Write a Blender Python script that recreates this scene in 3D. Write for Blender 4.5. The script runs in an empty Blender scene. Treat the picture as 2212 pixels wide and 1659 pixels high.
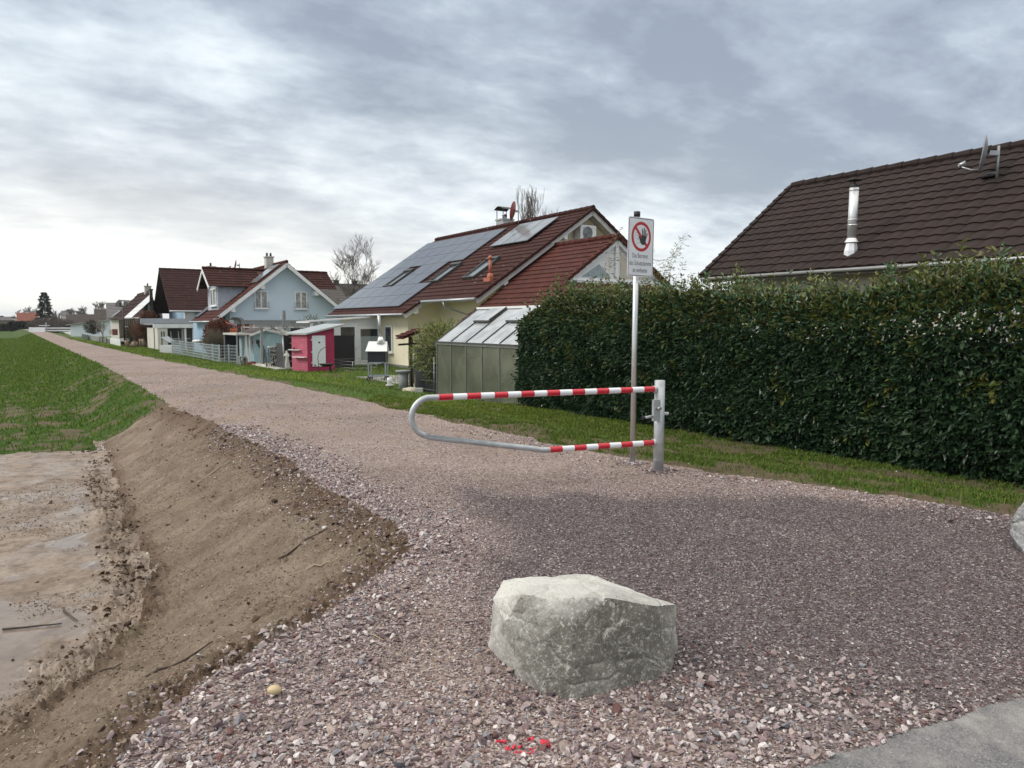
import bpy, bmesh, math, random
import numpy as np
from mathutils import Vector, Matrix, noise as mnoise

# ------------------------------------------------------------------ camera, world, sun
F, CX, CY, HC = 1534., 1106., 829.5, 1.6
PT = math.atan((CY - 698) / F)                 # pitch of the camera below the horizon
AN = math.atan((CX - 60) / F)                  # bearing of the dam path, left of the view axis
sA, cA = math.sin(AN), math.cos(AN)
scene = bpy.context.scene
C = scene.collection
cam = bpy.data.cameras.new('camera'); cam_o = bpy.data.objects.new('camera', cam); C.objects.link(cam_o)
cam.sensor_width = 36; cam.lens = 36 * F / 2212; cam.clip_end = 9000; cam.clip_start = 0.05
cam_o.location = (0, 0, HC); cam_o.rotation_euler = (math.pi / 2 - PT, 0, 0)
scene.camera = cam_o
scene.view_settings.view_transform = 'Standard'; scene.view_settings.look = 'None'
scene.view_settings.exposure = 0.52; scene.view_settings.gamma = 1
SUN_EL, SUN_AZ = math.radians(38), math.radians(-98)     # azimuth from +Y, negative = left

def nn(nt, kind, **kw):
    n = nt.nodes.new(kind)
    for k, v in kw.items():
        if k in ('operation', 'blend_type', 'data_type', 'noise_dimensions', 'feature', 'sky_type', 'interpolation_type', 'distance', 'attribute_name', 'vector_type', 'noise_type', 'wave_type', 'bands_direction', 'gradient_type', 'clamp', 'use_clamp', 'sun_disc', 'sun_elevation', 'sun_rotation', 'mapping_type'):
            setattr(n, k, v)
        else:
            n.inputs[k.replace('_', ' ')].default_value = v
    return n
def ramp(nt, stops, inp=None):
    r = nt.nodes.new('ShaderNodeValToRGB'); e = r.color_ramp.elements
    while len(e) < len(stops): e.new(0.5)
    for i, (p, c) in enumerate(stops):
        e[i].position = p; e[i].color = (*c, 1) if not isinstance(c, (int, float)) else (c, c, c, 1)
    if inp is not None: nt.links.new(inp, r.inputs[0])
    return r
def mth(nt, op, a, b=None, c=None, clamp=False):
    m = nt.nodes.new('ShaderNodeMath'); m.operation = op; m.use_clamp = clamp
    for i, v in enumerate((a, b, c)):
        if v is None: continue
        if isinstance(v, (int, float)): m.inputs[i].default_value = v
        else: nt.links.new(v, m.inputs[i])
    return m.outputs[0]
def mix(nt, fac, a, b, bt='MIX'):
    m = nt.nodes.new('ShaderNodeMix'); m.data_type = 'RGBA'; m.blend_type = bt
    for sock, v in ((m.inputs[0], fac), (m.inputs[6], a), (m.inputs[7], b)):
        if isinstance(v, (int, float)): sock.default_value = v
        elif isinstance(v, (tuple, list)): sock.default_value = (*v, 1)
        else: nt.links.new(v, sock)
    return m.outputs[2]

world = bpy.data.worlds.new('World'); scene.world = world; world.use_nodes = True
nt = world.node_tree; nt.nodes.clear()
def build_sky():
    L = nt.links
    tc = nn(nt, 'ShaderNodeTexCoord'); sx = nn(nt, 'ShaderNodeSeparateXYZ'); L.new(tc.outputs['Generated'], sx.inputs[0])
    X, Y, Zz = sx.outputs
    zc = mth(nt, 'MAXIMUM', Zz, 0.0)
    den = mth(nt, 'ADD', zc, 0.21)
    px, py = mth(nt, 'DIVIDE', X, den), mth(nt, 'DIVIDE', Y, den)
    # streets of cloud run towards the right of the view
    a = math.radians(28); ca, sa = math.cos(a), math.sin(a)
    al = mth(nt, 'ADD', mth(nt, 'MULTIPLY', px, ca), mth(nt, 'MULTIPLY', py, sa))
    ac = mth(nt, 'SUBTRACT', mth(nt, 'MULTIPLY', py, ca), mth(nt, 'MULTIPLY', px, sa))
    def cl(ka, kb, sc, det, ro, dist, off):
        cmb = nn(nt, 'ShaderNodeCombineXYZ'); L.new(mth(nt, 'MULTIPLY', al, ka), cmb.inputs[0]); L.new(mth(nt, 'MULTIPLY', ac, kb), cmb.inputs[1]); cmb.inputs[2].default_value = off
        n = nn(nt, 'ShaderNodeTexNoise', Scale=sc, Detail=det, Roughness=ro, Distortion=dist); L.new(cmb.outputs[0], n.inputs['Vector'])
        return n.outputs[0]
    n1 = cl(0.85, 1.10, 0.85, 9, 0.55, 0.2, 3.35)
    n2 = cl(1.25, 1.7, 2.5, 10, 0.60, 0.1, 9.3)
    n3 = cl(0.3, 0.9, 0.42, 2, 0.5, 0.0, 4.6)
    v = mth(nt, 'ADD', mth(nt, 'MULTIPLY', n1, 0.50), mth(nt, 'MULTIPLY', n2, 0.36))
    v = mth(nt, 'ADD', v, mth(nt, 'MULTIPLY', n3, 0.20))
    cr = ramp(nt, [(0.43, (0.235, 0.28, 0.35)), (0.495, (0.325, 0.38, 0.455)), (0.55, (0.46, 0.525, 0.59)), (0.62, (0.66, 0.72, 0.765))], v)
    # brighter towards the horizon, warm white to the left
    hz = mth(nt, 'POWER', mth(nt, 'SUBTRACT', 1.0, zc), 8.0)
    lf = mth(nt, 'MULTIPLY_ADD', X, -1.0, 0.42, clamp=True)
    hfac = mth(nt, 'MULTIPLY', hz, mth(nt, 'MULTIPLY_ADD', lf, 1.4, 0.34), clamp=True)
    vv = mth(nt, 'MULTIPLY_ADD', n2, 1.6, -0.25, clamp=True)
    hfac = mth(nt, 'MULTIPLY', hfac, mth(nt, 'MULTIPLY_ADD', vv, 0.7, 0.62), clamp=True)
    c1 = mix(nt, hfac, cr.outputs[0], (0.90, 0.885, 0.82))
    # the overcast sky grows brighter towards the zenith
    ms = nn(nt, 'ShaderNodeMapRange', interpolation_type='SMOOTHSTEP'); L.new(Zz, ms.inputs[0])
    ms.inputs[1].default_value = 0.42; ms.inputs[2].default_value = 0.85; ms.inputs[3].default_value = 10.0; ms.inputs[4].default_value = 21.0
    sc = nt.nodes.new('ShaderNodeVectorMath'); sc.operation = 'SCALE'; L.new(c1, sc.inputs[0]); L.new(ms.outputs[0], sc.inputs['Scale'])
    # thick cloud overhead is a plain warm grey
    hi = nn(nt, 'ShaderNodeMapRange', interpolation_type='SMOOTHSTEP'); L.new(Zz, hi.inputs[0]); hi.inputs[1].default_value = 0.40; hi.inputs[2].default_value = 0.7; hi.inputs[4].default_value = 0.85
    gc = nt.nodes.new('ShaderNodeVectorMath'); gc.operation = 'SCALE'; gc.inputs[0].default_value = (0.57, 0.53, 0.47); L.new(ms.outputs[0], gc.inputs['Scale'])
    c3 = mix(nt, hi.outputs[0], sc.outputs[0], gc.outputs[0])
    sky = nn(nt, 'ShaderNodeTexSky', sky_type='NISHITA', sun_disc=False, sun_elevation=SUN_EL, sun_rotation=SUN_AZ)
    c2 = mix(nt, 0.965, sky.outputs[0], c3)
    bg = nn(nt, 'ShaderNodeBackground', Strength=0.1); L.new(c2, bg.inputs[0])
    out = nn(nt, 'ShaderNodeOutputWorld'); L.new(bg.outputs[0], out.inputs[0])
build_sky()
sl = bpy.data.lights.new('sun', 'SUN'); sl.energy = 1.45; sl.angle = math.radians(18); sl.color = (1, 0.95, 0.87)
so = bpy.data.objects.new('sun', sl); C.objects.link(so)
dv = Vector((math.sin(SUN_AZ) * math.cos(SUN_EL), math.cos(SUN_AZ) * math.cos(SUN_EL), math.sin(SUN_EL)))
so.rotation_euler = dv.to_track_quat('Z', 'Y').to_euler()

# ------------------------------------------------------------------ coordinates
def P2W(s, t, z): return (-s * sA + t * cA, s * cA + t * sA, z)      # along / across the dam
def WW(x, y, z): return (x, y, z)
def st(x, y): return (-x * sA + y * cA, x * cA + y * sA)
def ray(u, v):
    x = (u - CX) / F; z = -(v - CY) / F; c, s = math.cos(PT), math.sin(PT)
    return (x, c + z * s, -s + z * c)
def at(u, v, Y):                                   # the place seen at (u, v), Y metres out
    r = ray(u, v); k = Y / r[1]; return (r[0] * k, Y, HC + r[2] * k)
def gr(u, v, z=0.):                                # the place on level z seen at (u, v)
    r = ray(u, v); k = (z - HC) / r[2]; return (r[0] * k, r[1] * k, z)
def grp(u, v, z=0.):
    g = gr(u, v, z); return st(g[0], g[1])

# ------------------------------------------------------------------ mesh builder
class MB:
    def __init__(s, fr=P2W): s.fr = fr; s.V = []; s.Fs = []; s.n = 0; s.M = []; s.flip = fr is P2W; s.sm = []; s.mi = 0; s.smooth = False
    def add(s, vs, fs):
        s.V += [s.fr(*v) for v in vs]
        for f in fs:
            f = [i + s.n for i in f]
            if s.flip: f.reverse()
            s.Fs.append(f); s.M.append(s.mi); s.sm.append(s.smooth)
        s.n += len(vs); return s
    def box(s, a, b):
        x0, x1 = sorted((a[0], b[0])); y0, y1 = sorted((a[1], b[1])); z0, z1 = sorted((a[2], b[2]))
        return s.add([(x0,y0,z0),(x1,y0,z0),(x1,y1,z0),(x0,y1,z0),(x0,y0,z1),(x1,y0,z1),(x1,y1,z1),(x0,y1,z1)],
              [(3,2,1,0),(4,5,6,7),(0,1,5,4),(1,2,6,5),(2,3,7,6),(3,0,4,7)])
    def quad(s, *p): return s.add(list(p), [tuple(range(len(p)))])
    def prism(s, poly, d):                          # polygon pushed by vector d
        n = len(poly); q = [tuple(a + b for a, b in zip(p, d)) for p in poly]
        return s.add(list(poly) + q, [tuple(range(n))[::-1], tuple(range(n, 2 * n))] + [(i, (i + 1) % n, n + (i + 1) % n, n + i) for i in range(n)])
    def tube(s, pts, r, n=8, cap=True, smooth=True):
        pts = [Vector(p) for p in pts]; rs = r if isinstance(r, (list, tuple)) else [r] * len(pts)
        vs = []; up = None
        for i, p in enumerate(pts):
            d = (pts[min(i + 1, len(pts) - 1)] - pts[max(i - 1, 0)])
            d = d.normalized() if d.length > 1e-9 else Vector((0, 0, 1))
            if up is None: up = Vector((0, 0, 1)) if abs(d.z) < 0.9 else Vector((0, 1, 0))
            a = d.cross(up); a = a.normalized() if a.length > 1e-6 else Vector((1, 0, 0)); b = a.cross(d); up = b
            for k in range(n):
                w = 2 * math.pi * k / n; vs.append(tuple(p + (a * math.cos(w) + b * math.sin(w)) * rs[i]))
        fs = [(i * n + k, i * n + (k + 1) % n, (i + 1) * n + (k + 1) % n, (i + 1) * n + k) for i in range(len(pts) - 1) for k in range(n)]
        o = s.smooth; s.smooth = smooth; s.add(vs, fs); s.smooth = o
        if cap:
            m = (len(pts) - 1) * n
            base = s.n - len(vs)
            for f in (list(range(n))[::-1], [m + k for k in range(n)]):
                g = [i + base for i in f]
                if s.flip: g.reverse()
                s.Fs.append(g); s.M.append(s.mi); s.sm.append(False)
        return s
    def bar(s, a, b, w, h=None, up=(0, 0, 1)):      # square bar from a to b
        h = h or w; a, b = Vector(a), Vector(b); d = (b - a).normalized(); u = Vector(up)
        if abs(d.dot(u)) > 0.95: u = Vector((0, 1, 0))
        x = d.cross(u).normalized() * w / 2; y = x.cross(d).normalized() * h / 2
        q = [a - x - y, a + x - y, a + x + y, a - x + y, b - x - y, b + x - y, b + x + y, b - x + y]
        return s.add([tuple(v) for v in q], [(3,2,1,0),(4,5,6,7),(0,1,5,4),(1,2,6,5),(2,3,7,6),(3,0,4,7)])
    def lathe(s, c, prof, n=16, smooth=True):
        vs = [(c[0] + r * math.cos(2*math.pi*k/n), c[1] + r * math.sin(2*math.pi*k/n), c[2] + z) for r, z in prof for k in range(n)]
        fs = [(i*n+k, i*n+(k+1)%n, (i+1)*n+(k+1)%n, (i+1)*n+k) for i in range(len(prof)-1) for k in range(n)]
        o = s.smooth; s.smooth = smooth; s.add(vs, fs); s.smooth = o
        return s
    def ball(s, c, r, n=10, sq=(1, 1, 1)):
        prof = [(max(1e-4, r * math.sin(math.pi * i / n)), -r * math.cos(math.pi * i / n)) for i in range(n + 1)]
        vs = [(c[0] + a * sq[0] * math.cos(2*math.pi*k/n), c[1] + a * sq[1] * math.sin(2*math.pi*k/n), c[2] + z * sq[2]) for a, z in prof for k in range(n)]
        fs = [(i*n+k, i*n+(k+1)%n, (i+1)*n+(k+1)%n, (i+1)*n+k) for i in range(n) for k in range(n)]
        o = s.smooth; s.smooth = True; s.add(vs, fs); s.smooth = o
        return s
    def build(s, name, mats, parent=None, label=None):
        me = bpy.data.meshes.new(name); off = Vector(parent.location) if parent else Vector((0, 0, 0))
        gp = parent
        while gp is not None and gp.parent is not None: gp = gp.parent; off = off + Vector(gp.location)
        me.from_pydata([tuple(Vector(v) - off) for v in s.V], [], s.Fs)
        mats = mats if isinstance(mats, (list, tuple)) else [mats]
        for m in mats: me.materials.append(m)
        me.polygons.foreach_set('material_index', s.M); me.polygons.foreach_set('use_smooth', s.sm); me.update()
        o = bpy.data.objects.new(name, me); C.objects.link(o); o.parent = parent
        if label: o['label'] = label
        return o
def tag(o, label=None, cat=None, group=None, kind=None):
    if label: o['label'] = label
    if cat: o['category'] = cat
    if group: o['group'] = group
    if kind: o['kind'] = kind
    return o
def thing(name, label, cat, loc, group=None):
    o = bpy.data.objects.new(name, None); C.objects.link(o); o.location = loc; o.empty_display_size = 0.2
    return tag(o, label, cat, group)
def npmesh(name, V, tris, mat, col=None, parent=None, smooth=False, quads=False, off=None):
    """big mesh straight from arrays; col = one colour per vertex"""
    V = np.asarray(V, np.float32)
    if parent is not None: V = V - np.array(parent.location, np.float32)
    k = 4 if quads else 3
    me = bpy.data.meshes.new(name); T = np.asarray(tris, np.int32)
    me.vertices.add(len(V)); me.vertices.foreach_set('co', V.ravel())
    me.loops.add(T.size); me.loops.foreach_set('vertex_index', T.ravel())
    me.polygons.add(len(T)); me.polygons.foreach_set('loop_start', np.arange(0, T.size, k, dtype=np.int32))
    me.polygons.foreach_set('loop_total', np.full(len(T), k, np.int32))
    me.polygons.foreach_set('use_smooth', np.full(len(T), smooth, bool))
    me.update(calc_edges=True)
    if col is not None:
        a = me.color_attributes.new('col', 'FLOAT_COLOR', 'POINT')
        c4 = np.ones((len(V), 4), np.float32); c4[:, :3] = col; a.data.foreach_set('color', c4.ravel())
    for m in (mat if isinstance(mat, (list, tuple)) else [mat]): me.materials.append(m)
    o = bpy.data.objects.new(name, me); C.objects.link(o); o.parent = parent
    return o

# ------------------------------------------------------------------ materials
MATS = {}
def mat(name, rgb, rough=0.75, metal=0.0, var=0.12, vs=4.0, bump=0.0, bs=40.0, stain=None, stain_amt=0.4, spec=0.5, alpha=None):
    if name in MATS: return MATS[name]
    m = bpy.data.materials.new(name); m.use_nodes = True; t = m.node_tree; b = t.nodes['Principled BSDF']
    tc = nn(t, 'ShaderNodeTexCoord'); n = nn(t, 'ShaderNodeTexNoise', Scale=vs, Detail=5.0, Roughness=0.6); t.links.new(tc.outputs['Object'], n.inputs['Vector'])
    lo = tuple(c * (1 - var) for c in rgb); hi = tuple(min(1, c * (1 + var)) for c in rgb)
    r = ramp(t, [(0.3, lo), (0.7, hi)], n.outputs[0]); col = r.outputs[0]
    if stain:
        n2 = nn(t, 'ShaderNodeTexNoise', Scale=vs * 0.35, Detail=7.0, Roughness=0.7); t.links.new(tc.outputs['Object'], n2.inputs['Vector'])
        r2 = ramp(t, [(0.45, 0.0), (0.68, stain_amt)], n2.outputs[0]); col = mix(t, r2.outputs[0], col, stain)
    t.links.new(col, b.inputs['Base Color'])
    b.inputs['Roughness'].default_value = rough; b.inputs['Metallic'].default_value = metal; b.inputs['Specular IOR Level'].default_value = spec
    if bump:
        n3 = nn(t, 'ShaderNodeTexNoise', Scale=bs, Detail=4.0); t.links.new(tc.outputs['Object'], n3.inputs['Vector'])
        bp = nn(t, 'ShaderNodeBump', Strength=0.6, Distance=bump); t.links.new(n3.outputs[0], bp.inputs['Height']); t.links.new(bp.outputs[0], b.inputs['Normal'])
    if alpha is not None: b.inputs['Alpha'].default_value = alpha
    MATS[name] = m; return m
def attr_mat(name, rough=0.6, spec=0.4, var=0.15, vs=60, trans=0.0):
    if name in MATS: return MATS[name]
    m = bpy.data.materials.new(name); m.use_nodes = True; t = m.node_tree; b = t.nodes['Principled BSDF']
    a = nn(t, 'ShaderNodeAttribute', attribute_name='col')
    tc = nn(t, 'ShaderNodeTexCoord'); n = nn(t, 'ShaderNodeTexNoise', Scale=vs, Detail=4.0); t.links.new(tc.outputs['Object'], n.inputs['Vector'])
    r = ramp(t, [(0.3, 1 - var), (0.7, 1.0)], n.outputs[0])
    c = mix(t, 1.0, a.outputs['Color'], r.outputs[0], 'MULTIPLY'); t.links.new(c, b.inputs['Base Color'])
    b.inputs['Roughness'].default_value = rough; b.inputs['Specular IOR Level'].default_value = spec
    if trans:
        tr = nn(t, 'ShaderNodeBsdfTranslucent'); t.links.new(c, tr.inputs[0]); ms = nn(t, 'ShaderNodeMixShader'); ms.inputs[0].default_value = trans
        out = t.nodes['Material Output']; t.links.new(b.outputs[0], ms.inputs[1]); t.links.new(tr.outputs[0], ms.inputs[2]); t.links.new(ms.outputs[0], out.inputs[0])
    MATS[name] = m; return m
def roof_mat(name, rgb, dark, speck=0.0):
    if name in MATS: return MATS[name]
    m = bpy.data.materials.new(name); m.use_nodes = True; t = m.node_tree; b = t.nodes['Principled BSDF']
    tc = nn(t, 'ShaderNodeTexCoord'); n = nn(t, 'ShaderNodeTexNoise', Scale=1.3, Detail=8.0, Roughness=0.7); t.links.new(tc.outputs['Object'], n.inputs['Vector'])
    n2 = nn(t, 'ShaderNodeTexNoise', Scale=9.0, Detail=4.0, Roughness=0.6); t.links.new(tc.outputs['Object'], n2.inputs['Vector'])
    v = nn(t, 'ShaderNodeTexVoronoi', Scale=3.2); t.links.new(tc.outputs['Object'], v.inputs['Vector'])
    f = mth(t, 'ADD', mth(t, 'MULTIPLY', n.outputs[0], 0.6), mth(t, 'MULTIPLY', n2.outputs[0], 0.4))
    r = ramp(t, [(0.38, dark), (0.62, rgb)], f); col = r.outputs[0]
    vv = nn(t, 'ShaderNodeSeparateColor'); t.links.new(v.outputs['Color'], vv.inputs[0])
    moss = nn(t, 'ShaderNodeTexNoise', Scale=0.55, Detail=6.0, Roughness=0.7); t.links.new(tc.outputs['Object'], moss.inputs['Vector']); col = mix(t, ramp(t, [(0.48, 0.0), (0.66, 0.45)], moss.outputs[0]).outputs[0], col, tuple(c * 0.8 + 0.012 for c in dark))
    col = mix(t, 0.35, col, mix(t, vv.outputs[0], tuple(c * 0.6 for c in rgb), tuple(c * 1.35 for c in rgb)))
    if speck:
        w = nn(t, 'ShaderNodeTexVoronoi', Scale=2.6, feature='F1'); t.links.new(tc.outputs['Object'], w.inputs['Vector'])
        r3 = ramp(t, [(0.075, speck), (0.11, 0.0)], w.outputs['Distance']); col = mix(t, r3.outputs[0], col, (0.42, 0.40, 0.36))
    t.links.new(col, b.inputs['Base Color']); b.inputs['Roughness'].default_value = 0.8; b.inputs['Specular IOR Level'].default_value = 0.18
    MATS[name] = m; return m
def glass_mat(name, rgb=(0.03, 0.035, 0.04), rough=0.05, spec=0.8):
    return mat(name, rgb, rough, 0, 0.2, 1.5, spec=spec)

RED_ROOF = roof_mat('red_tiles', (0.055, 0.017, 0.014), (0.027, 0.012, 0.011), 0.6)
RED_ROOF2 = roof_mat('red_tiles_bright', (0.085, 0.024, 0.018), (0.045, 0.016, 0.013), 0.3)
BROWN_ROOF = roof_mat('brown_tiles', (0.045, 0.018, 0.017), (0.027, 0.013, 0.012), 0.3)
DARK_ROOF = roof_mat('dark_tiles', (0.031, 0.021, 0.0195), (0.019, 0.0135, 0.0125))
GREY_ROOF = roof_mat('grey_tiles', (0.12, 0.11, 0.105), (0.07, 0.066, 0.062))
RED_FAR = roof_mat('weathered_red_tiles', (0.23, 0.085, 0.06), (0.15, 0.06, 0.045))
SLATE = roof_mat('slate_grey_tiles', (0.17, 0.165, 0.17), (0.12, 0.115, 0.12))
YELLOW = mat('yellow_render', (0.80, 0.74, 0.56), 0.9, var=0.05, vs=1.5, bump=0.002, bs=150, stain=(0.5, 0.44, 0.3), stain_amt=0.25)
BLUEW = mat('pale_blue_render', (0.56, 0.66, 0.75), 0.9, var=0.04, vs=0.8, bump=0.002, bs=120, stain=(0.45, 0.56, 0.66), stain_amt=0.3)
BLUEW2 = mat('blue_grey_render', (0.32, 0.46, 0.60), 0.9, var=0.04, vs=0.8)
WHITEW = mat('white_render', (0.72, 0.73, 0.73), 0.9, var=0.05, vs=0.8, stain=(0.5, 0.5, 0.48), stain_amt=0.3)
CREAM = mat('cream_wall', (0.62, 0.60, 0.54), 0.9, var=0.05, vs=0.8, stain=(0.42, 0.4, 0.35), stain_amt=0.3)
WHITE = mat('white_paint', (0.76, 0.77, 0.78), 0.45, var=0.06, vs=3, stain=(0.55, 0.55, 0.52), stain_amt=0.25)
PVC = mat('white_plastic_frame', (0.78, 0.80, 0.82), 0.3, var=0.03)
GLASS = glass_mat('window_glass'); CURT = mat('curtained_glass', (0.34, 0.34, 0.33), 0.1, var=0.6, vs=6, spec=0.7)
GREYM = mat('grey_metal', (0.42, 0.44, 0.46), 0.4, 0.7, var=0.1)
ZINC = mat('zinc_gutter', (0.36, 0.38, 0.40), 0.45, 0.6, var=0.12)
STEEL = mat('polished_steel', (0.78, 0.79, 0.80), 0.42, 0.75, var=0.05)
DARKM = mat('dark_metal', (0.03, 0.03, 0.033), 0.5, 0.3)
BLACK = mat('black_panel', (0.012, 0.012, 0.018), 0.55, var=0.2)
ANTH = mat('anthracite_panel', (0.045, 0.045, 0.047), 0.5, var=0.15)
WOODG = mat('grey_wood', (0.24, 0.25, 0.25), 0.8, var=0.25, vs=8, bump=0.004)
WOODB = mat('dark_brown_wood', (0.05, 0.03, 0.022), 0.8, var=0.3, vs=8)
WOODL = mat('light_wood', (0.36, 0.28, 0.18), 0.8, var=0.25, vs=8)
PAVE = mat('grey_paving', (0.27, 0.265, 0.255), 0.85, var=0.15, vs=2, bump=0.003)
STONEC = mat('pale_stone', (0.5, 0.49, 0.46), 0.85, var=0.15, vs=9, bump=0.004)
BARK = mat('bare_bark', (0.10, 0.085, 0.075), 0.9, var=0.25, vs=6)
BARKF = mat('far_bark', (0.2, 0.18, 0.165), 0.9, var=0.2, vs=2)
LEAF = attr_mat('leaves', 0.38, 0.5, 0.25, 30, 0.12)
LEAFM = attr_mat('matt_leaves', 0.7, 0.25, 0.25, 20, 0.15)
STONES = attr_mat('loose_stones', 0.7, 0.22, 0.4, 110)

# ------------------------------------------------------------------ numpy noise
def vnoise(x, y, seed=0):
    xi, yi = np.floor(x).astype(np.int64), np.floor(y).astype(np.int64); fx, fy = x - xi, y - yi
    fx, fy = fx * fx * (3 - 2 * fx), fy * fy * (3 - 2 * fy)
    def h(a, b):
        n = (a * 374761393 + b * 668265263 + seed * 1442695041) & 0xffffffff
        n = ((n ^ (n >> 13)) * 1274126177) & 0xffffffff
        return ((n ^ (n >> 16)) & 0xffff) / 65535.0
    return (h(xi, yi) * (1 - fx) + h(xi + 1, yi) * fx) * (1 - fy) + (h(xi, yi + 1) * (1 - fx) + h(xi + 1, yi + 1) * fx) * fy
def fbm(x, y, sc, octv=4, seed=0, gain=0.5):
    r = 0; a = 1; tot = 0
    for o in range(octv):
        r = r + a * vnoise(x * sc, y * sc, seed + o * 17); tot += a; a *= gain; sc *= 2.03
    return r / tot
def poly_dist(x, y, P):
    """distance to a polyline and side (+ = left of its direction)"""
    best = np.full(x.shape, 1e18); side = np.zeros(x.shape)
    for (x0, y0), (x1, y1) in zip(P[:-1], P[1:]):
        dx, dy = x1 - x0, y1 - y0; L = dx * dx + dy * dy
        k = np.clip(((x - x0) * dx + (y - y0) * dy) / L, 0, 1)
        d = (x - x0 - k * dx) ** 2 + (y - y0 - k * dy) ** 2
        s = dx * (y - y0) - dy * (x - x0)
        m = d < best; best = np.where(m, d, best); side = np.where(m, s, side)
    return np.sqrt(best), np.sign(side)

# ------------------------------------------------------------------ terrain
EDGE = [(-1.9, -40), (-1.75, -2), (-1.6, 1.0), (-1.42, 2.3), (-1.36, 2.8), (-1.26, 3.1), (-1.18, 3.38), (-1.02, 3.8), (-0.86, 4.34), (-0.72, 4.9), (-0.9, 5.46),
        (-1.36, 6.05), (-1.8, 6.75), (-2.5, 8.0), (-3.3, 9.15), (-5.0, 11.5), (-6.5, 13.5)] + [P2W(s, 2.3, 0)[:2] for s in (20, 30)] + [P2W(s, t, 0)[:2] for s, t in ((45, 2.05), (70, 1.6), (110, 1.0), (158, 0.3), (400, -4))]
TOE = [(-4.2, -40), (-3.7, -2), (-3.35, 2.0)] + [P2W(s, t, 0)[:2] for s, t in ((4.94, -0.1), (5.3, 0.12), (5.95, 0.5), (6.98, 0.72), (8.2, 0.7), (11.1, 0.8), (14.6, 0.95), (24, 0.9), (45, 0.5), (70, -0.1), (110, -0.9), (160, -1.8), (400, -7))]
def smooth(a, b, v): k = np.clip((v - a) / (b - a), 0, 1); return k * k * (3 - 2 * k)
def right_edge(s): return np.interp(s, [-10, 2.4, 3.5, 4.3, 5.3, 6.4, 12, 18, 24, 30, 37.5, 58, 81, 164, 400], [7.2, 6.75, 6.55, 6.3, 6.0, 5.75, 5.68, 5.58, 5.3, 4.97, 4.65, 4.1, 3.6, 2.9, -1.0])
def fields(x, y):
    x = np.asarray(x, float); y = np.asarray(y, float)
    s = -x * sA + y * cA; t = x * cA + y * sA
    jx = (fbm(x, y, 3.0, 3, 5) - 0.5) * 0.35; 
    dE, sE = poly_dist(x, y, EDGE); dE = dE * sE + jx * 0.6            # + = off the path, towards the field
    dT, sT = poly_dist(x, y, TOE); dT = dT * sT
    fr = np.where(dT > 0, 1.0, np.clip(dE / np.maximum(dE - dT, 1e-3), 0, 1))
    fr = np.where(dE <= 0, 0.0, fr)
    z = -0.7 * (fr * 0.55 + 0.45 * fr * fr * (3 - 2 * fr))
    tR = right_edge(s); tt = 6.55 + (t - tR) * (1 + 0.5 * smooth(40, 80, s))
    rt = tt + (fbm(x, y, 1.2, 3, 9) - 0.5) * 0.35                          # right side: verge and gardens
    z = z - 0.30 * smooth(6.9, 9.2, tt) - 0.2 * smooth(9.4, 10.6, tt) * smooth(11, 20, s)
    asph = (y < 2.45 + (x - 1.07) * 0.42 + (fbm(x, y, 9.0, 3, 2) - 0.5) * 0.05) & (x > -1.0)
    soil = (dE > 0) & (y < 12.7 + (fbm(x, y, 0.9, 4, 3) - 0.5) * 1.6 + np.where(dT > 0, 0, 0.9))
    bank = (dE > 0) & ~soil
    verge = (rt > 6.55) & (dE <= 0) & ~asph
    kind = np.where(asph, 0, np.where(soil, np.where(dT > -0.12 + (jx * 0.6), 3, 2), np.where(bank, 4, np.where(verge, 5, 1))))
    return s, t, z, dE, dT, kind, fr
def puddles(x, y, dT):
    return smooth(.50, .56, fbm(x, y, 1.5, 5, 45, .55) + .10 * smooth(1.3, .3, dT) - .04) * smooth(.12, .3, dT) * smooth(10.5, 8.5, y)
def micro(x, y, kind, dE, dT, fr):
    r = np.hypot(x, y)
    n1 = fbm(x, y, 2.2, 3, 11) - 0.5; n2 = fbm(x, y, 11, 4, 12, 0.62) - 0.5; n3 = fbm(x, y, 45, 2, 13) - 0.5
    # streaks raked down the slope
    sk = fbm(x * 5 + y * 2.0, y * 14 - x * 5, 1.0, 3, 14) - 0.5
    near = np.exp(-r / 25)
    z = np.zeros_like(x)
    z = np.where(kind == 1, n1 * 0.02 + n3 * 0.006 * near, z)
    z = np.where(kind == 2, n1 * 0.07 + n2 * 0.045 * near + sk * 0.06 * near + n3 * 0.014 * near, z)
    n4 = fbm(x, y, 26, 3, 16, 0.6) - 0.5
    z = np.where(kind == 2, z + (n4 * 0.03 + np.maximum(n4 - .08, 0) * 0.09) * near * (0.5 + 1.2 * smooth(0.8, 0.0, dE) + 0.8 * smooth(.5, 0, np.abs(dT))), z)
    rut = smooth(.35, .9, np.sin((y * 0.95 + x * 0.30) * 3.1 + n1 * 3.5)) * (.4 + n2) * 0.06 * smooth(.42, .6, fbm(x, y, .6, 3, 15))
    z = np.where(kind == 3, n4 * .012 * near + np.maximum(n1 * 0.05 + n2 * 0.045 * near + rut - 0.008, 0.0) + n3 * 0.003 * near, z)
    pud = puddles(x, y, dT); z = np.where(kind == 3, z * (1 - pud) + .004 * pud, z)
    clod = smooth(0.28, 0.0, np.abs(dT - 0.02 + n1 * 0.5)) * smooth(13.5, 10, y)
    z = z + clod * np.where((kind == 2) | (kind == 3), 0.06 * smooth(0.0, 0.25, n2 + 0.08) + 0.05 * n4, 0)
    z = np.where(kind == 4, n1 * 0.10 + n2 * 0.04, z)
    z = np.where(kind == 5, n1 * 0.05 + n2 * 0.03 * near, z)
    z = np.where(kind == 0, n1 * 0.008, z)
    lip = smooth(0.35, 0.0, np.abs(dE + 0.05)) * 0.03 * (y < 12)
    return z + lip
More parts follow.
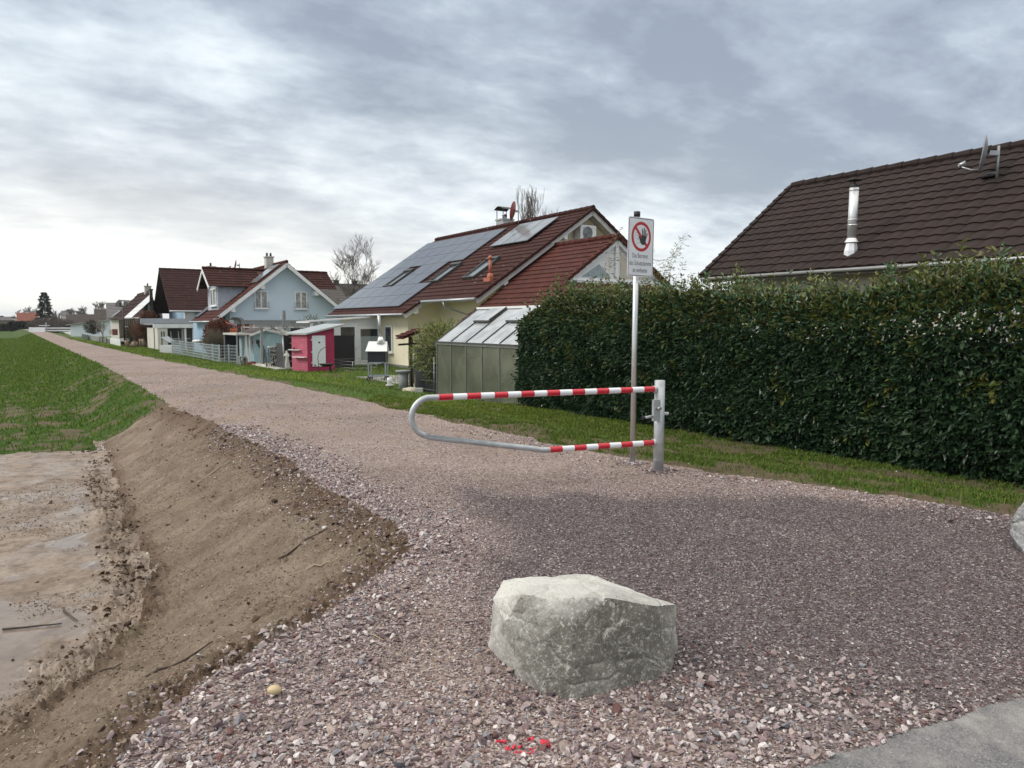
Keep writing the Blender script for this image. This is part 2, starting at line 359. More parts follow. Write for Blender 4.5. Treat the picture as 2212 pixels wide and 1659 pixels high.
def height(x, y):
    x = np.atleast_1d(np.asarray(x, float)); y = np.atleast_1d(np.asarray(y, float))
    s, t, z, dE, dT, kind, fr = fields(x, y)
    return z + micro(x, y, kind, dE, dT, fr)
def gz(x, y): return float(height(x, y)[0])
def gzp(s, t): w = P2W(s, t, 0); return gz(w[0], w[1])
# ------------------------------------------------------------------ ground sheets
def ground_mat(name, kind):
    m = bpy.data.materials.new(name); m.use_nodes = True; t = m.node_tree; b = t.nodes['Principled BSDF']; L = t.links
    tc = nn(t, 'ShaderNodeTexCoord'); O = tc.outputs['Object']
    at_ = nn(t, 'ShaderNodeAttribute', attribute_name='col'); sp = nn(t, 'ShaderNodeSeparateColor'); L.new(at_.outputs['Color'], sp.inputs[0])
    R_, G_, B_ = sp.outputs
    def noise(sc, det=5.0, ro=0.6):
        n = nn(t, 'ShaderNodeTexNoise', Scale=sc, Detail=det, Roughness=ro); L.new(O, n.inputs['Vector']); return n.outputs[0]
    def vor(sc):
        v = nn(t, 'ShaderNodeTexVoronoi', Scale=sc); L.new(O, v.inputs['Vector']); return v
    h = None
    if kind == 1:      # gravel, R = damp compacted zone, G = sandy dirt between the stones
        v = vor(70.0); vs = nn(t, 'ShaderNodeSeparateColor'); L.new(v.outputs['Color'], vs.inputs[0])
        light = ramp(t, [(0.0, (0.10, 0.073, 0.070)), (0.3, (0.20, 0.152, 0.142)), (0.7, (0.295, 0.230, 0.212)), (0.93, (0.41, 0.35, 0.325)), (1.0, (0.52, 0.47, 0.45))], vs.outputs[0]).outputs[0]
        dark = ramp(t, [(0.0, (0.065, 0.048, 0.053)), (0.5, (0.115, 0.09, 0.095)), (0.85, (0.17, 0.145, 0.15)), (0.97, (0.3, 0.27, 0.27)), (1.0, (0.42, 0.4, 0.4))], vs.outputs[1]).outputs[0]
        # broad streaks along the dam where wheels and feet have gone
        mp = nn(t, 'ShaderNodeMapping'); mp.inputs['Rotation'].default_value = (0, 0, -AN); mp.inputs['Scale'].default_value = (1.6, 0.35, 1); L.new(O, mp.inputs[0])
        ns = nn(t, 'ShaderNodeTexNoise', Scale=1.1, Detail=6.0, Roughness=0.62); L.new(mp.outputs[0], ns.inputs['Vector'])
        sand = mix(t, noise(30.0), (0.215, 0.160, 0.118), (0.30, 0.232, 0.178))
        f = mth(t, 'MULTIPLY', ramp(t, [(0.42, 0.0), (0.62, 0.75)], ns.outputs[0]).outputs[0], G_)
        c = mix(t, f, light, sand)
        c = mix(t, 1.0, c, ramp(t, [(0.3, 0.80), (0.7, 1.16)], noise(0.6)).outputs[0], 'MULTIPLY')
        c = mix(t, R_, c, dark)
        h = mth(t, 'ADD', v.outputs['Distance'], mth(t, 'MULTIPLY', noise(120.0, 2), 0.3)); dist = 0.012; rough = 0.75
    elif kind == 2:    # raked soil slope
        c = ramp(t, [(0.32, (0.115, 0.08, 0.057)), (0.5, (0.235, 0.182, 0.138)), (0.66, (0.35, 0.285, 0.225))], mth(t, 'ADD', mth(t, 'MULTIPLY', noise(2.2, 8, 0.7), 0.6), mth(t, 'MULTIPLY', noise(26, 6, 0.7), 0.4))).outputs[0]
        c = mix(t, mth(t, 'MULTIPLY', B_, 0.75), c, mix(t, noise(20), (0.085, 0.05, 0.034), (0.15, 0.095, 0.065)))
        w = vor(28.0); c = mix(t, ramp(t, [(0.11, 0.8), (0.16, 0.0)], w.outputs['Distance']).outputs[0], c, mix(t, w.outputs['Color'], (0.35, 0.3, 0.25), (0.6, 0.55, 0.5)))
        c = mix(t, mth(t, 'MULTIPLY', ramp(t, [(0.6, 0.0), (0.7, 0.5)], noise(1.1, 6)).outputs[0], G_), c, (0.1, 0.13, 0.035))
        h = mth(t, 'ADD', noise(70, 6, 0.8), noise(18, 6, .7)); dist = 0.05; rough = 0.85
    elif kind == 3:    # wet mud
        c = ramp(t, [(0.3, (0.11, 0.078, 0.056)), (0.5, (0.24, 0.187, 0.147)), (0.7, (0.36, 0.30, 0.25))], mth(t, 'ADD', mth(t, 'MULTIPLY', noise(1.3, 8, 0.7), 0.6), mth(t, 'MULTIPLY', noise(16, 6, 0.7), 0.4))).outputs[0]
        c = mix(t, mth(t, 'MULTIPLY', ramp(t, [(0.48, 0.0), (0.60, 0.85)], noise(4.5, 10, 0.78)).outputs[0], 0.9), c, (0.10, 0.068, 0.046))
        h = noise(40, 5, 0.7); dist = 0.012; rough = None
        wet = ramp(t, [(0.40, 1.0), (0.60, 0.0)], noise(1.6, 6, 0.65)).outputs[0]
        L.new(mth(t, 'MULTIPLY', mth(t, 'MULTIPLY_ADD', wet, -0.42, 0.74), mth(t, 'MULTIPLY_ADD', G_, -0.8, 1.0)), b.inputs['Roughness']); c = mix(t, mth(t, 'MULTIPLY', G_, .55), c, (0.17, 0.135, 0.108)); h = mth(t, 'MULTIPLY', h, mth(t, 'SUBTRACT', 1.0, G_))
    elif kind in (4, 5):   # turf with bare patches, B = bare
        g = ramp(t, [(0.3, (0.034, 0.068, 0.012)), (0.55, (0.065, 0.118, 0.018)), (0.75, (0.12, 0.155, 0.030))], mth(t, 'ADD', mth(t, 'MULTIPLY', noise(1.1, 8, 0.7), 0.5), mth(t, 'MULTIPLY', noise(22, 6, 0.7), 0.5))).outputs[0]
        d = ramp(t, [(0.3, (0.075, 0.055, 0.035)), (0.55, (0.15, 0.115, 0.078)), (0.7, (0.21, 0.165, 0.12))], noise(12, 9, 0.8)).outputs[0]; d = mix(t, ramp(t, [(0.5, 0.0), (0.6, 0.7)], noise(6, 8, 0.75)).outputs[0], d, (0.06, 0.075, 0.025))
        c = mix(t, B_, g if kind == 5 else mix(t, 1.0, g, (0.62, 0.74, 0.55), 'MULTIPLY'), d)
        h = noise(45, 6, 0.75); dist = 0.04; rough = 0.9
    elif kind == 0:    # asphalt with pale dust
        v = vor(160.0); c = ramp(t, [(0.0, (0.10, 0.10, 0.105)), (0.8, (0.19, 0.19, 0.195)), (1.0, (0.34, 0.34, 0.34))], v.outputs['Color']).outputs[0]
        c = mix(t, ramp(t, [(0.45, 0.0), (0.7, 0.75)], noise(3.5, 9, 0.72)).outputs[0], c, (0.36, 0.345, 0.33))
        h = v.outputs['Distance']; dist = 0.004; rough = 0.8
    elif kind == 6:    # far fields
        c = ramp(t, [(0.35, (0.13, 0.09, 0.065)), (0.55, (0.16, 0.12, 0.085)), (0.7, (0.10, 0.12, 0.05))], noise(0.02, 6)).outputs[0]; rough = 0.9
    L.new(c, b.inputs['Base Color'])
    if rough is not None: b.inputs['Roughness'].default_value = rough
    b.inputs['Specular IOR Level'].default_value = 0.4 if kind == 3 else 0.2
    if h is not None:
        bp = nn(t, 'ShaderNodeBump', Strength=0.7, Distance=dist); L.new(h, bp.inputs['Height']); L.new(bp.outputs[0], b.inputs['Normal'])
    return m
GM = [ground_mat(n, k) for k, n in enumerate(('asphalt', 'gravel_ground', 'bank_soil', 'wet_mud', 'bank_turf', 'verge_turf', 'far_field'))]
def dark_zone(x, y):
    n = fbm(x, y, 0.9, 4, 31) - 0.5
    far = 6.55 + n * 1.2 - 0.12 * (x - 1.0)
    a = smooth(far + 0.35, far - 0.25, y)
    left = smooth(-0.35 + n, 0.35 + n, x + 0.25 * (y - 4.5))
    near = smooth(2.7, 3.6, y + n * 1.3 + 0.35 * np.maximum(x - 0.7, 0))
    return a * left * (0.35 + 0.65 * near)
def masks(x, y, s, t, dE, dT, kind, fr):
    n = fbm(x, y, 0.55, 5, 21, 0.6); n2 = fbm(x, y, 2.4, 4, 22, 0.6)
    R = np.where(kind == 1, dark_zone(x, y) * 0.93, 0)
    G = np.where(kind == 1, 0.55 + 0.45 * smooth(8, 14, y) + 0.9 * smooth(-.6, 0, t - right_edge(s)) * smooth(2.5, 4, s), np.where(kind == 2, 1.0, np.where(kind == 3, puddles(x, y, dT), 0)))
    B = np.zeros_like(x)
    B = np.where(kind == 2, np.maximum(smooth(0.55, 0.05, dE) * 0.9, smooth(0.35, 0.1, np.abs(dT))) * (0.5 + n2), B)
    B = np.where(kind == 4, smooth(0.575, 0.66, n * 0.35 + n2 * 0.65 + 0.09 * smooth(0.6, 0.0, dE) * (s < 30) + 0.055 * smooth(3.5, 0.5, np.abs(dT - 1.5)) * (s < 32)), B)
    B = np.where(kind == 5, smooth(0.54, 0.64, n2 * 0.6 + n * 0.4 + 0.10 * smooth(14, 4, s) + 0.12 * smooth(.45, 0, t - right_edge(s))), B)
    return np.stack([np.clip(R, 0, 1), np.clip(G, 0, 1), np.clip(B, 0, 1)], -1)
def sheet(az0, az1, ncol, radii, names_ok=True):
    az = np.radians(np.linspace(az0, az1, ncol)); Rr, A = np.meshgrid(radii, az, indexing='ij')
    x, y = Rr * np.sin(A), Rr * np.cos(A)
    s, t, z, dE, dT, kind, fr = fields(x, y)
    zz = z + micro(x, y, kind, dE, dT, fr)
    kind = np.where((Rr > 330) | ((dT > 40) & (Rr > 60)), 6, kind)
    return x, y, zz, kind, masks(x, y, s, t, dE, dT, kind, fr)
def lay(az0, az1, ncol, radii):
    x, y, z, kind, mk = sheet(az0, az1, ncol, radii)
    nr, nc = x.shape; idx = np.arange(nr * nc).reshape(nr, nc)
    q = np.stack([idx[:-1, :-1], idx[:-1, 1:], idx[1:, 1:], idx[1:, :-1]], -1).reshape(-1, 4)
    V = np.stack([x, y, z], -1).reshape(-1, 3); kq = kind[:-1, :-1].reshape(-1); mk = mk.reshape(-1, 3)
    return V, q, kq, mk
radii = np.concatenate([np.geomspace(0.25, 1.6, 14)[:-1], np.geomspace(1.6, 170, 1060)[:-1], np.geomspace(170, 6000, 90)])
sheets = [lay(-62, 62, 1150, radii), lay(62, 298, 60, np.concatenate([np.geomspace(0.25, 60, 70)[:-1], np.geomspace(60, 6000, 20)]))]
SN = ('asphalt_road', 'gravel_path', 'dirt_bank', 'mud', 'grass_bank', 'grass_verge', 'field')
for k in range(7):
    Vs, Qs, Ms, o = [], [], [], 0
    for V, q, kq, mk in sheets:
        qq = q[kq == k]
        if not len(qq): continue
        u, inv = np.unique(qq, return_inverse=True)
        Vs.append(V[u]); Ms.append(mk[u]); Qs.append(inv.reshape(-1, 4) + o); o += len(u)
    ob = npmesh(SN[k], np.concatenate(Vs), np.concatenate(Qs)[:, ::-1], GM[k], np.concatenate(Ms), smooth=True, quads=True)
    ob['kind'] = 'structure'
del sheets

# ------------------------------------------------------------------ loose stones
rng = np.random.default_rng(7)
def hull_shape(n, seed, flat=0.6):
    r = np.random.default_rng(seed); bm = bmesh.new()
    for p in r.normal(size=(n, 3)):
        p = p / np.linalg.norm(p) * r.uniform(0.8, 1.0); bm.verts.new((p[0], p[1] * r.uniform(0.7, 1), p[2] * flat))
    res = bmesh.ops.convex_hull(bm, input=bm.verts)
    bmesh.ops.delete(bm, geom=[g for g in bm.verts if not g.link_faces], context='VERTS')
    bmesh.ops.triangulate(bm, faces=bm.faces); bm.verts.index_update(); bm.normal_update()
    V = np.array([v.co[:] for v in bm.verts]); T = np.array([[v.index for v in f.verts] for f in bm.faces]); bm.free()
    return V, T
def scatter(name, pts, size, cols, shapes, mat_, stretch=(1, 1), sink=0.25, tilt=0.35):
    n = len(pts); Vs, Ts, Cs, off = [], [], [], 0
    which = rng.integers(0, len(shapes), n); ang = rng.uniform(0, 2 * math.pi, n)
    for k, (SV, ST) in enumerate(shapes):
        ii = np.nonzero(which == k)[0]
        if not len(ii): continue
        a = ang[ii]; ca, sa_ = np.cos(a), np.sin(a); tx = rng.normal(0, tilt, len(ii)); ty = rng.normal(0, tilt, len(ii))
        v = SV[None] * size[ii, None, None] * np.array([stretch[0], stretch[1], 1.0])[None, None]
        z = v[..., 2] + v[..., 0] * tx[:, None] * 0.6 + v[..., 1] * ty[:, None] * 0.6
        X = v[..., 0] * ca[:, None] - v[..., 1] * sa_[:, None] + pts[ii, 0, None]
        Y = v[..., 0] * sa_[:, None] + v[..., 1] * ca[:, None] + pts[ii, 1, None]
        Z = z + pts[ii, 2, None] + size[ii, None] * (0.5 - sink)
        W = np.stack([X, Y, Z], -1).reshape(-1, 3); m = SV.shape[0]
        Ts.append((ST[None] + (np.arange(len(ii)) * m)[:, None, None]).reshape(-1, 3) + off); Vs.append(W)
        Cs.append(np.repeat(cols[ii], m, axis=0)); off += len(W)
    return npmesh(name, np.concatenate(Vs), np.concatenate(Ts), mat_, np.concatenate(Cs))
PAL_L = np.array([(.42,.36,.355),(.50,.45,.44),(.34,.27,.27),(.60,.57,.55),(.25,.20,.21),(.30,.31,.33),(.22,.13,.12),(.47,.40,.36),(.70,.68,.66),(.17,.14,.15),(.40,.33,.34)])
PAL_L = (PAL_L ** 1.12) * np.array([1.06, 1.01, 1.03])
PAL_D = .9 * np.array([(.11,.088,.094),(.15,.12,.125),(.09,.07,.075),(.20,.17,.175),(.17,.175,.18),(.13,.10,.10),(.26,.235,.24),(.15,.09,.085),(.42,.39,.385)])
def pick(pal, n, w=None): return pal[rng.choice(len(pal), n, p=w)] * rng.uniform(0.85, 1.15, (n, 1))
big = [hull_shape(11, i, 0.62) for i in range(10)]; small = [hull_shape(7, 40 + i, 0.5) for i in range(10)]
def ground_pts(n, x0, x1, y0, y1, dens):
    """random places, kept with probability dens(...)"""
    x = rng.uniform(x0, x1, n); y = rng.uniform(y0, y1, n)
    s, t, z, dE, dT, kind, fr = fields(x, y); p = dens(x, y, s, t, dE, dT, kind)
    k = rng.uniform(0, 1, n) < p; x, y = x[k], y[k]
    zz = z[k] + micro(x, y, kind[k], dE[k], dT[k], fr[k])
    return np.stack([x, y, zz], -1), dE[k], kind[k], t[k]
infr = lambda x, y, m=1.10: (np.abs(x) < y * 0.721 * m + 0.4)
# 1. compacted small stones over the near gravel
P_, d_, k_, t_ = ground_pts(420000, -2.2, 6.5, 1.9, 8.2, lambda x, y, s, t, dE, dT, kind: (kind == 1) * infr(x, y) * np.clip(1.25 - (y - 2) / 9, 0.3, 1) * 0.95 * smooth(8.2, 6.6, y + (fbm(x, y, 1.0, 3, 55) - .5)))
dz = dark_zone(P_[:, 0], P_[:, 1]); n = len(P_)
mixn = fbm(P_[:, 0], P_[:, 1], 1.7, 4, 51, 0.6)
dk = rng.uniform(0, 1, n) < np.clip(dz * 1.0 + (mixn - 0.5) * 1.2 + 0.06, 0, 0.96)
col = np.where(dk[:, None], pick(PAL_D, n), pick(PAL_L, n) * np.where(P_[:, 1] > 7, 0.85, 0.95)[:, None])
sz = rng.uniform(0.0035, 0.0085, n) * (1 + 0.35 * (rng.uniform(0, 1, n) < 0.08))
scatter('gravel', P_, sz, col, small, STONES, (1.35, 0.9), 0.2, 0.3)['kind'] = 'stuff'
# 2. loose coarse gravel along the edge of the dam and in the foreground
def loose(x, y, s, t, dE, dT, kind):
    e = smooth(0.75, 0.1, -dE) * (kind == 1) * (y < 11) * 0.75 + smooth(0.75, 0.0, dE) ** 1.5 * (dE > 0) * 0.32
    f = smooth(3.6, 2.5, y + 0.30 * np.maximum(x - 0.6, 0) + (fbm(x, y, 1.3, 3, 61) - 0.5) * 1.4) * (kind == 1) * 0.85
    g = smooth(0.5, 0.0, np.abs(t - right_edge(s) + .2)) * (kind == 1) * 0.16 * (s < 12)
    return np.maximum(np.maximum(e, f), g) * infr(x, y)
P_, d_, k_, t_ = ground_pts(260000, -4.5, 6, 1.9, 11, loose)
n = len(P_); sz = np.clip(rng.lognormal(math.log(0.0096), 0.45, n), 0.005, 0.028); col = pick(PAL_L, n, np.array([14,15,11,14,9,9,5,8,8,4,3]) / 100)
big_i = sz > 0.024; col[big_i] *= 0.85
# the patch of red marking paint sprayed on the stones
c0 = gr(1131, 1614, 0); R0 = (P_[:, 0] - c0[0]) / 0.105, (P_[:, 1] - c0[1]) / 0.05
a_ = R0[0]; b_ = R0[1]
painted = (np.hypot(a_, b_) < 1.2) & ((np.abs(b_ - 1.3 * a_ * a_ + 0.5) < 0.6) | (np.abs(a_ - 0.15) < 0.2))
painted &= rng.uniform(0, 1, len(P_)) < .72; red = np.array([0.78, 0.06, 0.10]); col[painted] = red * rng.uniform(0.8, 1.1, (painted.sum(), 1))
scatter('loose_gravel', P_, sz, col, big, STONES, (1.2, 0.95), 0.12, 0.5)['kind'] = 'stuff'
pb = gr(1422, 1018, 0); ps_ = gr(1366, 1002, 0); rr9 = np.random.default_rng(5); pp9 = []
for cx9, cy9, r9, n9 in ((pb[0], pb[1], .16, 420), (ps_[0], ps_[1], .11, 260)):
    q9 = r9 * (0.36 + np.abs(rr9.normal(0, .55, n9))); a9 = rr9.uniform(0, 6.283, n9); pp9.append(np.stack([cx9 + q9 * np.cos(a9), cy9 + q9 * np.sin(a9), 0 * q9], -1))
pp9 = np.concatenate(pp9); pp9[:, 2] = height(pp9[:, 0], pp9[:, 1]) + .012 * np.exp(-((np.minimum(np.hypot(pp9[:, 0] - pb[0], pp9[:, 1] - pb[1]), np.hypot(pp9[:, 0] - ps_[0], pp9[:, 1] - ps_[1])) / .12) ** 2))
scatter('footing_gravel', pp9, rr9.uniform(.006, .016, len(pp9)), pick(PAL_L, len(pp9)) * .95, big, STONES, (1.2, .9), .1, .5)['kind'] = 'stuff'
# 3. scattered light stones further along the path
P_, d_, k_, t_ = ground_pts(90000, -16, 9, 8, 26, lambda x, y, s, t, dE, dT, kind: (kind == 1) * infr(x, y) * np.clip(0.5 - (y - 8) / 40, 0.06, 1))
n = len(P_); scatter('fine_gravel', P_, rng.uniform(0.006, 0.014, n) * (1 + P_[:, 1] / 40), pick(PAL_L, n) * 0.9, small, STONES, (1.3, 0.9), 0.2, 0.2)['kind'] = 'stuff'
# 4. clods of soil along the toe and on the bank
PAL_S = np.array([(.075,.047,.032),(.105,.068,.046),(.14,.10,.07),(.06,.04,.028)])
def clods(x, y, s, t, dE, dT, kind):
    return infr(x, y, 1.05) * (y < 13.5) * (smooth(0.30, 0.0, np.abs(dT + (fbm(x, y, 1.5, 3, 71) - 0.5) * 0.4)) * 0.55 * (fbm(x, y, 2.2, 3, 72) > 0.42) + (kind == 2) * (0.012 + 0.22 * smooth(0.5, 0.1, dE)) + (kind == 3) * 0.012 * (fbm(x, y, 1.1, 3, 73) > 0.5))
P_, d_, k_, t_ = ground_pts(120000, -10, 0, 2.2, 13.5, clods); n = len(P_)
P3_, d3_, k3_, t3_ = ground_pts(420000, -7, 0, 2.2, 11, lambda x, y, s, t, dE, dT, kind: infr(x, y, 1.05) * (y < 11) * np.clip((kind == 2) * (0.10 + 0.5 * smooth(0.6, 0.0, dE) + 0.25 * (fbm(x, y, 3.0, 3, 74) > .55)) + smooth(0.22, 0.0, np.abs(dT + (fbm(x, y, 1.5, 3, 71) - 0.5) * 0.3)) * 0.8 + (kind == 3) * 0.22 * (fbm(x, y, 1.4, 3, 75) > .50), 0, 1)); n3_ = len(P3_)
scatter('soil_crumbs', P3_, np.clip(rng.lognormal(math.log(0.0052), 0.45, n3_), 0.003, 0.014), pick(np.array([(.13,.09,.062),(.20,.145,.10),(.27,.205,.15),(.09,.06,.04),(.32,.25,.19)]), n3_), small, attr_mat('soil_lumps', 0.9, 0.2, 0.35, 60), (1.1, 1.0), 0.25, 0.4)['kind'] = 'stuff'
scatter('soil_clods', P_, np.clip(rng.lognormal(math.log(0.0105), 0.55, n), 0.005, 0.042), pick(PAL_S, n), big, attr_mat('soil_lumps', 0.9, 0.2, 0.35, 60), (1.1, 1.0), 0.25, 0.5)['kind'] = 'stuff'
# 5. pale pebbles and straw strewn on soil and turf
P_, d_, k_, t_ = ground_pts(26000, -11, 9, 2.2, 16, lambda x, y, s, t, dE, dT, kind: infr(x, y) * (((kind == 2) | (kind == 3)) * 0.16 + (kind == 5) * 0.05 * (s < 14) + (kind == 4) * 0.05)); n = len(P_)
scatter('pebbles', P_, np.clip(rng.lognormal(math.log(0.006), 0.5, n), 0.003, 0.022), pick(np.array([(.55,.5,.45),(.66,.62,.57),(.4,.34,.28),(.5,.42,.38)]), n), big, STONES, (1.4, 0.8), 0.1, 0.4)['kind'] = 'stuff'
def litter(name, n_, zone, col, lr, wd, seed, cols=None):
    P_, d_, k_, t_ = ground_pts(n_, -11, 9, 2.2, 16, zone); V, T, Cc = [], [], []
    r = np.random.default_rng(seed)
    for p in P_:
        a = r.uniform(0, math.pi); L = r.uniform(*lr); w = r.uniform(*wd); b = r.normal(0, 0.25); q = len(V)
        pts = []
        for i in range(4):
            k = i / 3 - 0.5; px = p[0] + math.cos(a + b * k) * L * k; py = p[1] + math.sin(a + b * k) * L * k; pts.append((px, py, p[2] + 0.006 + w + abs(k) * 0.01 * r.uniform(-1, 1)))
        for i, (px, py, pz) in enumerate(pts):
            ww = w * (0.5 if i in (0, 3) else 1); nx, ny = -math.sin(a), math.cos(a)
            V += [(px + nx * ww, py + ny * ww, pz), (px - nx * ww, py - ny * ww, pz), (px, py, pz + ww * 1.1)]
        for i in range(3):
            o = q + i * 3
            for u_, v_ in ((0, 2), (2, 1), (1, 0)): T += [(o + u_, o + v_, o + 3 + v_), (o + u_, o + 3 + v_, o + 3 + u_)]
        c = col[r.integers(len(col))]; Cc += [c] * 12
    o = npmesh(name, V, T, attr_mat('plant_litter', 0.8, 0.2, 0.2, 40), np.array(Cc)); o['kind'] = 'stuff'
litter('straw_litter', 7000, lambda x, y, s, t, dE, dT, kind: infr(x, y) * (((kind == 2)) * 0.10 + (kind == 3) * 0.06 + (kind == 5) * 0.05 + (kind == 1) * 0.01), [(.5,.42,.28),(.6,.55,.42),(.35,.27,.17),(.12,.08,.05)], (0.03, 0.12), (0.0012, 0.003), 3)
for i, (u, v, L, a, col_) in enumerate([(1000/2.4, 0, 0, 0, 0)] * 0): pass
def twig(u, v, L, ang, r, label, m):
    g = gr(u, v, 0); z = -0.7 if u < 330 and v < 1420 else -0.35
    for _ in range(6): g = gr(u, v, z); z = gz(g[0], g[1])
    mb = MB(WW); pts = []; rr = random.Random(u)
    for i in range(6):
        k = i / 5 - 0.5; px = g[0] + math.cos(ang) * L * k + rr.uniform(-.008, .008); py = g[1] + math.sin(ang) * L * k + rr.uniform(-.008, .008)
        pts.append((px, py, gz(px, py) + r + 0.003))
    mb.tube(pts, [r * (1 - 0.1 * i) for i in range(6)], 6); o = mb.build('twig', m); tag(o, label, 'twig', 'twigs lying on the bare soil')
DTW = mat('damp_twig', (0.06, 0.042, 0.03), 0.8); LTW = mat('dry_twig', (0.42, 0.35, 0.25), 0.8)
twig(268, 1098, 0.42, 0.6, 0.008, 'pale straight twig on the soil where the mud meets the dirt slope, upper middle', LTW)
twig(468, 1004, 0.35, 0.7, 0.008, 'short pale twig near the top of the soil slope, farthest from the camera', LTW)
twig(150, 1330, 0.36, -0.75, 0.008, 'thin dark twig lying on the shiny wet mud', DTW)
twig(70, 1356, 0.4, 0.25, 0.009, 'dark twig on the mud at the left edge of the picture', DTW)
twig(1265 * .576, 0, 0, 0, 0.001, '', DTW) if False else None
twig(655, 1168, 0.4, 0.55, 0.008, 'dark root-like twig across the upper soil slope beside the gravel', DTW)
twig(388, 1432, 0.36, 0.5, 0.009, 'dark forked twig low on the dirt slope left of the coarse gravel', DTW)
twig(215, 1455, 0.28, 0.1, 0.007, 'short dark stick at the muddy foot of the slope', DTW)
twig(700, 1222, 0.24, 0.15, 0.006, 'pale stick lying across the edge of the gravel halfway up', LTW)
g = gr(593, 1508, 0); mb = MB(WW); mb.ball((g[0], g[1], gz(g[0], g[1]) + 0.022), 0.026, 12, (1.2, 0.95, 0.8))
tag(mb.build('pebble', mat('yellow_pebble', (0.50, 0.40, 0.235), 0.45, var=0.15, vs=30)), 'smooth round ochre yellow pebble among the grey gravel', 'pebble')

# ------------------------------------------------------------------ grass blades
def blades(name, P_, h, w, cols, lean=0.5):
    n = len(P_); a = rng.uniform(0, 2 * math.pi, n); l = rng.normal(0, lean, (n, 2)) * h[:, None]
    ca, sa_ = np.cos(a) * w, np.sin(a) * w
    b0 = P_ + np.stack([ca, sa_, -0.01 + 0 * w], -1); b1 = P_ - np.stack([ca, sa_, 0.01 + 0 * w], -1)
    m0 = P_ + np.stack([l[:, 0] * .35 + ca * .7, l[:, 1] * .35 + sa_ * .7, h * .6], -1); m1 = P_ + np.stack([l[:, 0] * .35 - ca * .7, l[:, 1] * .35 - sa_ * .7, h * .6], -1)
    tp = P_ + np.stack([l[:, 0], l[:, 1], h], -1)
    V = np.stack([b0, b1, m0, m1, tp], 1).reshape(-1, 3); i = np.arange(n)[:, None] * 5
    T = np.concatenate([i + [0, 1, 3], i + [0, 3, 2], i + [2, 3, 4]], 0)
    o = npmesh(name, V, T, LEAFM, np.repeat(cols, 5, axis=0)); o['kind'] = 'stuff'; return o
GRN = np.array([(.10,.185,.022),(.135,.235,.03),(.07,.13,.018),(.19,.25,.04),(.18,.19,.06)])
def grassy(side):
    def f(x, y, s, t, dE, dT, kind):
        k = (kind == side); m = masks(x, y, s, t, dE, dT, np.full_like(kind, side), 0)[:, 2]
        return k * infr(x, y, 1.12) * (1 - 0.86 * m)
    return f
P_, d_, k_, t_ = ground_pts(520000, -3, 11, 3.5, 17, grassy(5)); n = len(P_)
P2_, _, _, _ = ground_pts(620000, -48, 6, 12, 95, grassy(5)); P2_ = P2_[(st(P2_[:, 0], P2_[:, 1])[1] < 15)]
A_ = np.concatenate([P_, P2_]); r_ = np.hypot(A_[:, 0], A_[:, 1]); n = len(A_)
yel = smooth(0.45, 0.65, fbm(A_[:, 0], A_[:, 1], 0.25, 3, 81))[:, None]
blades('grass', A_, rng.uniform(0.015, 0.055, n) * (1 + 0.5 * (r_ > 20)), 0.002 + r_ * 0.00042, pick(GRN, n) * (0.82 + 0.28 * smooth(12, 25, r_)[:, None] + yel * np.array([0.45, 0.35, 0.0]) * smooth(9, 20, r_)[:, None]))
P_, d_, k_, t_ = ground_pts(1500000, -75, -3, 11.5, 120, grassy(4)); n = len(P_); r_ = np.hypot(P_[:, 0], P_[:, 1])
P_ = P_[(d_ < 45)]; r_ = r_[d_ < 45]; n = len(P_)
blades('bank_grass', P_, rng.uniform(0.03, 0.09, n) * 1.1, 0.003 + r_ * 0.00042, pick(GRN, n) * np.array([1.0, 1.05, 0.9]))
# ------------------------------------------------------------------ leaves and plants
def leaf_cloud(P_, N_, size, cols, aspect=0.42, fold=0.25, droop=0.3, spread=0.9):
    """one folded leaf per point: blade direction near N_, returns V, T, C"""
    n = len(P_); d = N_ + rng.normal(0, spread, (n, 3)); d[:, 2] -= droop; d /= np.linalg.norm(d, axis=1)[:, None] + 1e-9
    u = rng.normal(0, 1, (n, 3)); u[:, 2] *= 0.6; s_ = np.cross(d, u); s_ /= np.linalg.norm(s_, axis=1)[:, None] + 1e-9; up = np.cross(s_, d)
    L = size[:, None]; w = L * aspect * 0.5
    b = P_; tip = P_ + d * L - up * L * 0.12; m = P_ + d * L * 0.5 - up * w * fold
    l = P_ + d * L * 0.45 + s_ * w + up * w * fold; r = P_ + d * L * 0.45 - s_ * w + up * w * fold
    l2 = P_ + d * L * 0.78 + s_ * w * 0.7 + up * w * fold * .3; r2 = P_ + d * L * 0.78 - s_ * w * 0.7 + up * w * fold * .3
    V = np.stack([b, l, l2, tip, r2, r, m], 1).reshape(-1, 3); i = np.arange(n)[:, None] * 7
    T = np.concatenate([i + [0, 6, 1], i + [1, 6, 2], i + [2, 6, 3], i + [3, 6, 4], i + [4, 6, 5], i + [5, 6, 0]], 0)
    return V, T, np.repeat(cols, 7, axis=0)
def joinc(L):
    V, T, Cc, o = [], [], [], 0
    for v, t, c in L: V.append(v); T.append(t + o); Cc.append(c); o += len(v)
    return np.concatenate(V), np.concatenate(T), np.concatenate(Cc)
def arr(f, a): return np.array([f(*p) for p in a])
def p2w_np(s, t, z): return np.stack([-s * sA + t * cA, s * cA + t * sA, z], -1)
PN, PT_ = np.array([-cA, -sA, 0.]), np.array([-sA, cA, 0.])     # towards the dam / along the dam

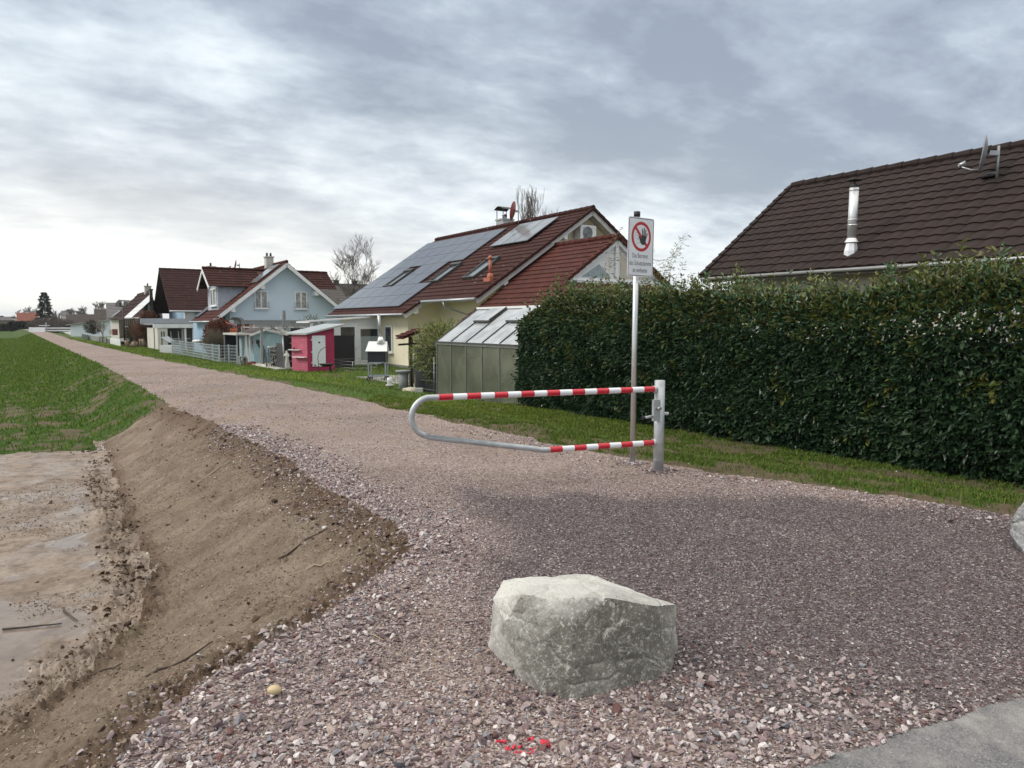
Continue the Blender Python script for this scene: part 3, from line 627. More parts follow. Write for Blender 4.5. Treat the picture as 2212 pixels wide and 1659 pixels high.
# laurel hedge: clipped face towards the dam, ragged new shoots on top
def hedge_top(s): return 2.08 + 0.05 * np.sin(s * 1.7) + 0.07 * np.sin(s * 0.63 + 1) - 0.33 * smooth(12.0, 13.7, s) + 0.10 * smooth(5.5, 3.0, s)
H0, H1, TF, TB = -4.5, 13.3, 9.35, 10.55
hd = thing('laurel_hedge', 'long dark green cherry laurel hedge with paler shoots on top along the grass verge', 'hedge', P2W(6, 9.9, -0.32))
LG = np.array([(.026,.062,.027),(.036,.078,.032),(.050,.096,.040),(.019,.046,.022),(.044,.084,.038)])
YG = np.array([(.11,.15,.034),(.15,.185,.044),(.10,.135,.03),(.16,.16,.04)])
lay_ = []
n = 88000
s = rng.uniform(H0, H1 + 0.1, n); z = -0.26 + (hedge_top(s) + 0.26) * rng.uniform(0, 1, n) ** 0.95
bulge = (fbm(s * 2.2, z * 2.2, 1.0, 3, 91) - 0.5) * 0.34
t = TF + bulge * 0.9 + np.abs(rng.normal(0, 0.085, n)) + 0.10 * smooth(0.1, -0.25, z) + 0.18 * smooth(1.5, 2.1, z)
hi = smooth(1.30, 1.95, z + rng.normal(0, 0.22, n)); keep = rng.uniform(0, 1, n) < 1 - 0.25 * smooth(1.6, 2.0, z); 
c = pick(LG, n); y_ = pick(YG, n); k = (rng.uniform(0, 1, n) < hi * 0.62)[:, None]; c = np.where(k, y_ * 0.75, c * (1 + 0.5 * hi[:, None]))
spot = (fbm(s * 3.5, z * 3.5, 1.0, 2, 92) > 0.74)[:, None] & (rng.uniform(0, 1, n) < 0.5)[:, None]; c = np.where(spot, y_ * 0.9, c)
P_ = p2w_np(s, t, z); Nf = np.tile(PN * 0.9, (n, 1)) + np.outer(np.ones(n), [0, 0, 0.35]) * (0.3 + hi[:, None])
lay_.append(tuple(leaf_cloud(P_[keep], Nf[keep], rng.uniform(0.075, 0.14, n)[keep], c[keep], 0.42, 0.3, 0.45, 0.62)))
# far end of the hedge, and the top
n = 7000; t = rng.uniform(TF, TB, n); z = rng.uniform(-0.2, 1.7, n); s = H1 + 0.06 + rng.normal(0, 0.10, n)
lay_.append(leaf_cloud(p2w_np(s, t, z), np.tile(PT_, (n, 1)), rng.uniform(0.07, 0.12, n), pick(LG, n), 0.42, 0.3, 0.3, 0.7))
n = 30000; s = rng.uniform(H0, H1, n); t = rng.uniform(TF + 0.05, TB, n); z = hedge_top(s) - 0.03 - np.abs(rng.normal(0, 0.14, n))
k = (rng.uniform(0, 1, n) < 0.5)[:, None]
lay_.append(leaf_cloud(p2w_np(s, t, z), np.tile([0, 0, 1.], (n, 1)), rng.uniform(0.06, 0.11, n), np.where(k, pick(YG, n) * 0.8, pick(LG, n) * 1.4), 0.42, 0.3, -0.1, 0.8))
npmesh('foliage', *(lambda q: (q[0], q[1]))(joinc(lay_)), LEAF, joinc(lay_)[2], hd)
# upright shoots
n = 1150; s0 = rng.uniform(H0, H1 - 0.2, n); t0 = rng.uniform(TF + 0.05, TB - 0.2, n); z0 = hedge_top(s0) - 0.35; hh = np.clip(rng.normal(0.50, 0.12, n), 0.25, 0.85) + 0.12 * smooth(6, 2, s0)
tw = MB(WW); pts_, nrm_, cc_ = [], [], []
for i in range(n):
    b = np.array(P2W(s0[i], t0[i], z0[i])); ln = rng.normal(0, 0.12, 2); e = b + np.array([ln[0], ln[1], 1.0]) * hh[i]
    tw.tube([b, (b + e) / 2 + rng.normal(0, .01, 3), e], [0.006, 0.005, 0.002], 3, False)
    m = int(hh[i] / 0.032); base = YG[rng.integers(len(YG))] if rng.uniform() < 0.75 else LG[2] * 1.8
    for j in range(m):
        q = (j + rng.uniform()) / m; a = j * 2.4 + rng.uniform(0, .5); pts_.append(b + (e - b) * q); nrm_.append((math.cos(a) * 1.0, math.sin(a), 0.75)); cc_.append(base * rng.uniform(.75, 1.2))
v, tt_, c_ = leaf_cloud(np.array(pts_), np.array(nrm_), rng.uniform(0.06, 0.115, len(pts_)), np.array(cc_), 0.38, 0.3, 0, 0.25)
npmesh('shoot', v, tt_, LEAF, c_, hd)
for q in np.arange(H0, H1, 0.42):                # stems inside
    for r_ in range(2):
        b = np.array((q + rng.uniform(-.15, .15), rng.uniform(9.75, 10.25), -0.36)); pp = [b]
        for j in range(4): pp.append(pp[-1] + np.array([rng.normal(0, .1), rng.normal(0, .08), 0.5]))
        tw.tube([P2W(*p) for p in pp], [.028, .022, .016, .011, .005], 5, False)
tw.build('stem', WOODB, hd)
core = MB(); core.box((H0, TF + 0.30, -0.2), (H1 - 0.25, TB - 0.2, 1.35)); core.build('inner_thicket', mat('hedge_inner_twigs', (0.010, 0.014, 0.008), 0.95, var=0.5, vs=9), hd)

def bare_tree(name, label, loc, H, spread, seed, m=BARK, cat='tree', group=None, levels=5, r0=0.13, up=0.6, trunk_h=0.22, nb=(3, 5), twn=3, lean=(0, 0), minr=0.006, ln=0.62):
    rr = random.Random(seed); o = thing(name, label, cat, loc, group); tr = MB(WW); cr = MB(WW)
    base = Vector(loc)
    def grow(p, d, L, r, lev):
        seg = 4 if lev < 3 else 3; pts = [p]; q = p.copy(); dd = d.copy(); rs = [r]
        for i in range(seg):
            dd = (dd + Vector((rr.gauss(0, .13), rr.gauss(0, .13), rr.gauss(0.05 * up, .10)))).normalized(); q = q + dd * L / seg; pts.append(q.copy()); rs.append(max(minr, r * (1 - 0.55 * (i + 1) / seg)))
        (tr if lev == 0 else cr).tube(pts, rs, 6 if lev < 2 else (4 if lev < 3 else 3), False)
        if lev >= levels: return
        k = rr.randint(*nb) + (1 if lev == 0 else 0)
        for i in range(k):
            f = 0.35 + 0.65 * (i + rr.random()) / k; j = min(len(pts) - 2, int(f * seg)); fr_ = f * seg - j
            s_ = pts[j].lerp(pts[j + 1], min(1, fr_)); a = rr.uniform(0, 2 * math.pi); sp = spread * rr.uniform(0.6, 1.2)
            nd = (dd * 0.8 + Vector((math.cos(a) * sp, math.sin(a) * sp, up * rr.uniform(0.3, 1)))).normalized()
            grow(s_, nd, L * ln * rr.uniform(0.75, 1.15), max(minr, rs[j] * 0.6), lev + 1)
        grow(pts[-1], dd, L * ln, rs[-1], lev + 1)
    grow(base, Vector((lean[0], lean[1], 1)).normalized(), H * trunk_h * 2.05, r0, 0)
    tr.build('trunk', m, o); cr.build('crown', m, o); return o
def bush(name, label, cat, loc, r, h, n, cols, size, aspect=0.35, seed=1, mat_=None, group=None, stems=12, bias=0.5, dr=0.2, shape=None, stem_m=BARK):
    o = thing(name, label, cat, loc, group); base = np.array(loc)
    d = rng.normal(0, 1, (n, 3)); d /= np.linalg.norm(d, axis=1)[:, None]; q = rng.uniform(0, 1, n) ** bias
    lump = 0.72 + 0.5 * fbm(d[:, 0] * 2 + seed, d[:, 1] * 2 + d[:, 2] * 2, 1.0, 3, seed)
    P_ = base + d * np.array([r, r, h / 2]) * (q * lump)[:, None] + np.array([0, 0, h / 2])
    if shape: P_ = shape(P_, base)
    P_[:, 2] = np.maximum(P_[:, 2], base[2] + 0.02)
    c = pick(np.array(cols), n) * (0.75 + 0.5 * q)[:, None]
    v, t_, cc = leaf_cloud(P_, d + [0, 0, 0.3], rng.uniform(0.7, 1.2, n) * size, c, aspect, 0.3, dr, 0.7)
    npmesh('foliage', v, t_, mat_ or LEAFM, cc, o)
    rr = random.Random(seed); st_ = MB(WW)
    for i in range(stems):
        a = rr.uniform(0, 6.28); k = rr.uniform(0.1, 0.75); e = base + np.array([math.cos(a) * r * k, math.sin(a) * r * k, h * rr.uniform(0.55, 0.95)])
        st_.tube([base + np.array([math.cos(a), math.sin(a), 0]) * 0.08, (base + e) / 2 + np.array([0, 0, h * .1]), e], [0.02, 0.013, 0.004], 4, False)
    st_.build('stem', stem_m, o); return o
def twiggy(name, label, cat, loc, r, h, n, m, seed, group=None, th=0.006, arch=0.0):
    """leafless shrub: many fine upright stems"""
    rr = random.Random(seed); o = thing(name, label, cat, loc, group); b = Vector(loc); st_ = MB(WW); tw_ = MB(WW)
    for i in range(n):
        a = rr.uniform(0, 6.28); k = math.sqrt(rr.random()); e = b + Vector((math.cos(a) * r * k, math.sin(a) * r * k, h * math.sqrt(max(0.05, 1 - (k * 0.85) ** 2)) * rr.uniform(.75, 1.05)))
        mid = b.lerp(e, .55) + Vector((rr.gauss(0, .08 * r), rr.gauss(0, .08 * r), h * .06)); st_.tube([b + Vector((math.cos(a), math.sin(a), 0)) * r * .15 * k, mid, e], [th, th * .8, th * .4], 3, False)
        for j in range(5):
            s_ = mid.lerp(e, rr.random()); tw_.tube([s_, s_ + Vector((rr.gauss(0, .14 * r), rr.gauss(0, .14 * r), rr.uniform(.05, .22) * h))], [th * .6, th * .3], 3, False)
    st_.build('stem', m, o); tw_.build('crown', m, o); return o

# willowy upright shrub behind the hedge, beside the sign
def wispy(label, s, t, zb, tips, seed, thin=1.0):
    o = thing('bamboo', label, 'bamboo', P2W(s, t, zb), 'bamboo canes rising behind the hedge'); st_ = MB(WW); pp, nn_, cc = [], [], []
    r = np.random.default_rng(seed); b = np.array(P2W(s, t, zb))
    for (u, v, Y) in tips:
        e = np.array(at(u, v, Y)); ctrl = np.array([b[0] + (e[0] - b[0]) * .25, b[1] + (e[1] - b[1]) * .25, b[2] + (e[2] - b[2]) * .62]); m = 14
        P = [b * (1 - k) ** 2 + 2 * ctrl * k * (1 - k) + e * k * k for k in np.linspace(0, 1, m)]
        st_.tube(P, [0.008 * (1 - .8 * i / m) for i in range(m)], 4, False)
        for j in range(int(95 * thin)):
            k = r.uniform(.42, 1) ** .8; q = b * (1 - k) ** 2 + 2 * ctrl * k * (1 - k) + e * k * k; a = r.uniform(0, 6.28); sp = (1 - k) * .35 + .05
            pp.append(q + np.array([math.cos(a), math.sin(a), .3]) * r.uniform(0, sp)); nn_.append((math.cos(a) * .8 + .3, math.sin(a), .25)); cc.append(np.array([(.16, .17, .05), (.10, .12, .04), (.22, .21, .09), (.06, .07, .03)][r.integers(4)]))
    v, t_, c_ = leaf_cloud(np.array(pp), np.array(nn_), r.uniform(.06, .12, len(pp)), np.array(cc), .17, .2, .15, .35)
    npmesh('foliage', v, t_, LEAFM, c_, o); st_.build('cane', WOODL, o)
wispy('feathery arching bamboo rising behind the hedge just right of the warning sign', 11.6, 11.3, -.5, [(1487, 500, 16), (1470, 520, 16), (1452, 545, 16.2), (1440, 560, 16), (1478, 570, 16), (1420, 560, 16.3), (1495, 590, 16), (1405, 540, 16), (1430, 590, 16), (1462, 600, 15.8)], 5)
wispy('thin bamboo canes left of the warning sign in front of the white gable', 13.6, 11.2, -.5, [(1340, 492, 17.6), (1338, 545, 17.7), (1275, 590, 17.5), (1318, 560, 17.7), (1300, 600, 17.5), (1335, 600, 17.5), (1345, 520, 17.6)], 6, .55)
# ------------------------------------------------------------------ barrier, sign, boulders
GALV = mat('galvanised_steel', (0.50, 0.53, 0.55), 0.5, 0.55, var=0.16, vs=14, stain=(0.36, 0.38, 0.40), stain_amt=0.5)
REDT = mat('red_reflective_tape', (0.58, 0.012, 0.03), 0.22, var=0.12, vs=25, spec=0.6); WHT = mat('white_reflective_tape', (0.80, 0.83, 0.87), 0.25, var=0.05, vs=25, spec=0.6)
pg = gr(1422, 1018, 0); bar_ = thing('barrier_gate', 'galvanised swing barrier with red and white bands across the gravel path', 'barrier', (pg[0], pg[1], 0))
px, py = pg[0], pg[1]; rr_ = 0.0285
mb = MB(WW); mb.tube([(px, py, -0.15), (px, py, 0.985)], 0.055, 24); mb.tube([(px, py, 0.13), (px, py, 0.134)], 0.0565, 24); mb.build('post', GALV, bar_)
mb = MB(WW); mb.lathe((px, py, 0.985), [(0.055, 0), (0.052, .004), (0.0, .006)], 24); mb.build('cap', GALV, bar_)
D0 = Vector((px, py, 0)); D1 = Vector((-0.70, 6.72, 0)); dr = (D1 - D0); LN = dr.length; dr = dr.normalized()
def rp(k, z): p = D0 + dr * k; return (p.x, p.y, z)
ZT, ZL, ZB = 0.897, 0.318, 0.53
pts = [rp(0.05, ZT), rp(LN + 0.02, ZT)]
cx_, cz_ = LN + 0.07, (ZT + ZB) / 2 - 0.0; Rb = (ZT - ZB) / 2 + 0.005
for i in range(1, 14):
    a = math.pi * i / 14 * 1.02; pts.append(rp(cx_ + Rb * 1.02 * math.sin(a), cz_ + Rb * math.cos(a)))
pts += [rp(LN + 0.10, ZB - 0.012)]
kx = 0.547 * 2.41
pts += [rp(kx + 0.16, ZL + 0.024), rp(kx + 0.09, ZL + 0.008), rp(kx + 0.02, ZL), rp(0.05, ZL)]
mb = MB(WW); mb.tube(pts, rr_, 20); mb.build('rail', GALV, bar_)
def band(k0, k1, z, red):
    mb = MB(WW); mb.tube([rp(k0, z), rp(k1, z)], rr_ + 0.0018, 20, False); mb.build('red_band' if red else 'white_band', REDT if red else WHT, bar_)
L0 = 0.065
for i in range(17): w = (LN - L0) / 17; band(L0 + i * w + 0.001, L0 + (i + 1) * w - 0.001, ZT, i % 2 == 0)
for i in range(9): w = (kx - 0.03 - L0) / 9; band(L0 + i * w + 0.001, L0 + (i + 1) * w - 0.001, ZL, i % 2 == 0)
for z in (ZT, ZL):
    mb = MB(WW); mb.tube([rp(0.03, z), rp(0.075, z)], 0.038, 20); mb.build('socket', GALV, bar_)
# lock box and latch on the post
fx = Vector((-0.86, -0.5, 0)).normalized(); sx_ = Vector((0.5, -0.86, 0))
def lk(a, b, z): p = D0 + fx * a + sx_ * b; return (p.x, p.y, z)
mb = MB(WW); mb.prism([lk(.035, .02, .56), lk(.125, .02, .56), lk(.125, .02, .79), lk(.035, .02, .79)], tuple(sx_ * 0.035)); 
o = mb.build('lock_box', GALV, bar_); b_ = o.modifiers.new('bv', 'BEVEL'); b_.width = 0.004; b_.segments = 2
mb = MB(WW); mb.tube([lk(.075, .05, .70), lk(.075, .10, .695)], .019, 14)
mb.build('lock_cylinder', GREYM, bar_)
for a, z in ((.055, .755), (.105, .755), (.105, .60), (.05, .62)): mb = MB(WW); mb.tube([lk(a, .05, z), lk(a, .062, z)], .006, 8); mb.build('bolt', GREYM, bar_)
mb = MB(WW); mb.tube([lk(.12, .035, .615), lk(.27, .05, .605)], .015, 12); mb.build('latch_pin', GALV, bar_)
mb = MB(WW); mb.tube([lk(.25, .048, .606), lk(.285, .052, .604)], .018, 12); mb.build('latch_tip', DARKM, bar_)
mb = MB(WW); mb.tube([(px + .045, py, .63), (px + .085, py - .01, .63)], .017, 12); mb.ball((px + .085, py - .01, .63), .019, 8); mb.build('bolt_end', GALV, bar_)

# ---- sign
g = gr(1366, 1002, 0); sg = thing('warning_sign', 'white no-entry sign with hand symbol and German text on a tall aluminium post', 'sign', (g[0], g[1], 0)); sx0, sy0 = g[0], g[1]
ALU = mat('aluminium_tube', (0.62, 0.63, 0.64), 0.35, 0.85, var=0.08, vs=6)
tc_ = at(1376, 470, sy0); leanx = (tc_[0] - sx0)
def sp_(z): k = z / 2.8; return (sx0 + leanx * k, sy0 + 0.0 * k, z)
mb = MB(WW); mb.tube([sp_(-0.15), sp_(2.80)], 0.031, 20); mb.build('post', ALU, sg)
mb = MB(WW); mb.tube([sp_(0.0), sp_(0.02)], 0.034, 20); mb.build('collar', ALU, sg)
mb = MB(WW); mb.tube([sp_(2.775), sp_(2.83)], 0.036, 20); mb.build('cap', DARKM, sg)
cp = Vector(at(1379.8, 534.6, sy0 - 0.03)); PWD, PHT = 0.41, 0.645
th = math.radians(37); ex = Vector((math.cos(th), math.sin(th), 0)); ez = Vector((0.012, 0, 1)).normalized(); ey = ex.cross(ez).normalized()     # ey points away from viewer? fixed below
if ey.y > 0: ey = -ey                                            # front normal
cp = cp + ey * 0.03
def pn(a, b, d=0.0): p = cp + ex * a + ez * b + ey * d; return (p.x, p.y, p.z)
def rrect(w, h, r, n=6):
    out = []
    for cx2, cy2, a0 in ((w/2 - r, h/2 - r, 0), (-w/2 + r, h/2 - r, 90), (-w/2 + r, -h/2 + r, 180), (w/2 - r, -h/2 + r, 270)):
        for i in range(n + 1): a = math.radians(a0 + 90 * i / n); out.append((cx2 + r * math.cos(a), cy2 + r * math.sin(a)))
    return out
FACE = mat('sign_face_white', (0.80, 0.83, 0.87), 0.3, var=0.04, vs=5, spec=0.5); INK = mat('sign_black_print', (0.016, 0.018, 0.03), 0.35); SRED = mat('sign_red_print', (0.50, 0.045, 0.05), 0.35); INKG = mat('sign_grey_print', (0.05, 0.05, 0.055), 0.35); INKT = mat('sign_faded_print', (0.10, 0.11, 0.14), 0.35)
mb = MB(WW); q = rrect(PWD, PHT, 0.028); mb.prism([pn(a, b, -0.002) for a, b in q], tuple(ey * 0.004)); mb.build('panel', FACE, sg)
for zz in (0.2, -0.2): mb = MB(WW); mb.prism([pn(-.06, zz - .012, -.012), pn(.06, zz - .012, -.012), pn(.06, zz + .012, -.012), pn(-.06, zz + .012, -.012)], tuple(ey * 0.01)); mb.build('clamp', GREYM, sg)
def ringm(o_, i_, d, name, m):
    mb = MB(WW); n = len(o_)
    V = [pn(a, b, d) for a, b in o_] + [pn(a, b, d) for a, b in i_]
    mb.add(V, [(k, (k + 1) % n, n + (k + 1) % n, n + k) for k in range(n)]); return mb.build(name, m, sg)
ringm(rrect(PWD - .018, PHT - .018, .024), rrect(PWD - .030, PHT - .030, .019), 0.0026, 'border_line', INK)
def S(x, y): return ((x - 640) / 570 * PWD, (820 - y) / 1165 * PHT)      # sign print laid out on its own face
rc = S(642, 612); RX, RY = 0.5 * 430 / 570 * PWD, 0.5 * 585 / 1165 * PHT; K = 48
el = lambda k: [(rc[0] + RX * k * math.cos(2*math.pi*i/K), rc[1] + RY * k * math.sin(2*math.pi*i/K)) for i in range(K)]
ringm(el(1), el(0.795), 0.0030, 'prohibition_ring', SRED)
mb = MB(WW); a0 = S(512, 440); a1 = S(772, 792); d_ = Vector((a1[0]-a0[0], a1[1]-a0[1])).normalized(); nx = Vector((-d_.y, d_.x)) * 0.0165
mb.quad(pn(a0[0]+nx.x, a0[1]+nx.y, .0028), pn(a1[0]+nx.x, a1[1]+nx.y, .0028), pn(a1[0]-nx.x, a1[1]-nx.y, .0028), pn(a0[0]-nx.x, a0[1]-nx.y, .0028)); mb.build('prohibition_bar', SRED, sg)
mb = MB(WW)
def stroke(ps, w, d=.0034, m=mb):
    for p, q in zip(ps[:-1], ps[1:]):
        p, q = S(*p), S(*q); v = Vector((q[0]-p[0], q[1]-p[1])); v = v.normalized() if v.length > 0 else Vector((1, 0)); x = Vector((-v.y, v.x)) * w
        m.quad(pn(p[0]+x.x, p[1]+x.y, d), pn(q[0]+x.x, q[1]+x.y, d), pn(q[0]-x.x, q[1]-x.y, d), pn(p[0]-x.x, p[1]-x.y, d))
palm = [(650,590),(668,578),(700,585),(735,600),(760,612),(742,680),(738,730),(715,765),(680,772),(648,760),(622,722),(606,672),(583,612),(600,600),(640,650),(648,640)]
mb.add([pn(*S(*p), .0036) for p in palm], [tuple(range(len(palm)))])
for f_ in ([(668,600),(664,465)], [(700,600),(704,445)], [(728,610),(739,475)], [(745,630),(772,545)]):
    stroke(f_, .0072, .0036); 
    for q_ in f_[1:]:
        c0_ = S(*q_); mb.add([pn(c0_[0] + .0072*math.cos(i*.785), c0_[1] + .0072*math.sin(i*.785), .0036) for i in range(8)], [tuple(range(8))])
mb.build('hand_symbol', INKG, sg)
mb = MB(WW)
head = [(538 + 40 * math.cos(a), 585 - 48 * math.sin(a)) for a in [math.pi * i / 8 for i in range(9)]]
stroke([(578,600)] + head + [(498,640),(492,665),(478,665)], .0011, m=mb); stroke([(500,598),(575,598)], .0011, m=mb); stroke([(578,600),(580,640),(572,665),(600,668)], .0011, m=mb)
stroke([(543 + 12 * math.cos(i * .8), 655 + 14 * math.sin(i * .8)) for i in range(9)], .0011, m=mb); stroke([(555,670),(548,690),(536,694)], .0011, m=mb)
stroke([(530,782),(560,750),(578,730),(610,724),(635,735)], .0013, m=mb); mb.build('head_outline', INKT, sg)
def text_mesh(txt, x0, x1, y0, y1, m):
    cu = bpy.data.curves.new('t', 'FONT'); cu.body = txt; cu.resolution_u = 3; to = bpy.data.objects.new('t', cu); C.objects.link(to)
    dg = bpy.context.evaluated_depsgraph_get(); me = bpy.data.meshes.new_from_object(to.evaluated_get(dg)); bpy.data.objects.remove(to)
    co = np.array([v.co[:] for v in me.vertices]); mn, mx = co.min(0), co.max(0); p0, p1 = S(x0, y1), S(x1, y0)
    V = [pn(p0[0] + (c[0]-mn[0])/(mx[0]-mn[0])*(p1[0]-p0[0]), p0[1] + (c[1]-mn[1])/(mx[1]-mn[1])*(p1[1]-p0[1]), .0032) for c in co]
    mb = MB(WW); mb.add(V, [tuple(p.vertices) for p in me.polygons]); return mb.build('lettering', m, sg)
text_mesh('Das Betreten', 455, 798, 942, 1033, INKT); text_mesh('des Schutzdamms', 392, 874, 1088, 1178, INKT); text_mesh('ist verboten', 474, 790, 1228, 1318, INK)

# ---- boulders
def rock_mat(name, base, mid, lite, seed):
    m = bpy.data.materials.new(name); m.use_nodes = True; t = m.node_tree; b = t.nodes['Principled BSDF']; L = t.links
    tc = nn(t, 'ShaderNodeTexCoord'); mp = nn(t, 'ShaderNodeMapping'); mp.inputs['Location'].default_value = (seed, 0, 0); L.new(tc.outputs['Object'], mp.inputs[0]); O = mp.outputs[0]
    def noise(sc, det=6.0, ro=0.6, dis=0.0): n = nn(t, 'ShaderNodeTexNoise', Scale=sc, Detail=det, Roughness=ro, Distortion=dis); L.new(O, n.inputs['Vector']); return n.outputs[0]
    c = ramp(t, [(0.34, base), (0.56, mid), (0.74, lite)], mth(t, 'ADD', mth(t, 'MULTIPLY', noise(3.2, 6, 0.6), 0.45), mth(t, 'MULTIPLY', noise(30, 8, 0.75, 0.4), 0.55))).outputs[0]
    big = noise(1.9, 4, 0.55, 0.6); c = mix(t, ramp(t, [(0.50, 0.0), (0.62, 0.7)], big).outputs[0], c, tuple(min(1, k * 1.2) for k in lite)); c = mix(t, ramp(t, [(0.36, 0.75), (0.48, 0.0)], big).outputs[0], c, tuple(k * 0.72 for k in base))
    v = ramp(t, [(0.494, 0.0), (0.5, 0.5), (0.506, 0.0)], noise(2.4, 6, 0.6, 0.8)).outputs[0]; v2 = ramp(t, [(0.492, 0.0), (0.5, 0.6), (0.508, 0.0)], noise(5.5, 8, 0.7, 0.3)).outputs[0]; c = mix(t, v2, c, tuple(k * 0.35 for k in base)); c = mix(t, v, c, (0.62, 0.64, 0.61))
    c = mix(t, ramp(t, [(0.53, 0.0), (0.62, 0.75)], noise(48, 8, 0.85)).outputs[0], c, tuple(min(1, k * 1.15) for k in lite))
    c = mix(t, ramp(t, [(0.60, 0.0), (0.68, 0.7)], noise(42, 5, 0.7, 0.8)).outputs[0], c, tuple(k * 0.4 for k in base))
    # upward faces mixed paler: light from above put into the stone colour
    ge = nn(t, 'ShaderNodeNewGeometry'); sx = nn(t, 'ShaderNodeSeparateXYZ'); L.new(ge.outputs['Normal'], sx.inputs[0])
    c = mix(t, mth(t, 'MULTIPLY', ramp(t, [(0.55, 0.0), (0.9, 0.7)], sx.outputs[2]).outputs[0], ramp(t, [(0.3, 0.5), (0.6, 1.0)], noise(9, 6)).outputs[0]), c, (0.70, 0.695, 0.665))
    L.new(c, b.inputs['Base Color']); b.inputs['Roughness'].default_value = 0.8; b.inputs['Specular IOR Level'].default_value = 0.3
    bp = nn(t, 'ShaderNodeBump', Strength=1.0, Distance=0.022); L.new(mth(t, 'ADD', noise(14, 9, 0.72), mth(t, 'MULTIPLY', noise(70, 5, 0.7), 0.4)), bp.inputs['Height']); L.new(bp.outputs[0], b.inputs['Normal'])
    return m
def boulder(name, pts, label, m, seed, cuts=5, amp=0.006):
    bm = bmesh.new()
    for p in pts: bm.verts.new(p)
    bmesh.ops.convex_hull(bm, input=bm.verts); bmesh.ops.delete(bm, geom=[v for v in bm.verts if not v.link_faces], context='VERTS')
    bmesh.ops.triangulate(bm, faces=bm.faces)
    for _ in range(cuts): 
        long_ = [e for e in bm.edges if e.calc_length() > 0.014 * 1.4]
        if not long_: break
        bmesh.ops.subdivide_edges(bm, edges=long_, cuts=1, use_grid_fill=False); bmesh.ops.triangulate(bm, faces=bm.faces)
    for _ in range(0): bmesh.ops.smooth_vert(bm, verts=bm.verts, factor=0.35, use_axis_x=True, use_axis_y=True, use_axis_z=True)
    bm.normal_update(); o3 = Vector((seed, 0, 0))
    for v in bm.verts:
        p = v.co * 1.0 + o3
        n1 = mnoise.noise(p * 3.2); n2 = mnoise.noise(p * 8); n3 = mnoise.turbulence(p * 20, 3, False)
        cell = mnoise.cell(p * 5 + Vector((n1, n2, 0)) * 1.2); ridge = abs(mnoise.noise(Vector((p.x * 4, p.y * 4, p.z * 11 + p.x * 3))))
        v.co += v.normal * (amp * (n1 * 1.1 + n2 * 0.8 + (n3 - .4) * 0.5 + (cell - .5) * 0.45) - 0.009 * max(0, 0.07 - ridge) / 0.07)
    me = bpy.data.meshes.new(name); bm.to_mesh(me); bm.free(); me.materials.append(m); me.polygons.foreach_set('use_smooth', [True] * len(me.polygons))
    try: me.set_sharp_from_angle(angle=math.radians(30))
    except Exception: pass
    o = bpy.data.objects.new(name, me); C.objects.link(o); return tag(o, label, 'boulder')
def zb(x, y): return at(979.3 + x * .288, 1180.9 + y * .288, 1)
def B_(x, y, Y): return at(979.3 + x * .288, 1180.9 + y * .288, Y)
bp_ = [B_(500,222,3.50), B_(860,205,3.62), B_(1045,212,3.60), B_(1665,438,3.30), B_(1300,310,3.5), B_(515,350,3.10), B_(790,378,3.10), B_(1170,378,3.12), B_(1490,440,3.16),
       B_(298,392,3.30), B_(372,248,3.46), B_(378,570,3.10), B_(690,1160,2.93), B_(930,1185,2.90), B_(1095,1140,2.94), B_(1320,1095,3.02), B_(1612,1075,3.08), B_(1688,740,3.25), B_(1672,600,3.24),
       B_(445,935,3.17), B_(535,1095,3.05), B_(610,900,3.02), B_(395,760,3.2), B_(870,600,3.0), B_(905,860,2.93), B_(700,390,3.07), B_(1240,640,3.06), B_(560,800,3.05), (0.0, 3.62, -.03), (0.55, 3.66, -.03), (0.72, 3.5, -.03), (-0.12, 3.4, -0.0), (0.25, 3.72, 0.2)]
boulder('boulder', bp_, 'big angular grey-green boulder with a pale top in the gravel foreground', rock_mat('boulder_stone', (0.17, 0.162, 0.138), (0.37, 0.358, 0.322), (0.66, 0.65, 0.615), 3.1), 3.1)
def Rk(u, v, Y): return at(u, v, Y)
bp2 = [Rk(2180,1152,4.95), Rk(2185,1120,5.0), Rk(2200,1098,5.05), Rk(2217,1080,5.1), Rk(2300,1075,5.3), Rk(2380,1110,5.4), Rk(2190,1168,4.95), Rk(2200,1190,4.92), Rk(2225,1210,4.8), Rk(2300,1215,4.85), Rk(2400,1200,5.1), (4.7, 5.7, 0), (4.15, 5.7, 0), (4.7, 5.2, 0)]
boulder('boulder', bp2, 'pale grey boulder cut off by the right edge of the picture', rock_mat('pale_boulder_stone', (0.24, 0.245, 0.25), (0.38, 0.39, 0.40), (0.55, 0.56, 0.57), 8.4), 8.4)
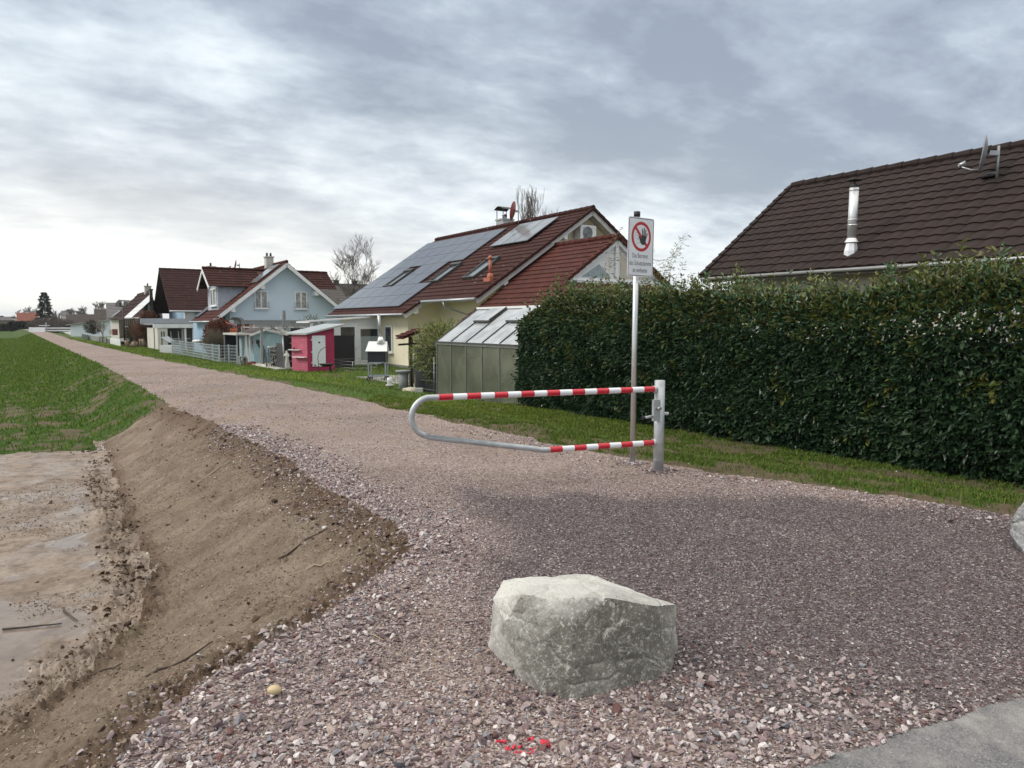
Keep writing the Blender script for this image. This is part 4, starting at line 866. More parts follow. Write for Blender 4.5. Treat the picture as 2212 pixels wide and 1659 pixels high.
# ------------------------------------------------------------------ houses
def tile_roof(mb, A, B, Cc, D, pitch_tile=0.34, wave=0.30, hh=0.035, step=0.06, amp=0.016):
    """rows of pantiles on the plane A-B (eave) D-Cc (ridge), given in mb's own frame"""
    A, B, Cc, D = (Vector(mb.fr(*p)) for p in (A, B, Cc, D))
    eu = (B - A).normalized(); n = eu.cross(D - A); n = -n.normalized() if n.z < 0 else n.normalized(); ev = n.cross(eu)
    if ev.dot(D - A) < 0: ev = -ev
    uv = lambda p: ((p - A).dot(eu), (p - A).dot(ev))
    (uB, _), (uC, vC), (uD, vD) = uv(B), uv(Cc), uv(D); vm = max(vC, vD)
    rows = max(2, int(round(vm / pitch_tile))); L = vm / rows; umin, umax = min(0, uD), max(uB, uC); nc = int((umax - umin) / step) + 2
    us = np.linspace(umin, umax, nc); ph = np.abs(np.sin(us * math.pi / wave)) ** 0.7 * amp
    V = []; 
    for k in range(rows):
        for v_, h_ in ((k * L, hh), ((k + 0.999) * L, 0.004)):
            q = v_ / vm; a, b = uD * q, uB + (uC - uB) * q; u_ = np.clip(us, a, b)
            V.append(np.array(A)[None] + u_[:, None] * np.array(eu) + v_ * np.array(ev) + (h_ + ph)[:, None] * np.array(n))
    V = np.concatenate(V); o = mb.fr; mb.fr = WW; fl = mb.flip; mb.flip = False
    R2 = 2 * rows; fs = [(r * nc + c, r * nc + c + 1, (r + 1) * nc + c + 1, (r + 1) * nc + c) for r in range(R2 - 1) for c in range(nc - 1)]
    # front edge of the lowest row
    mb.add([tuple(v) for v in V], fs); lo = V[:nc] - np.array(n) * 0.05
    mb.add([tuple(v) for v in V[:nc]] + [tuple(v) for v in lo], [(c, c + 1, nc + c + 1, nc + c) for c in range(nc - 1)])
    mb.fr = o; mb.flip = fl
def slab(mb, A, B, Cc, D, th=0.14, drop=0.03):
    """boarding under the tiles"""
    q = [A, B, Cc, D]; mb.add([(p[0], p[1], p[2] - drop) for p in q] + [(p[0], p[1], p[2] - drop - th) for p in q], [(0,1,2,3),(7,6,5,4),(0,4,5,1),(1,5,6,2),(2,6,7,3),(3,7,4,0)])
def ridge_cap(mb, a, b, r=0.12, sp=0.38):
    a, b = Vector(a), Vector(b); n = max(2, int((b - a).length / sp)); pts = []; rs = []
    for i in range(n):
        pts += [a.lerp(b, i / n), a.lerp(b, (i + .98) / n)]; rs += [r * 1.08, r * 0.9]
    mb.tube(pts, rs, 8, True, False)
def window(par, c, w, h, dirw, nrm, panes=2, fr_=P2W, m_fr=PVC, m_gl=CURT, sill=True, rail=False, frame_w=0.07, lab=None):
    """window standing proud of the wall: c lower-left corner, dirw along the wall, nrm outward"""
    c = Vector(c); u = Vector(dirw).normalized(); n = Vector(nrm).normalized(); z = Vector((0, 0, 1)); f = frame_w
    def blk(mb, a0, a1, z0, z1, d0, d1): mb.add([tuple(c + u * a + z * zz + n * d) for d in (d0, d1) for a, zz in ((a0, z0), (a1, z0), (a1, z1), (a0, z1))], [(0,1,2,3),(7,6,5,4),(0,4,5,1),(1,5,6,2),(2,6,7,3),(3,7,4,0)])
    mb = MB(fr_); blk(mb, 0, w, 0, f, -.02, .05); blk(mb, 0, w, h - f, h, -.02, .05); blk(mb, 0, f, f, h - f, -.02, .05); blk(mb, w - f, w, f, h - f, -.02, .05)
    for i in range(1, panes): blk(mb, w * i / panes - f * .6, w * i / panes + f * .6, f, h - f, -.02, .047)
    o = mb.build('window', m_fr, par); 
    if lab: o['label'] = lab
    for i in range(panes):
        mb = MB(fr_); blk(mb, w * i / panes + f * .5, w * (i + 1) / panes - f * .5, f, h - f, 0.0, .015); p_ = mb.build('pane', m_gl, o)
    if sill: mb = MB(fr_); blk(mb, -.05, w + .05, -.06, 0, -.02, .14); mb.build('sill', m_fr, o)
    if rail:
        mb = MB(fr_)
        for k in range(4): p = c + n * .13 + z * (h * (.06 + .10 * k)); mb.tube([tuple(p - u * .04), tuple(p + u * (w + .04))], .013, 5)
        for q in (-.04, w + .04): p = c + n * .13 + u * q; mb.tube([tuple(p), tuple(p + z * h * .38)], .016, 5)
        mb.build('balcony_rail', GREYM, o)
    return o
def gutter(par, a, b, fr_=P2W, r=0.065, m=ZINC):
    mb = MB(fr_); mb.tube([a, b], r, 8); return mb.build('gutter', m, par)
def chimney(par, c, w, h, fr_=P2W, m=STONEC, cap=True, pots=1):
    mb = MB(fr_); x, y, z = c; mb.box((x - w/2, y - w/2, z), (x + w/2, y + w/2, z + h)); mb.box((x - w*.6, y - w*.6, z + h), (x + w*.6, y + w*.6, z + h + .07)); o = mb.build('chimney', m, par)
    mb = MB(fr_)
    for i in range(pots): mb.tube([(x, y + (i - (pots-1)/2) * w * .5, z + h + .07), (x, y + (i - (pots-1)/2) * w * .5, z + h + .32)], .07, 8)
    mb.build('flue', DARKM, o); return o
def gable_house(name, label, org, s0, s1, t0, t1, ze, zr, zb, ridge='s', ov=0.4, gov=0.5, wall=WHITEW, roof=GREY_ROOF, trim=WHITE, fr_=P2W, group=None, tile=(0.34, 0.30, 0.06), tm=None, cat='house'):
    """walls s0..s1 x t0..t1, eaves at ze, ridge at zr running along s or t"""
    h = thing(name, label, cat, fr_(*org), group)
    if ridge == 's': G = fr_; A0, A1, W0, W1 = s0, s1, t0, t1
    else: G = lambda a, b, c: fr_(b, a, c); A0, A1, W0, W1 = t0, t1, s0, s1
    m = (W0 + W1) / 2; k = (zr - ze) / ((W1 - W0) / 2)
    wl = MB(G); th = .02
    poly = [(A0, W0, zb), (A0, W1, zb), (A0, W1, ze), (A0, m, zr - .02), (A0, W0, ze)]
    wl.prism(poly, (A1 - A0, 0, 0)); wl.build('wall', wall, h)
    rf = MB(G)
    e0, e1 = (W0 - ov, ze - ov * k + .12), (W1 + ov, ze - ov * k + .12); zt = zr + .12
    for (w_, z_) in (e0, e1):
        q = [(A0 - gov, w_, z_), (A1 + gov, w_, z_), (A1 + gov, m, zt), (A0 - gov, m, zt)]
        tile_roof(rf, *q, pitch_tile=tile[0], wave=tile[1], step=tile[2])
    ridge_cap(rf, (A0 - gov, m, zt), (A1 + gov, m, zt), .11, .4)
    R = rf.build('roof', roof, h)
    sb = MB(G)
    for (w_, z_) in (e0, e1): slab(sb, (A0 - gov + .01, w_, z_), (A1 + gov - .01, w_, z_), (A1 + gov - .01, m, zt), (A0 - gov + .01, m, zt), .13, .012)
    sb.build('eaves_boarding', tm or trim, R)
    for (w_, z_) in (e0, e1): gutter(R, (A0 - gov, w_ + (-.05 if w_ < m else .05), z_ - .05), (A1 + gov, w_ + (-.05 if w_ < m else .05), z_ - .05), G)
    return h, R, G

# ======== yellow house ========
K0, ZE0, TE0 = .665, 2.03, 14.0
def zp(t): return ZE0 + K0 * (t - TE0)
yh = thing('yellow_house', 'yellow rendered house with dark red tiles and a large solar panel field', 'house', P2W(31, 17, -.5))
TR = 20.9; ZR = zp(TR); SG, SF, SM = 24.3, 38.85, 29.1; TU = 14.87
wl = MB(); 
wl.prism([(24.95, 16.2, -.6), (24.95, 25.6, -.6), (24.95, 25.6, zp(16.2) - .1), (24.95, TR, ZR - .16), (24.95, 16.2, zp(16.2) - .16)], (5.05, 0, 0))
wl.prism([(30.0, 14.62, -.6), (30.0, 27.2, -.6), (30.0, 27.2, zp(14.62) - .1), (30.0, TR, ZR - .16), (30.0, 14.62, zp(14.62) - .16)], (8.3, 0, 0))
wl.build('wall', YELLOW, yh)
pl = MB(); pl.box((29.97, 14.59, -.6), (38.32, 14.7, -.38)); pl.box((24.9, 16.17, -.6), (29.96, 16.3, -.38)); pl.build('plinth', mat('grey_plinth', (.2, .2, .2), .9), yh)
rf = MB(); tile_roof(rf, (SG, TU, zp(TU)), (SF, TU, zp(TU)), (SF, TR, ZR), (SG, TR, ZR)); tile_roof(rf, (SM, TE0, zp(TE0)), (SF, TE0, zp(TE0)), (SF, TU, zp(TU)), (SM, TU, zp(TU)))
tile_roof(rf, (SG, 27.8, zp(TE0)), (SF, 27.8, zp(TE0)), (SF, TR, ZR), (SG, TR, ZR), step=.1); ridge_cap(rf, (SG - .03, TR, ZR + .05), (SF + .03, TR, ZR + .05), .12)
R = rf.build('roof', RED_ROOF, yh)
nrm_off = .045
for a, b in (((SG - .02, TU - .02, zp(TU)), (SG - .02, TR, ZR)), ((SM - .02, TE0 - .02, zp(TE0)), (SM - .02, TU, zp(TU))), ((SG - .02, 27.8, zp(TE0)), (SG - .02, TR, ZR))):
    vt = MB(); n_ = max(2, int((Vector(b) - Vector(a)).length / .36))
    for i in range(n_):
        p, q = Vector(a).lerp(Vector(b), i / n_), Vector(a).lerp(Vector(b), (i + 1) / n_); vt.bar((p.x, p.y, p.z + .03), (q.x, q.y, q.z + .005), .16, .11)
    vt.build('verge_tile', RED_ROOF, R)
sb = MB(); slab(sb, (SG + .03, TU, zp(TU)), (SF, TU, zp(TU)), (SF, TR, ZR), (SG + .03, TR, ZR), .1, .02); slab(sb, (SM + .03, TE0, zp(TE0)), (SF, TE0, zp(TE0)), (SF, TU - .01, zp(TU)), (SM + .03, TU - .01, zp(TU)), .1, .02)
slab(sb, (SG + .03, 27.8, zp(TE0)), (SF, 27.8, zp(TE0)), (SF, TR, ZR), (SG + .03, TR, ZR), .1, .02); sb.build('eaves_boarding', mat('grey_boards', (.42, .42, .40), .7), R)
bb = MB()
for t_, za, tb, zb_, s_ in ((TU, zp(TU), TR, ZR, SG + .03), (TE0, zp(TE0), TU + .3, zp(TU + .3), SM + .03), (27.8, zp(TE0), TR, ZR, SG + .03)): bb.bar((s_, t_, za - .14), (s_, tb, zb_ - .14), .05, .22)
bb.build('barge_board', mat('greyish_white_board', (.58, .58, .57), .6), R)
mb = MB()
for s_, t_ in ((24.3, 16.3), (24.3, 19.4), (24.3, 22.6)): mb = MB(); zz = zp(t_) if t_ < TR else ZR - K0 * (t_ - TR); mb.box((s_ + .02, t_ - .09, zz - .42), (s_ + .7, t_ + .09, zz - .22)); mb.build('rafter_end', WHITE, R)
mb = MB(); mb.box((SM + .02, 14.5, zp(14.6) - .40), (SM + 1.0, 14.72, zp(14.6) - .2)); mb.build('rafter_end', WHITE, R)
gutter(R, (SG, TU - .07, zp(TU) - .05), (SM, TU - .07, zp(TU) - .05)); gutter(R, (SM, TE0 - .07, zp(TE0) - .05), (SF, TE0 - .07, zp(TE0) - .05))
mb = MB(); mb.tube([(26.9, TU - .07, 2.5), (26.9, TU - .05, 2.3), (26.75, 16.1, 1.9), (26.7, 16.15, -.4)], .05, 8); mb.build('downpipe', ZINC, R)
mb = MB(); mb.tube([(33.6, TE0 - .07, 1.95), (33.6, TE0 - .05, 1.78), (33.2, 14.5, 1.4), (33.2, 14.53, -.4)], .05, 8); mb.build('downpipe', ZINC, R)
# solar modules: coordinates along the eave (s) and up the slope (d)
SL = math.sqrt(1 + K0 * K0)
def onroof(s, d, h=0.0): t = TE0 + d / SL; return (s - 0.0, t - h * K0 / SL, zp(t) + h / SL)
PVm = mat('solar_module', (0.06, 0.07, 0.09), 0.2, 0.0, var=0.15, vs=2, spec=0.9); PVF = mat('module_frame', (.20, .21, .23), .35, .7)
def panel(par, s0, s1, d0, d1, h=0.11, m=PVm, name='solar_panel', fw=.022, lines=0):
    def slabp(mb, a0, a1, b0, b1, h0, h1): mb.add([onroof(a, b, hh) for hh in (h0, h1) for a, b in ((a0, b0), (a1, b0), (a1, b1), (a0, b1))], [(0,1,2,3),(7,6,5,4),(0,4,5,1),(1,5,6,2),(2,6,7,3),(3,7,4,0)])
    mb = MB(); slabp(mb, s0, s1, d0, d1, h - .04, h); o = mb.build(name, PVF, par)
    mb = MB(); slabp(mb, s0 + fw, s1 - fw, d0 + fw, d1 - fw, h, h + .004); mb.build('glass_face', m, o)
    return o
ss = np.linspace(30.42, 39.08, 7); ds = np.linspace(.50, 7.80, 8)
for i in range(6):
    for j in range(7):
        if j in (2, 3) and i in (0, 3): continue
        panel(R, ss[i] + .008, ss[i + 1] - .008, ds[j] + .008, ds[j + 1] - .008)
rails = MB()
for j in range(8): rails.bar(onroof(30.5, ds[j] + .15 if j < 7 else 7.7, .04), onroof(39.0, ds[j] + .15 if j < 7 else 7.7, .04), .04)
rails.build('mounting_rail', DARKM, R)
THM = mat('collector_glass', (0.20, 0.22, 0.235), 0.10, 0.0, var=0.35, vs=.8, spec=1.0)
for i in range(3): panel(R, 26.1 + i * 1.04, 26.1 + (i + 1) * 1.04 - .02, 5.62, 7.78, .16, THM, 'thermal_collector', .03)
def skylight(s0, s1, d0, d1, opened=False):
    def sl(mb, a0, a1, b0, b1, h0, h1): mb.add([onroof(a, b, hh) for hh in (h0, h1) for a, b in ((a0, b0), (a1, b0), (a1, b1), (a0, b1))], [(0,1,2,3),(7,6,5,4),(0,4,5,1),(1,5,6,2),(2,6,7,3),(3,7,4,0)])
    mb = MB(); f = .09
    sl(mb, s0, s1, d0, d0 + f, .02, .15); sl(mb, s0, s1, d1 - f * 2.2, d1, .02, .19); sl(mb, s0, s0 + f, d0 + f, d1 - f * 2.2, .02, .15); sl(mb, s1 - f, s1, d0 + f, d1 - f * 2.2, .02, .15)
    o = mb.build('skylight', ANTH, R); mb = MB(); sl(mb, s0 + f, s1 - f, d0 + f, d1 - f * 2.2, .06, .09); mb.build('pane', mat('skylight_glass', (.12, .14, .15), .04, spec=1.0), o)
skylight(26.65, 27.65, 2.65, 4.35); skylight(29.9, 30.95 - .6 + .5, 2.62, 4.3); skylight(35.05, 36.05, 2.62, 4.3)
TERR = mat('terracotta', (.40, .13, .075), .6, var=.15)
mb = MB(); b = onroof(25.1, 2.45, .03); mb.box((b[0] - .28, b[1] - .2, b[2] - .1), (b[0] + .22, b[1] + .25, b[2] + .06)); mb.tube([(b[0], b[1], b[2]), (b[0], b[1], b[2] + .25)], [.17, .10], 12); mb.tube([(b[0], b[1], b[2] + .2), (b[0], b[1], b[2] + .85)], .07, 12); mb.tube([(b[0], b[1], b[2] + .83), (b[0], b[1], b[2] + .92), (b[0], b[1], b[2] + .98)], [.10, .09, .05], 12); mb.build('vent_pipe', TERR, R)
mb = MB(); cx, cy = 32.0, 21.35; mb.box((cx - .33, cy - .33, ZR - .6), (cx + .33, cy + .33, ZR + .42)); mb.box((cx - .38, cy - .38, ZR + .42), (cx + .38, cy + .38, ZR + .5)); ch = mb.build('chimney', mat('zinc_clad', (.40, .41, .42), .5, .4, vs=5), R)
mb = MB(); mb.tube([(cx, cy, ZR + .5), (cx, cy, ZR + .75)], .13, 10); [mb.bar((cx + a, cy + b, ZR + .5), (cx + a, cy + b, ZR + .98), .03) for a in (-.3, .3) for b in (-.3, .3)]
mb.add([(cx - .42 + .84 * i / 8, cy + b, ZR + .98 + .16 * math.sin(math.pi * i / 8)) for b in (-.42, .42) for i in range(9)], [(i, i + 1, 10 + i, 9 + i) for i in range(8)]); mb.build('chimney_cover', DARKM, ch)
def dish(par, c, r, face, m, mast_to, name='satellite_dish'):
    c = Vector(c); f = Vector(face).normalized(); a = f.cross(Vector((0, 0, 1))).normalized(); b = a.cross(f); mb = MB(WW); N_ = 20; vs = [tuple(c - f * .10 * r)]
    for k in range(1, 6):
        q = k / 5
        vs += [tuple(c + (a * math.cos(2*math.pi*i/N_) + b * 1.08 * math.sin(2*math.pi*i/N_)) * r * q + f * (r * .22 * q * q - .10 * r)) for i in range(N_)]
    fs = [(0, 1 + i, 1 + (i + 1) % N_) for i in range(N_)] + [(1 + (k-1)*N_ + i, 1 + (k-1)*N_ + (i+1) % N_, 1 + k*N_ + (i+1) % N_, 1 + k*N_ + i) for k in range(1, 5) for i in range(N_)]
    mb.smooth = True; mb.add(vs, fs); o = mb.build(name, m, par); sd = o.modifiers.new('s', 'SOLIDIFY'); sd.thickness = .02
    mb = MB(WW); lo = c - b * r * .95; e = c - b * r * .75 + f * r * 1.25; mb.tube([tuple(lo), tuple(lo + f * r * .5 - b * .02), tuple(e)], .018, 6); mb.tube([tuple(e - f * .02), tuple(e - f * .14 + b * .07)], .045, 8); mb.build('feed_arm', GREYM, o)
    mb = MB(WW); back = c - f * .1; mb.bar(tuple(back), tuple(back - f * .18), .10); mt = Vector(mast_to); mb.tube([tuple(back - f * .16 + Vector((0, 0, .16))), tuple(Vector((back.x - f.x * .16, back.y - f.y * .16, mt.z)))], .028, 8); mb.build('mast', ZINC, o); return o
p = P2W(30.0, TR - .35, ZR + .62); dish(R, p, .44, (-.93, .25, .2), mat('red_dish', (.30, .06, .05), .4), (p[0], p[1], ZR - .3))
window(yh, (31.65, 14.6, .18), .85, 1.3, (1, 0, 0), (0, -1, 0), 1, m_gl=GLASS, lab='tall white tilted window in the yellow wall')
ac = thing('air_conditioner', 'white air conditioning unit on the gable of the yellow house under its ridge', 'air conditioner', P2W(24.7, 20.8, 5.2))
mb = MB(); mb.box((24.45, 20.32, 5.24), (24.88, 21.24, 5.92)); o = mb.build('casing', WHITE, ac); bv = o.modifiers.new('b', 'BEVEL'); bv.width = .03; bv.segments = 3
mb = MB()
for k in range(6): mb.tube([(24.43, 20.72 + .27 * math.cos(i * .3307) * (k + 1) / 6, 5.58 + .27 * math.sin(i * .3307) * (k + 1) / 6) for i in range(20)], .008, 4, False)
for k in range(9): mb.bar((24.43, 20.46, 5.36 + k * .055), (24.43, 20.98, 5.36 + k * .055), .012)
mb.build('fan_grille', GREYM, ac)
mb = MB(); mb.tube([(24.445, 20.72, 5.58), (24.44, 20.72, 5.58)], .27, 20); mb.build('fan', ANTH, ac)
mb = MB(); mb.bar((24.5, 20.5, 5.2), (24.96, 20.5, 5.2), .04); mb.build('bracket', GREYM, ac)
mb = MB(); mb.bar((24.5, 21.05, 5.2), (24.96, 21.05, 5.2), .04); mb.build('bracket', GREYM, ac)
# lower wing towards the camera, with the glazed white gable
TW, ZW, SW = 18.85, 4.86, 20.45; kw = .68
def zw(t): return ZW - kw * abs(TW - t)
wf = MB()
tile_roof(wf, (SW, 16.3, zw(16.3)), (24.9, 16.3, zw(16.3)), (24.9, TW, ZW), (SW, TW, ZW)); tile_roof(wf, (17.5, 13.96, zw(13.96)), (24.4, 13.96, zw(13.96)), (24.4, 16.3, zw(16.3)), (SW, 16.3, zw(16.3)))
tile_roof(wf, (SW, 21.4, zw(21.4)), (24.9, 21.4, zw(21.4)), (24.9, TW, ZW), (SW, TW, ZW), step=.1)
tile_roof(wf, (17.5, 13.96, zw(13.96)), (17.5, 23.7, zw(13.96)), (SW, 21.4, zw(16.3)), (SW, 16.3, zw(16.3)))
ridge_cap(wf, (SW - .05, TW, ZW + .05), (24.9, TW, ZW + .05), .12); ridge_cap(wf, (17.45, 13.92, zw(13.96) + .05), (SW, 16.3, zw(16.3) + .08), .11)
wr = wf.build('wing_roof', RED_ROOF2, yh)
mb = MB()
for b_ in (16.3, 21.4):
    mb = MB()
    for i in range(9): p, q = Vector((SW - .02, b_, zw(b_))).lerp(Vector((SW - .02, TW, ZW)), i / 9), Vector((SW - .02, b_, zw(b_))).lerp(Vector((SW - .02, TW, ZW)), (i + 1) / 9); mb.bar((p.x, p.y, p.z + .04), (q.x, q.y, q.z + .01), .18, .12)
    mb.build('verge_tile', RED_ROOF2, wr)
mb = MB(); s_ = SW + .12; mb.prism([(s_, 16.5, 3.16), (s_, 21.2, 3.16), (s_, TW, ZW - .1)], (.2, 0, 0)); gw = mb.build('gable_wall', WHITE, yh)
mb = MB(); mb.prism([(18.2, 14.4, -.5), (18.2, 23.2, -.5), (18.2, 23.2, 1.6), (18.2, 14.4, 1.6)], (6.4, 0, 0)); mb.build('wall', YELLOW, yh)
mb = MB(); mb.box((SW - .12, 16.3, 3.02), (SW + .2, 21.4, 3.14)); mb.box((SW + .0, 16.5, 3.17), (SW + .1, 21.2, 3.27)); mb.bar((SW + .04, 16.5, 3.2), (SW + .04, TW, ZW - .16), .1, .14); mb.bar((SW + .04, 21.2, 3.2), (SW + .04, TW, ZW - .16), .1, .14); mb.box((SW + .02, 18.78, 3.27), (SW + .1, 18.92, 4.6)); mb.build('gable_frame', PVC, gw)
mb = MB(); mb.prism([(SW + .10, 17.15, 3.32), (SW + .10, 18.62, 3.32), (SW + .10, 18.0, 3.82)], (.015, 0, 0)); mb.build('triangular_pane', mat('pale_sky_glass', (.26, .33, .36), .12, spec=.9), gw)
mb = MB(); mb.prism([(SW + .10, 19.08, 3.32), (SW + .10, 20.6, 3.32), (SW + .10, 19.08, 4.3)], (.015, 0, 0)); mb.build('triangular_pane', mat('cream_blind', (.5, .46, .38), .3), gw)

# ======== dark roofed house on the right ========
kd, t0d, z0d = .72, 15.0, 2.81
dh = thing('dark_roofed_house', 'house with a large dark brown tiled roof behind the hedge on the right', 'house', P2W(5, 19, -.5))
s0d, s1d, trd = -8.0, 12.97, 18.85; zrd = z0d + kd * (trd - t0d)
rf = MB(); tile_roof(rf, (s0d, t0d, z0d), (s1d, t0d, z0d), (s1d, trd, zrd), (s0d, trd, zrd), .345, .30, .034, .045, .034); tile_roof(rf, (s0d, 22.7, z0d), (s1d, 22.7, z0d), (s1d, trd, zrd), (s0d, trd, zrd), step=.1)
ridge_cap(rf, (s0d, trd, zrd + .04), (s1d + .02, trd, zrd + .04), .12, .40); R2_ = rf.build('roof', DARK_ROOF, dh)
mb = MB(); 
for i in range(15): p, q = Vector((s1d + .03, t0d, z0d)).lerp(Vector((s1d + .03, trd, zrd)), i / 15), Vector((s1d + .03, t0d, z0d)).lerp(Vector((s1d + .03, trd, zrd)), (i + 1) / 15); mb.bar((p.x, p.y, p.z + .05), (q.x, q.y, q.z + .02), .14, .13)
mb.build('verge_tile', DARK_ROOF, R2_)
mb = MB(); slab(mb, (s0d, t0d, z0d), (s1d - .02, t0d, z0d), (s1d - .02, trd, zrd), (s0d, trd, zrd), .12, .02); slab(mb, (s0d, 22.7, z0d), (s1d - .02, 22.7, z0d), (s1d - .02, trd, zrd), (s0d, trd, zrd), .12, .02); mb.build('eaves_boarding', mat('dark_soffit', (.09, .075, .065), .8), R2_)
mb = MB(); mb.prism([(s0d + .5, 15.7, -.5), (s0d + .5, 22.0, -.5), (s0d + .5, 22.0, 3.1), (s0d + .5, trd, zrd - .2), (s0d + .5, 15.7, 3.1)], (s1d - s0d - 1.0, 0, 0)); mb.build('wall', CREAM, dh)
gutter(R2_, (s0d, t0d - .05, z0d - .04), (s1d, t0d - .05, z0d - .04), r=.04, m=mat('bright_gutter', (.5, .5, .5), .35, .7))
for a in (2.5, 5.2, 8.2, 10.6): window(dh, (a, 15.68, .7), 1.2, 1.35, (1, 0, 0), (0, -1, 0), 2, m_gl=CURT)
def ond(s, d, h=0): t = t0d + d / math.sqrt(1 + kd * kd); return (s, t - h * kd / 1.232, z0d + kd * (t - t0d) + h / 1.232)
b = ond(9.12, .62); B0 = Vector(P2W(*b)); vz = Vector((.006, 0, 1)); top_z = at(1847, 398, B0.y)[2]; bx = B0.x
def cz(z, r): pass
mb = MB(WW); zn = at(1845, 517, B0.y)[2]
def cp_(z): k = (z - B0.z); return (bx + k * .012, B0.y, z)
mb.tube([cp_(B0.z - .2), cp_(B0.z + .05), cp_(zn - .06)], [.165, .155, .108], 8, True, False); fl = mb.build('flue_skirt', STEEL, R2_)
mb = MB(WW); mb.tube([cp_(zn - .07), cp_(zn + .01), cp_(zn + .02)], [.15, .108, .10], 16, True, False); mb.build('storm_collar', STEEL, fl)
mb = MB(WW); mb.tube([cp_(zn - .05), cp_(top_z - .08)], .098, 20); mb.build('stainless_pipe', STEEL, fl)
for zz in (zn + .3, zn + .42, top_z - .14): mb = MB(WW); mb.tube([cp_(zz), cp_(zz + .025)], .104, 20); mb.build('pipe_band', STEEL, fl)
mb = MB(WW); mb.tube([cp_(top_z - .08), cp_(top_z)], .085, 16); mb.tube([cp_(top_z), cp_(top_z + .09)], .02, 8); mb.tube([cp_(top_z + .08), cp_(top_z + .10), cp_(top_z + .12)], [.16, .15, .03], 16); mb.build('rain_cap', DARKM, fl)
b = P2W(*ond(7.26, 3.41)); c = at(2126, 331, b[1] - .1); dish(R2_, (c[0], c[1], c[2]), .36, (-.83, .50, .12), mat('grey_dish', (.24, .25, .27), .45), (b[0], b[1], b[2] - .1))
mb = MB(WW); mb.tube([b, (b[0], b[1], b[2] + .1)], [.2, .1], 10); mb.build('mast_flashing', DARKM, R2_)

# ======== blue house ========
SB = 48.35; TB_, ZB_ = 14.48, 5.62; kb = .80
bh = thing('pale_blue_house', 'pale blue gabled house with two white upper windows behind the small sheds', 'house', P2W(51, 14.5, -.5))
def zbl(t): return ZB_ - kb * abs(t - TB_)
mb = MB(); mb.prism([(SB, 10.9, -.6), (SB, 18.6, -.6), (SB, 18.6, zbl(18.6) - .15), (SB, TB_, ZB_ - .15), (SB, 10.9, zbl(10.9) - .15)], (7.6, 0, 0)); mb.build('wall', BLUEW, bh)
mb = MB(); mb.box((49.6, 10.0, -.6), (55.6, 10.95, 1.9)); mb.build('wall', BLUEW2, bh)
rf = MB(); G0, G1 = 47.75, 56.2
tile_roof(rf, (G0, 9.62, zbl(9.62)), (54.4, 9.62, zbl(9.62)), (54.4, TB_, ZB_), (G0, TB_, ZB_), step=.075); tile_roof(rf, (G0, 19.4, zbl(19.4)), (G1, 19.4, zbl(19.4)), (G1, TB_, ZB_), (G0, TB_, ZB_), step=.1)
ridge_cap(rf, (G0, TB_, ZB_ + .05), (G1, TB_, ZB_ + .05), .11); RB = rf.build('roof', RED_ROOF2, bh)
mb = MB(); slab(mb, (G0 + .02, 9.62, zbl(9.62)), (54.4, 9.62, zbl(9.62)), (54.4, TB_, ZB_), (G0 + .02, TB_, ZB_), .1, .02); slab(mb, (G0 + .02, 19.4, zbl(19.4)), (G1, 19.4, zbl(19.4)), (G1, TB_, ZB_), (G0 + .02, TB_, ZB_), .1, .02); mb.build('eaves_boarding', WHITE, RB)
mb = MB(); mb.bar((G0, 9.62, zbl(9.62) - .15), (G0, TB_ + .02, ZB_ - .15), .05, .22); mb.bar((G0, 19.4, zbl(19.4) - .15), (G0, TB_ - .02, ZB_ - .15), .05, .22); mb.build('barge_board', WHITE, RB)
for t_ in (11.0, 12.9, 16.5, 18.2): mb = MB(); mb.box((G0 + .05, t_ - .14, zbl(t_) - .52), (SB, t_ + .14, zbl(t_) - .24)); mb.build('rafter_end', WHITE, RB)
gutter(RB, (G0, 9.55, zbl(9.62) - .05), (54.4, 9.55, zbl(9.62) - .05))
window(bh, (SB - .02, 12.47, 2.57), .86, 1.17, (0, 1, 0), (-1, 0, 0), 2, rail=True, lab='white double window left in the pale blue gable'); window(bh, (SB - .02, 15.13, 2.57), .84, 1.17, (0, 1, 0), (-1, 0, 0), 2, rail=True, lab='white double window right in the pale blue gable')
mb = MB(); mb.box((SB - .05, 11.25, 1.0), (SB + .02, 12.9, 1.75)); mb.build('awning_box', WHITE, bh)
window(bh, (SB - .02, 14.7, .9), 1.6, .85, (0, 1, 0), (-1, 0, 0), 2, m_gl=GLASS)
# cross wing with the dormer facing the dam
zc_ = 5.25; sc_ = 51.3
rf = MB(); wd = 1.9
tile_roof(rf, (sc_ - wd, 9.9, zc_ - 1.25), (sc_ - wd, 13.4, zc_ - 1.25), (sc_, 13.4, zc_), (sc_, 9.9, zc_), step=.08); tile_roof(rf, (sc_ + wd, 9.9, zc_ - 1.25), (sc_ + wd, 13.4, zc_ - 1.25), (sc_, 13.4, zc_), (sc_, 9.9, zc_), step=.1)
tile_roof(rf, (sc_ - wd, 15.2, zc_ - 1.25), (sc_ - wd, 18.5, zc_ - 1.25), (sc_, 18.5, zc_), (sc_, 15.2, zc_), step=.08)
ridge_cap(rf, (sc_, 9.9, zc_ + .04), (sc_, 18.5, zc_ + .04), .1); dr_ = rf.build('dormer_roof', RED_ROOF, bh)
mb = MB(); mb.box((sc_ - 1.55, 10.5, 1.6), (sc_ + 1.55, 13.4, zc_ - 1.15)); mb.prism([(sc_ - 1.55, 10.5, zc_ - 1.15), (sc_ + 1.55, 10.5, zc_ - 1.15), (sc_, 10.5, zc_ - .1)], (0, 2.9, 0)); mb.build('dormer_wall', mat('dormer_blue', (.40, .45, .52), .9), bh)
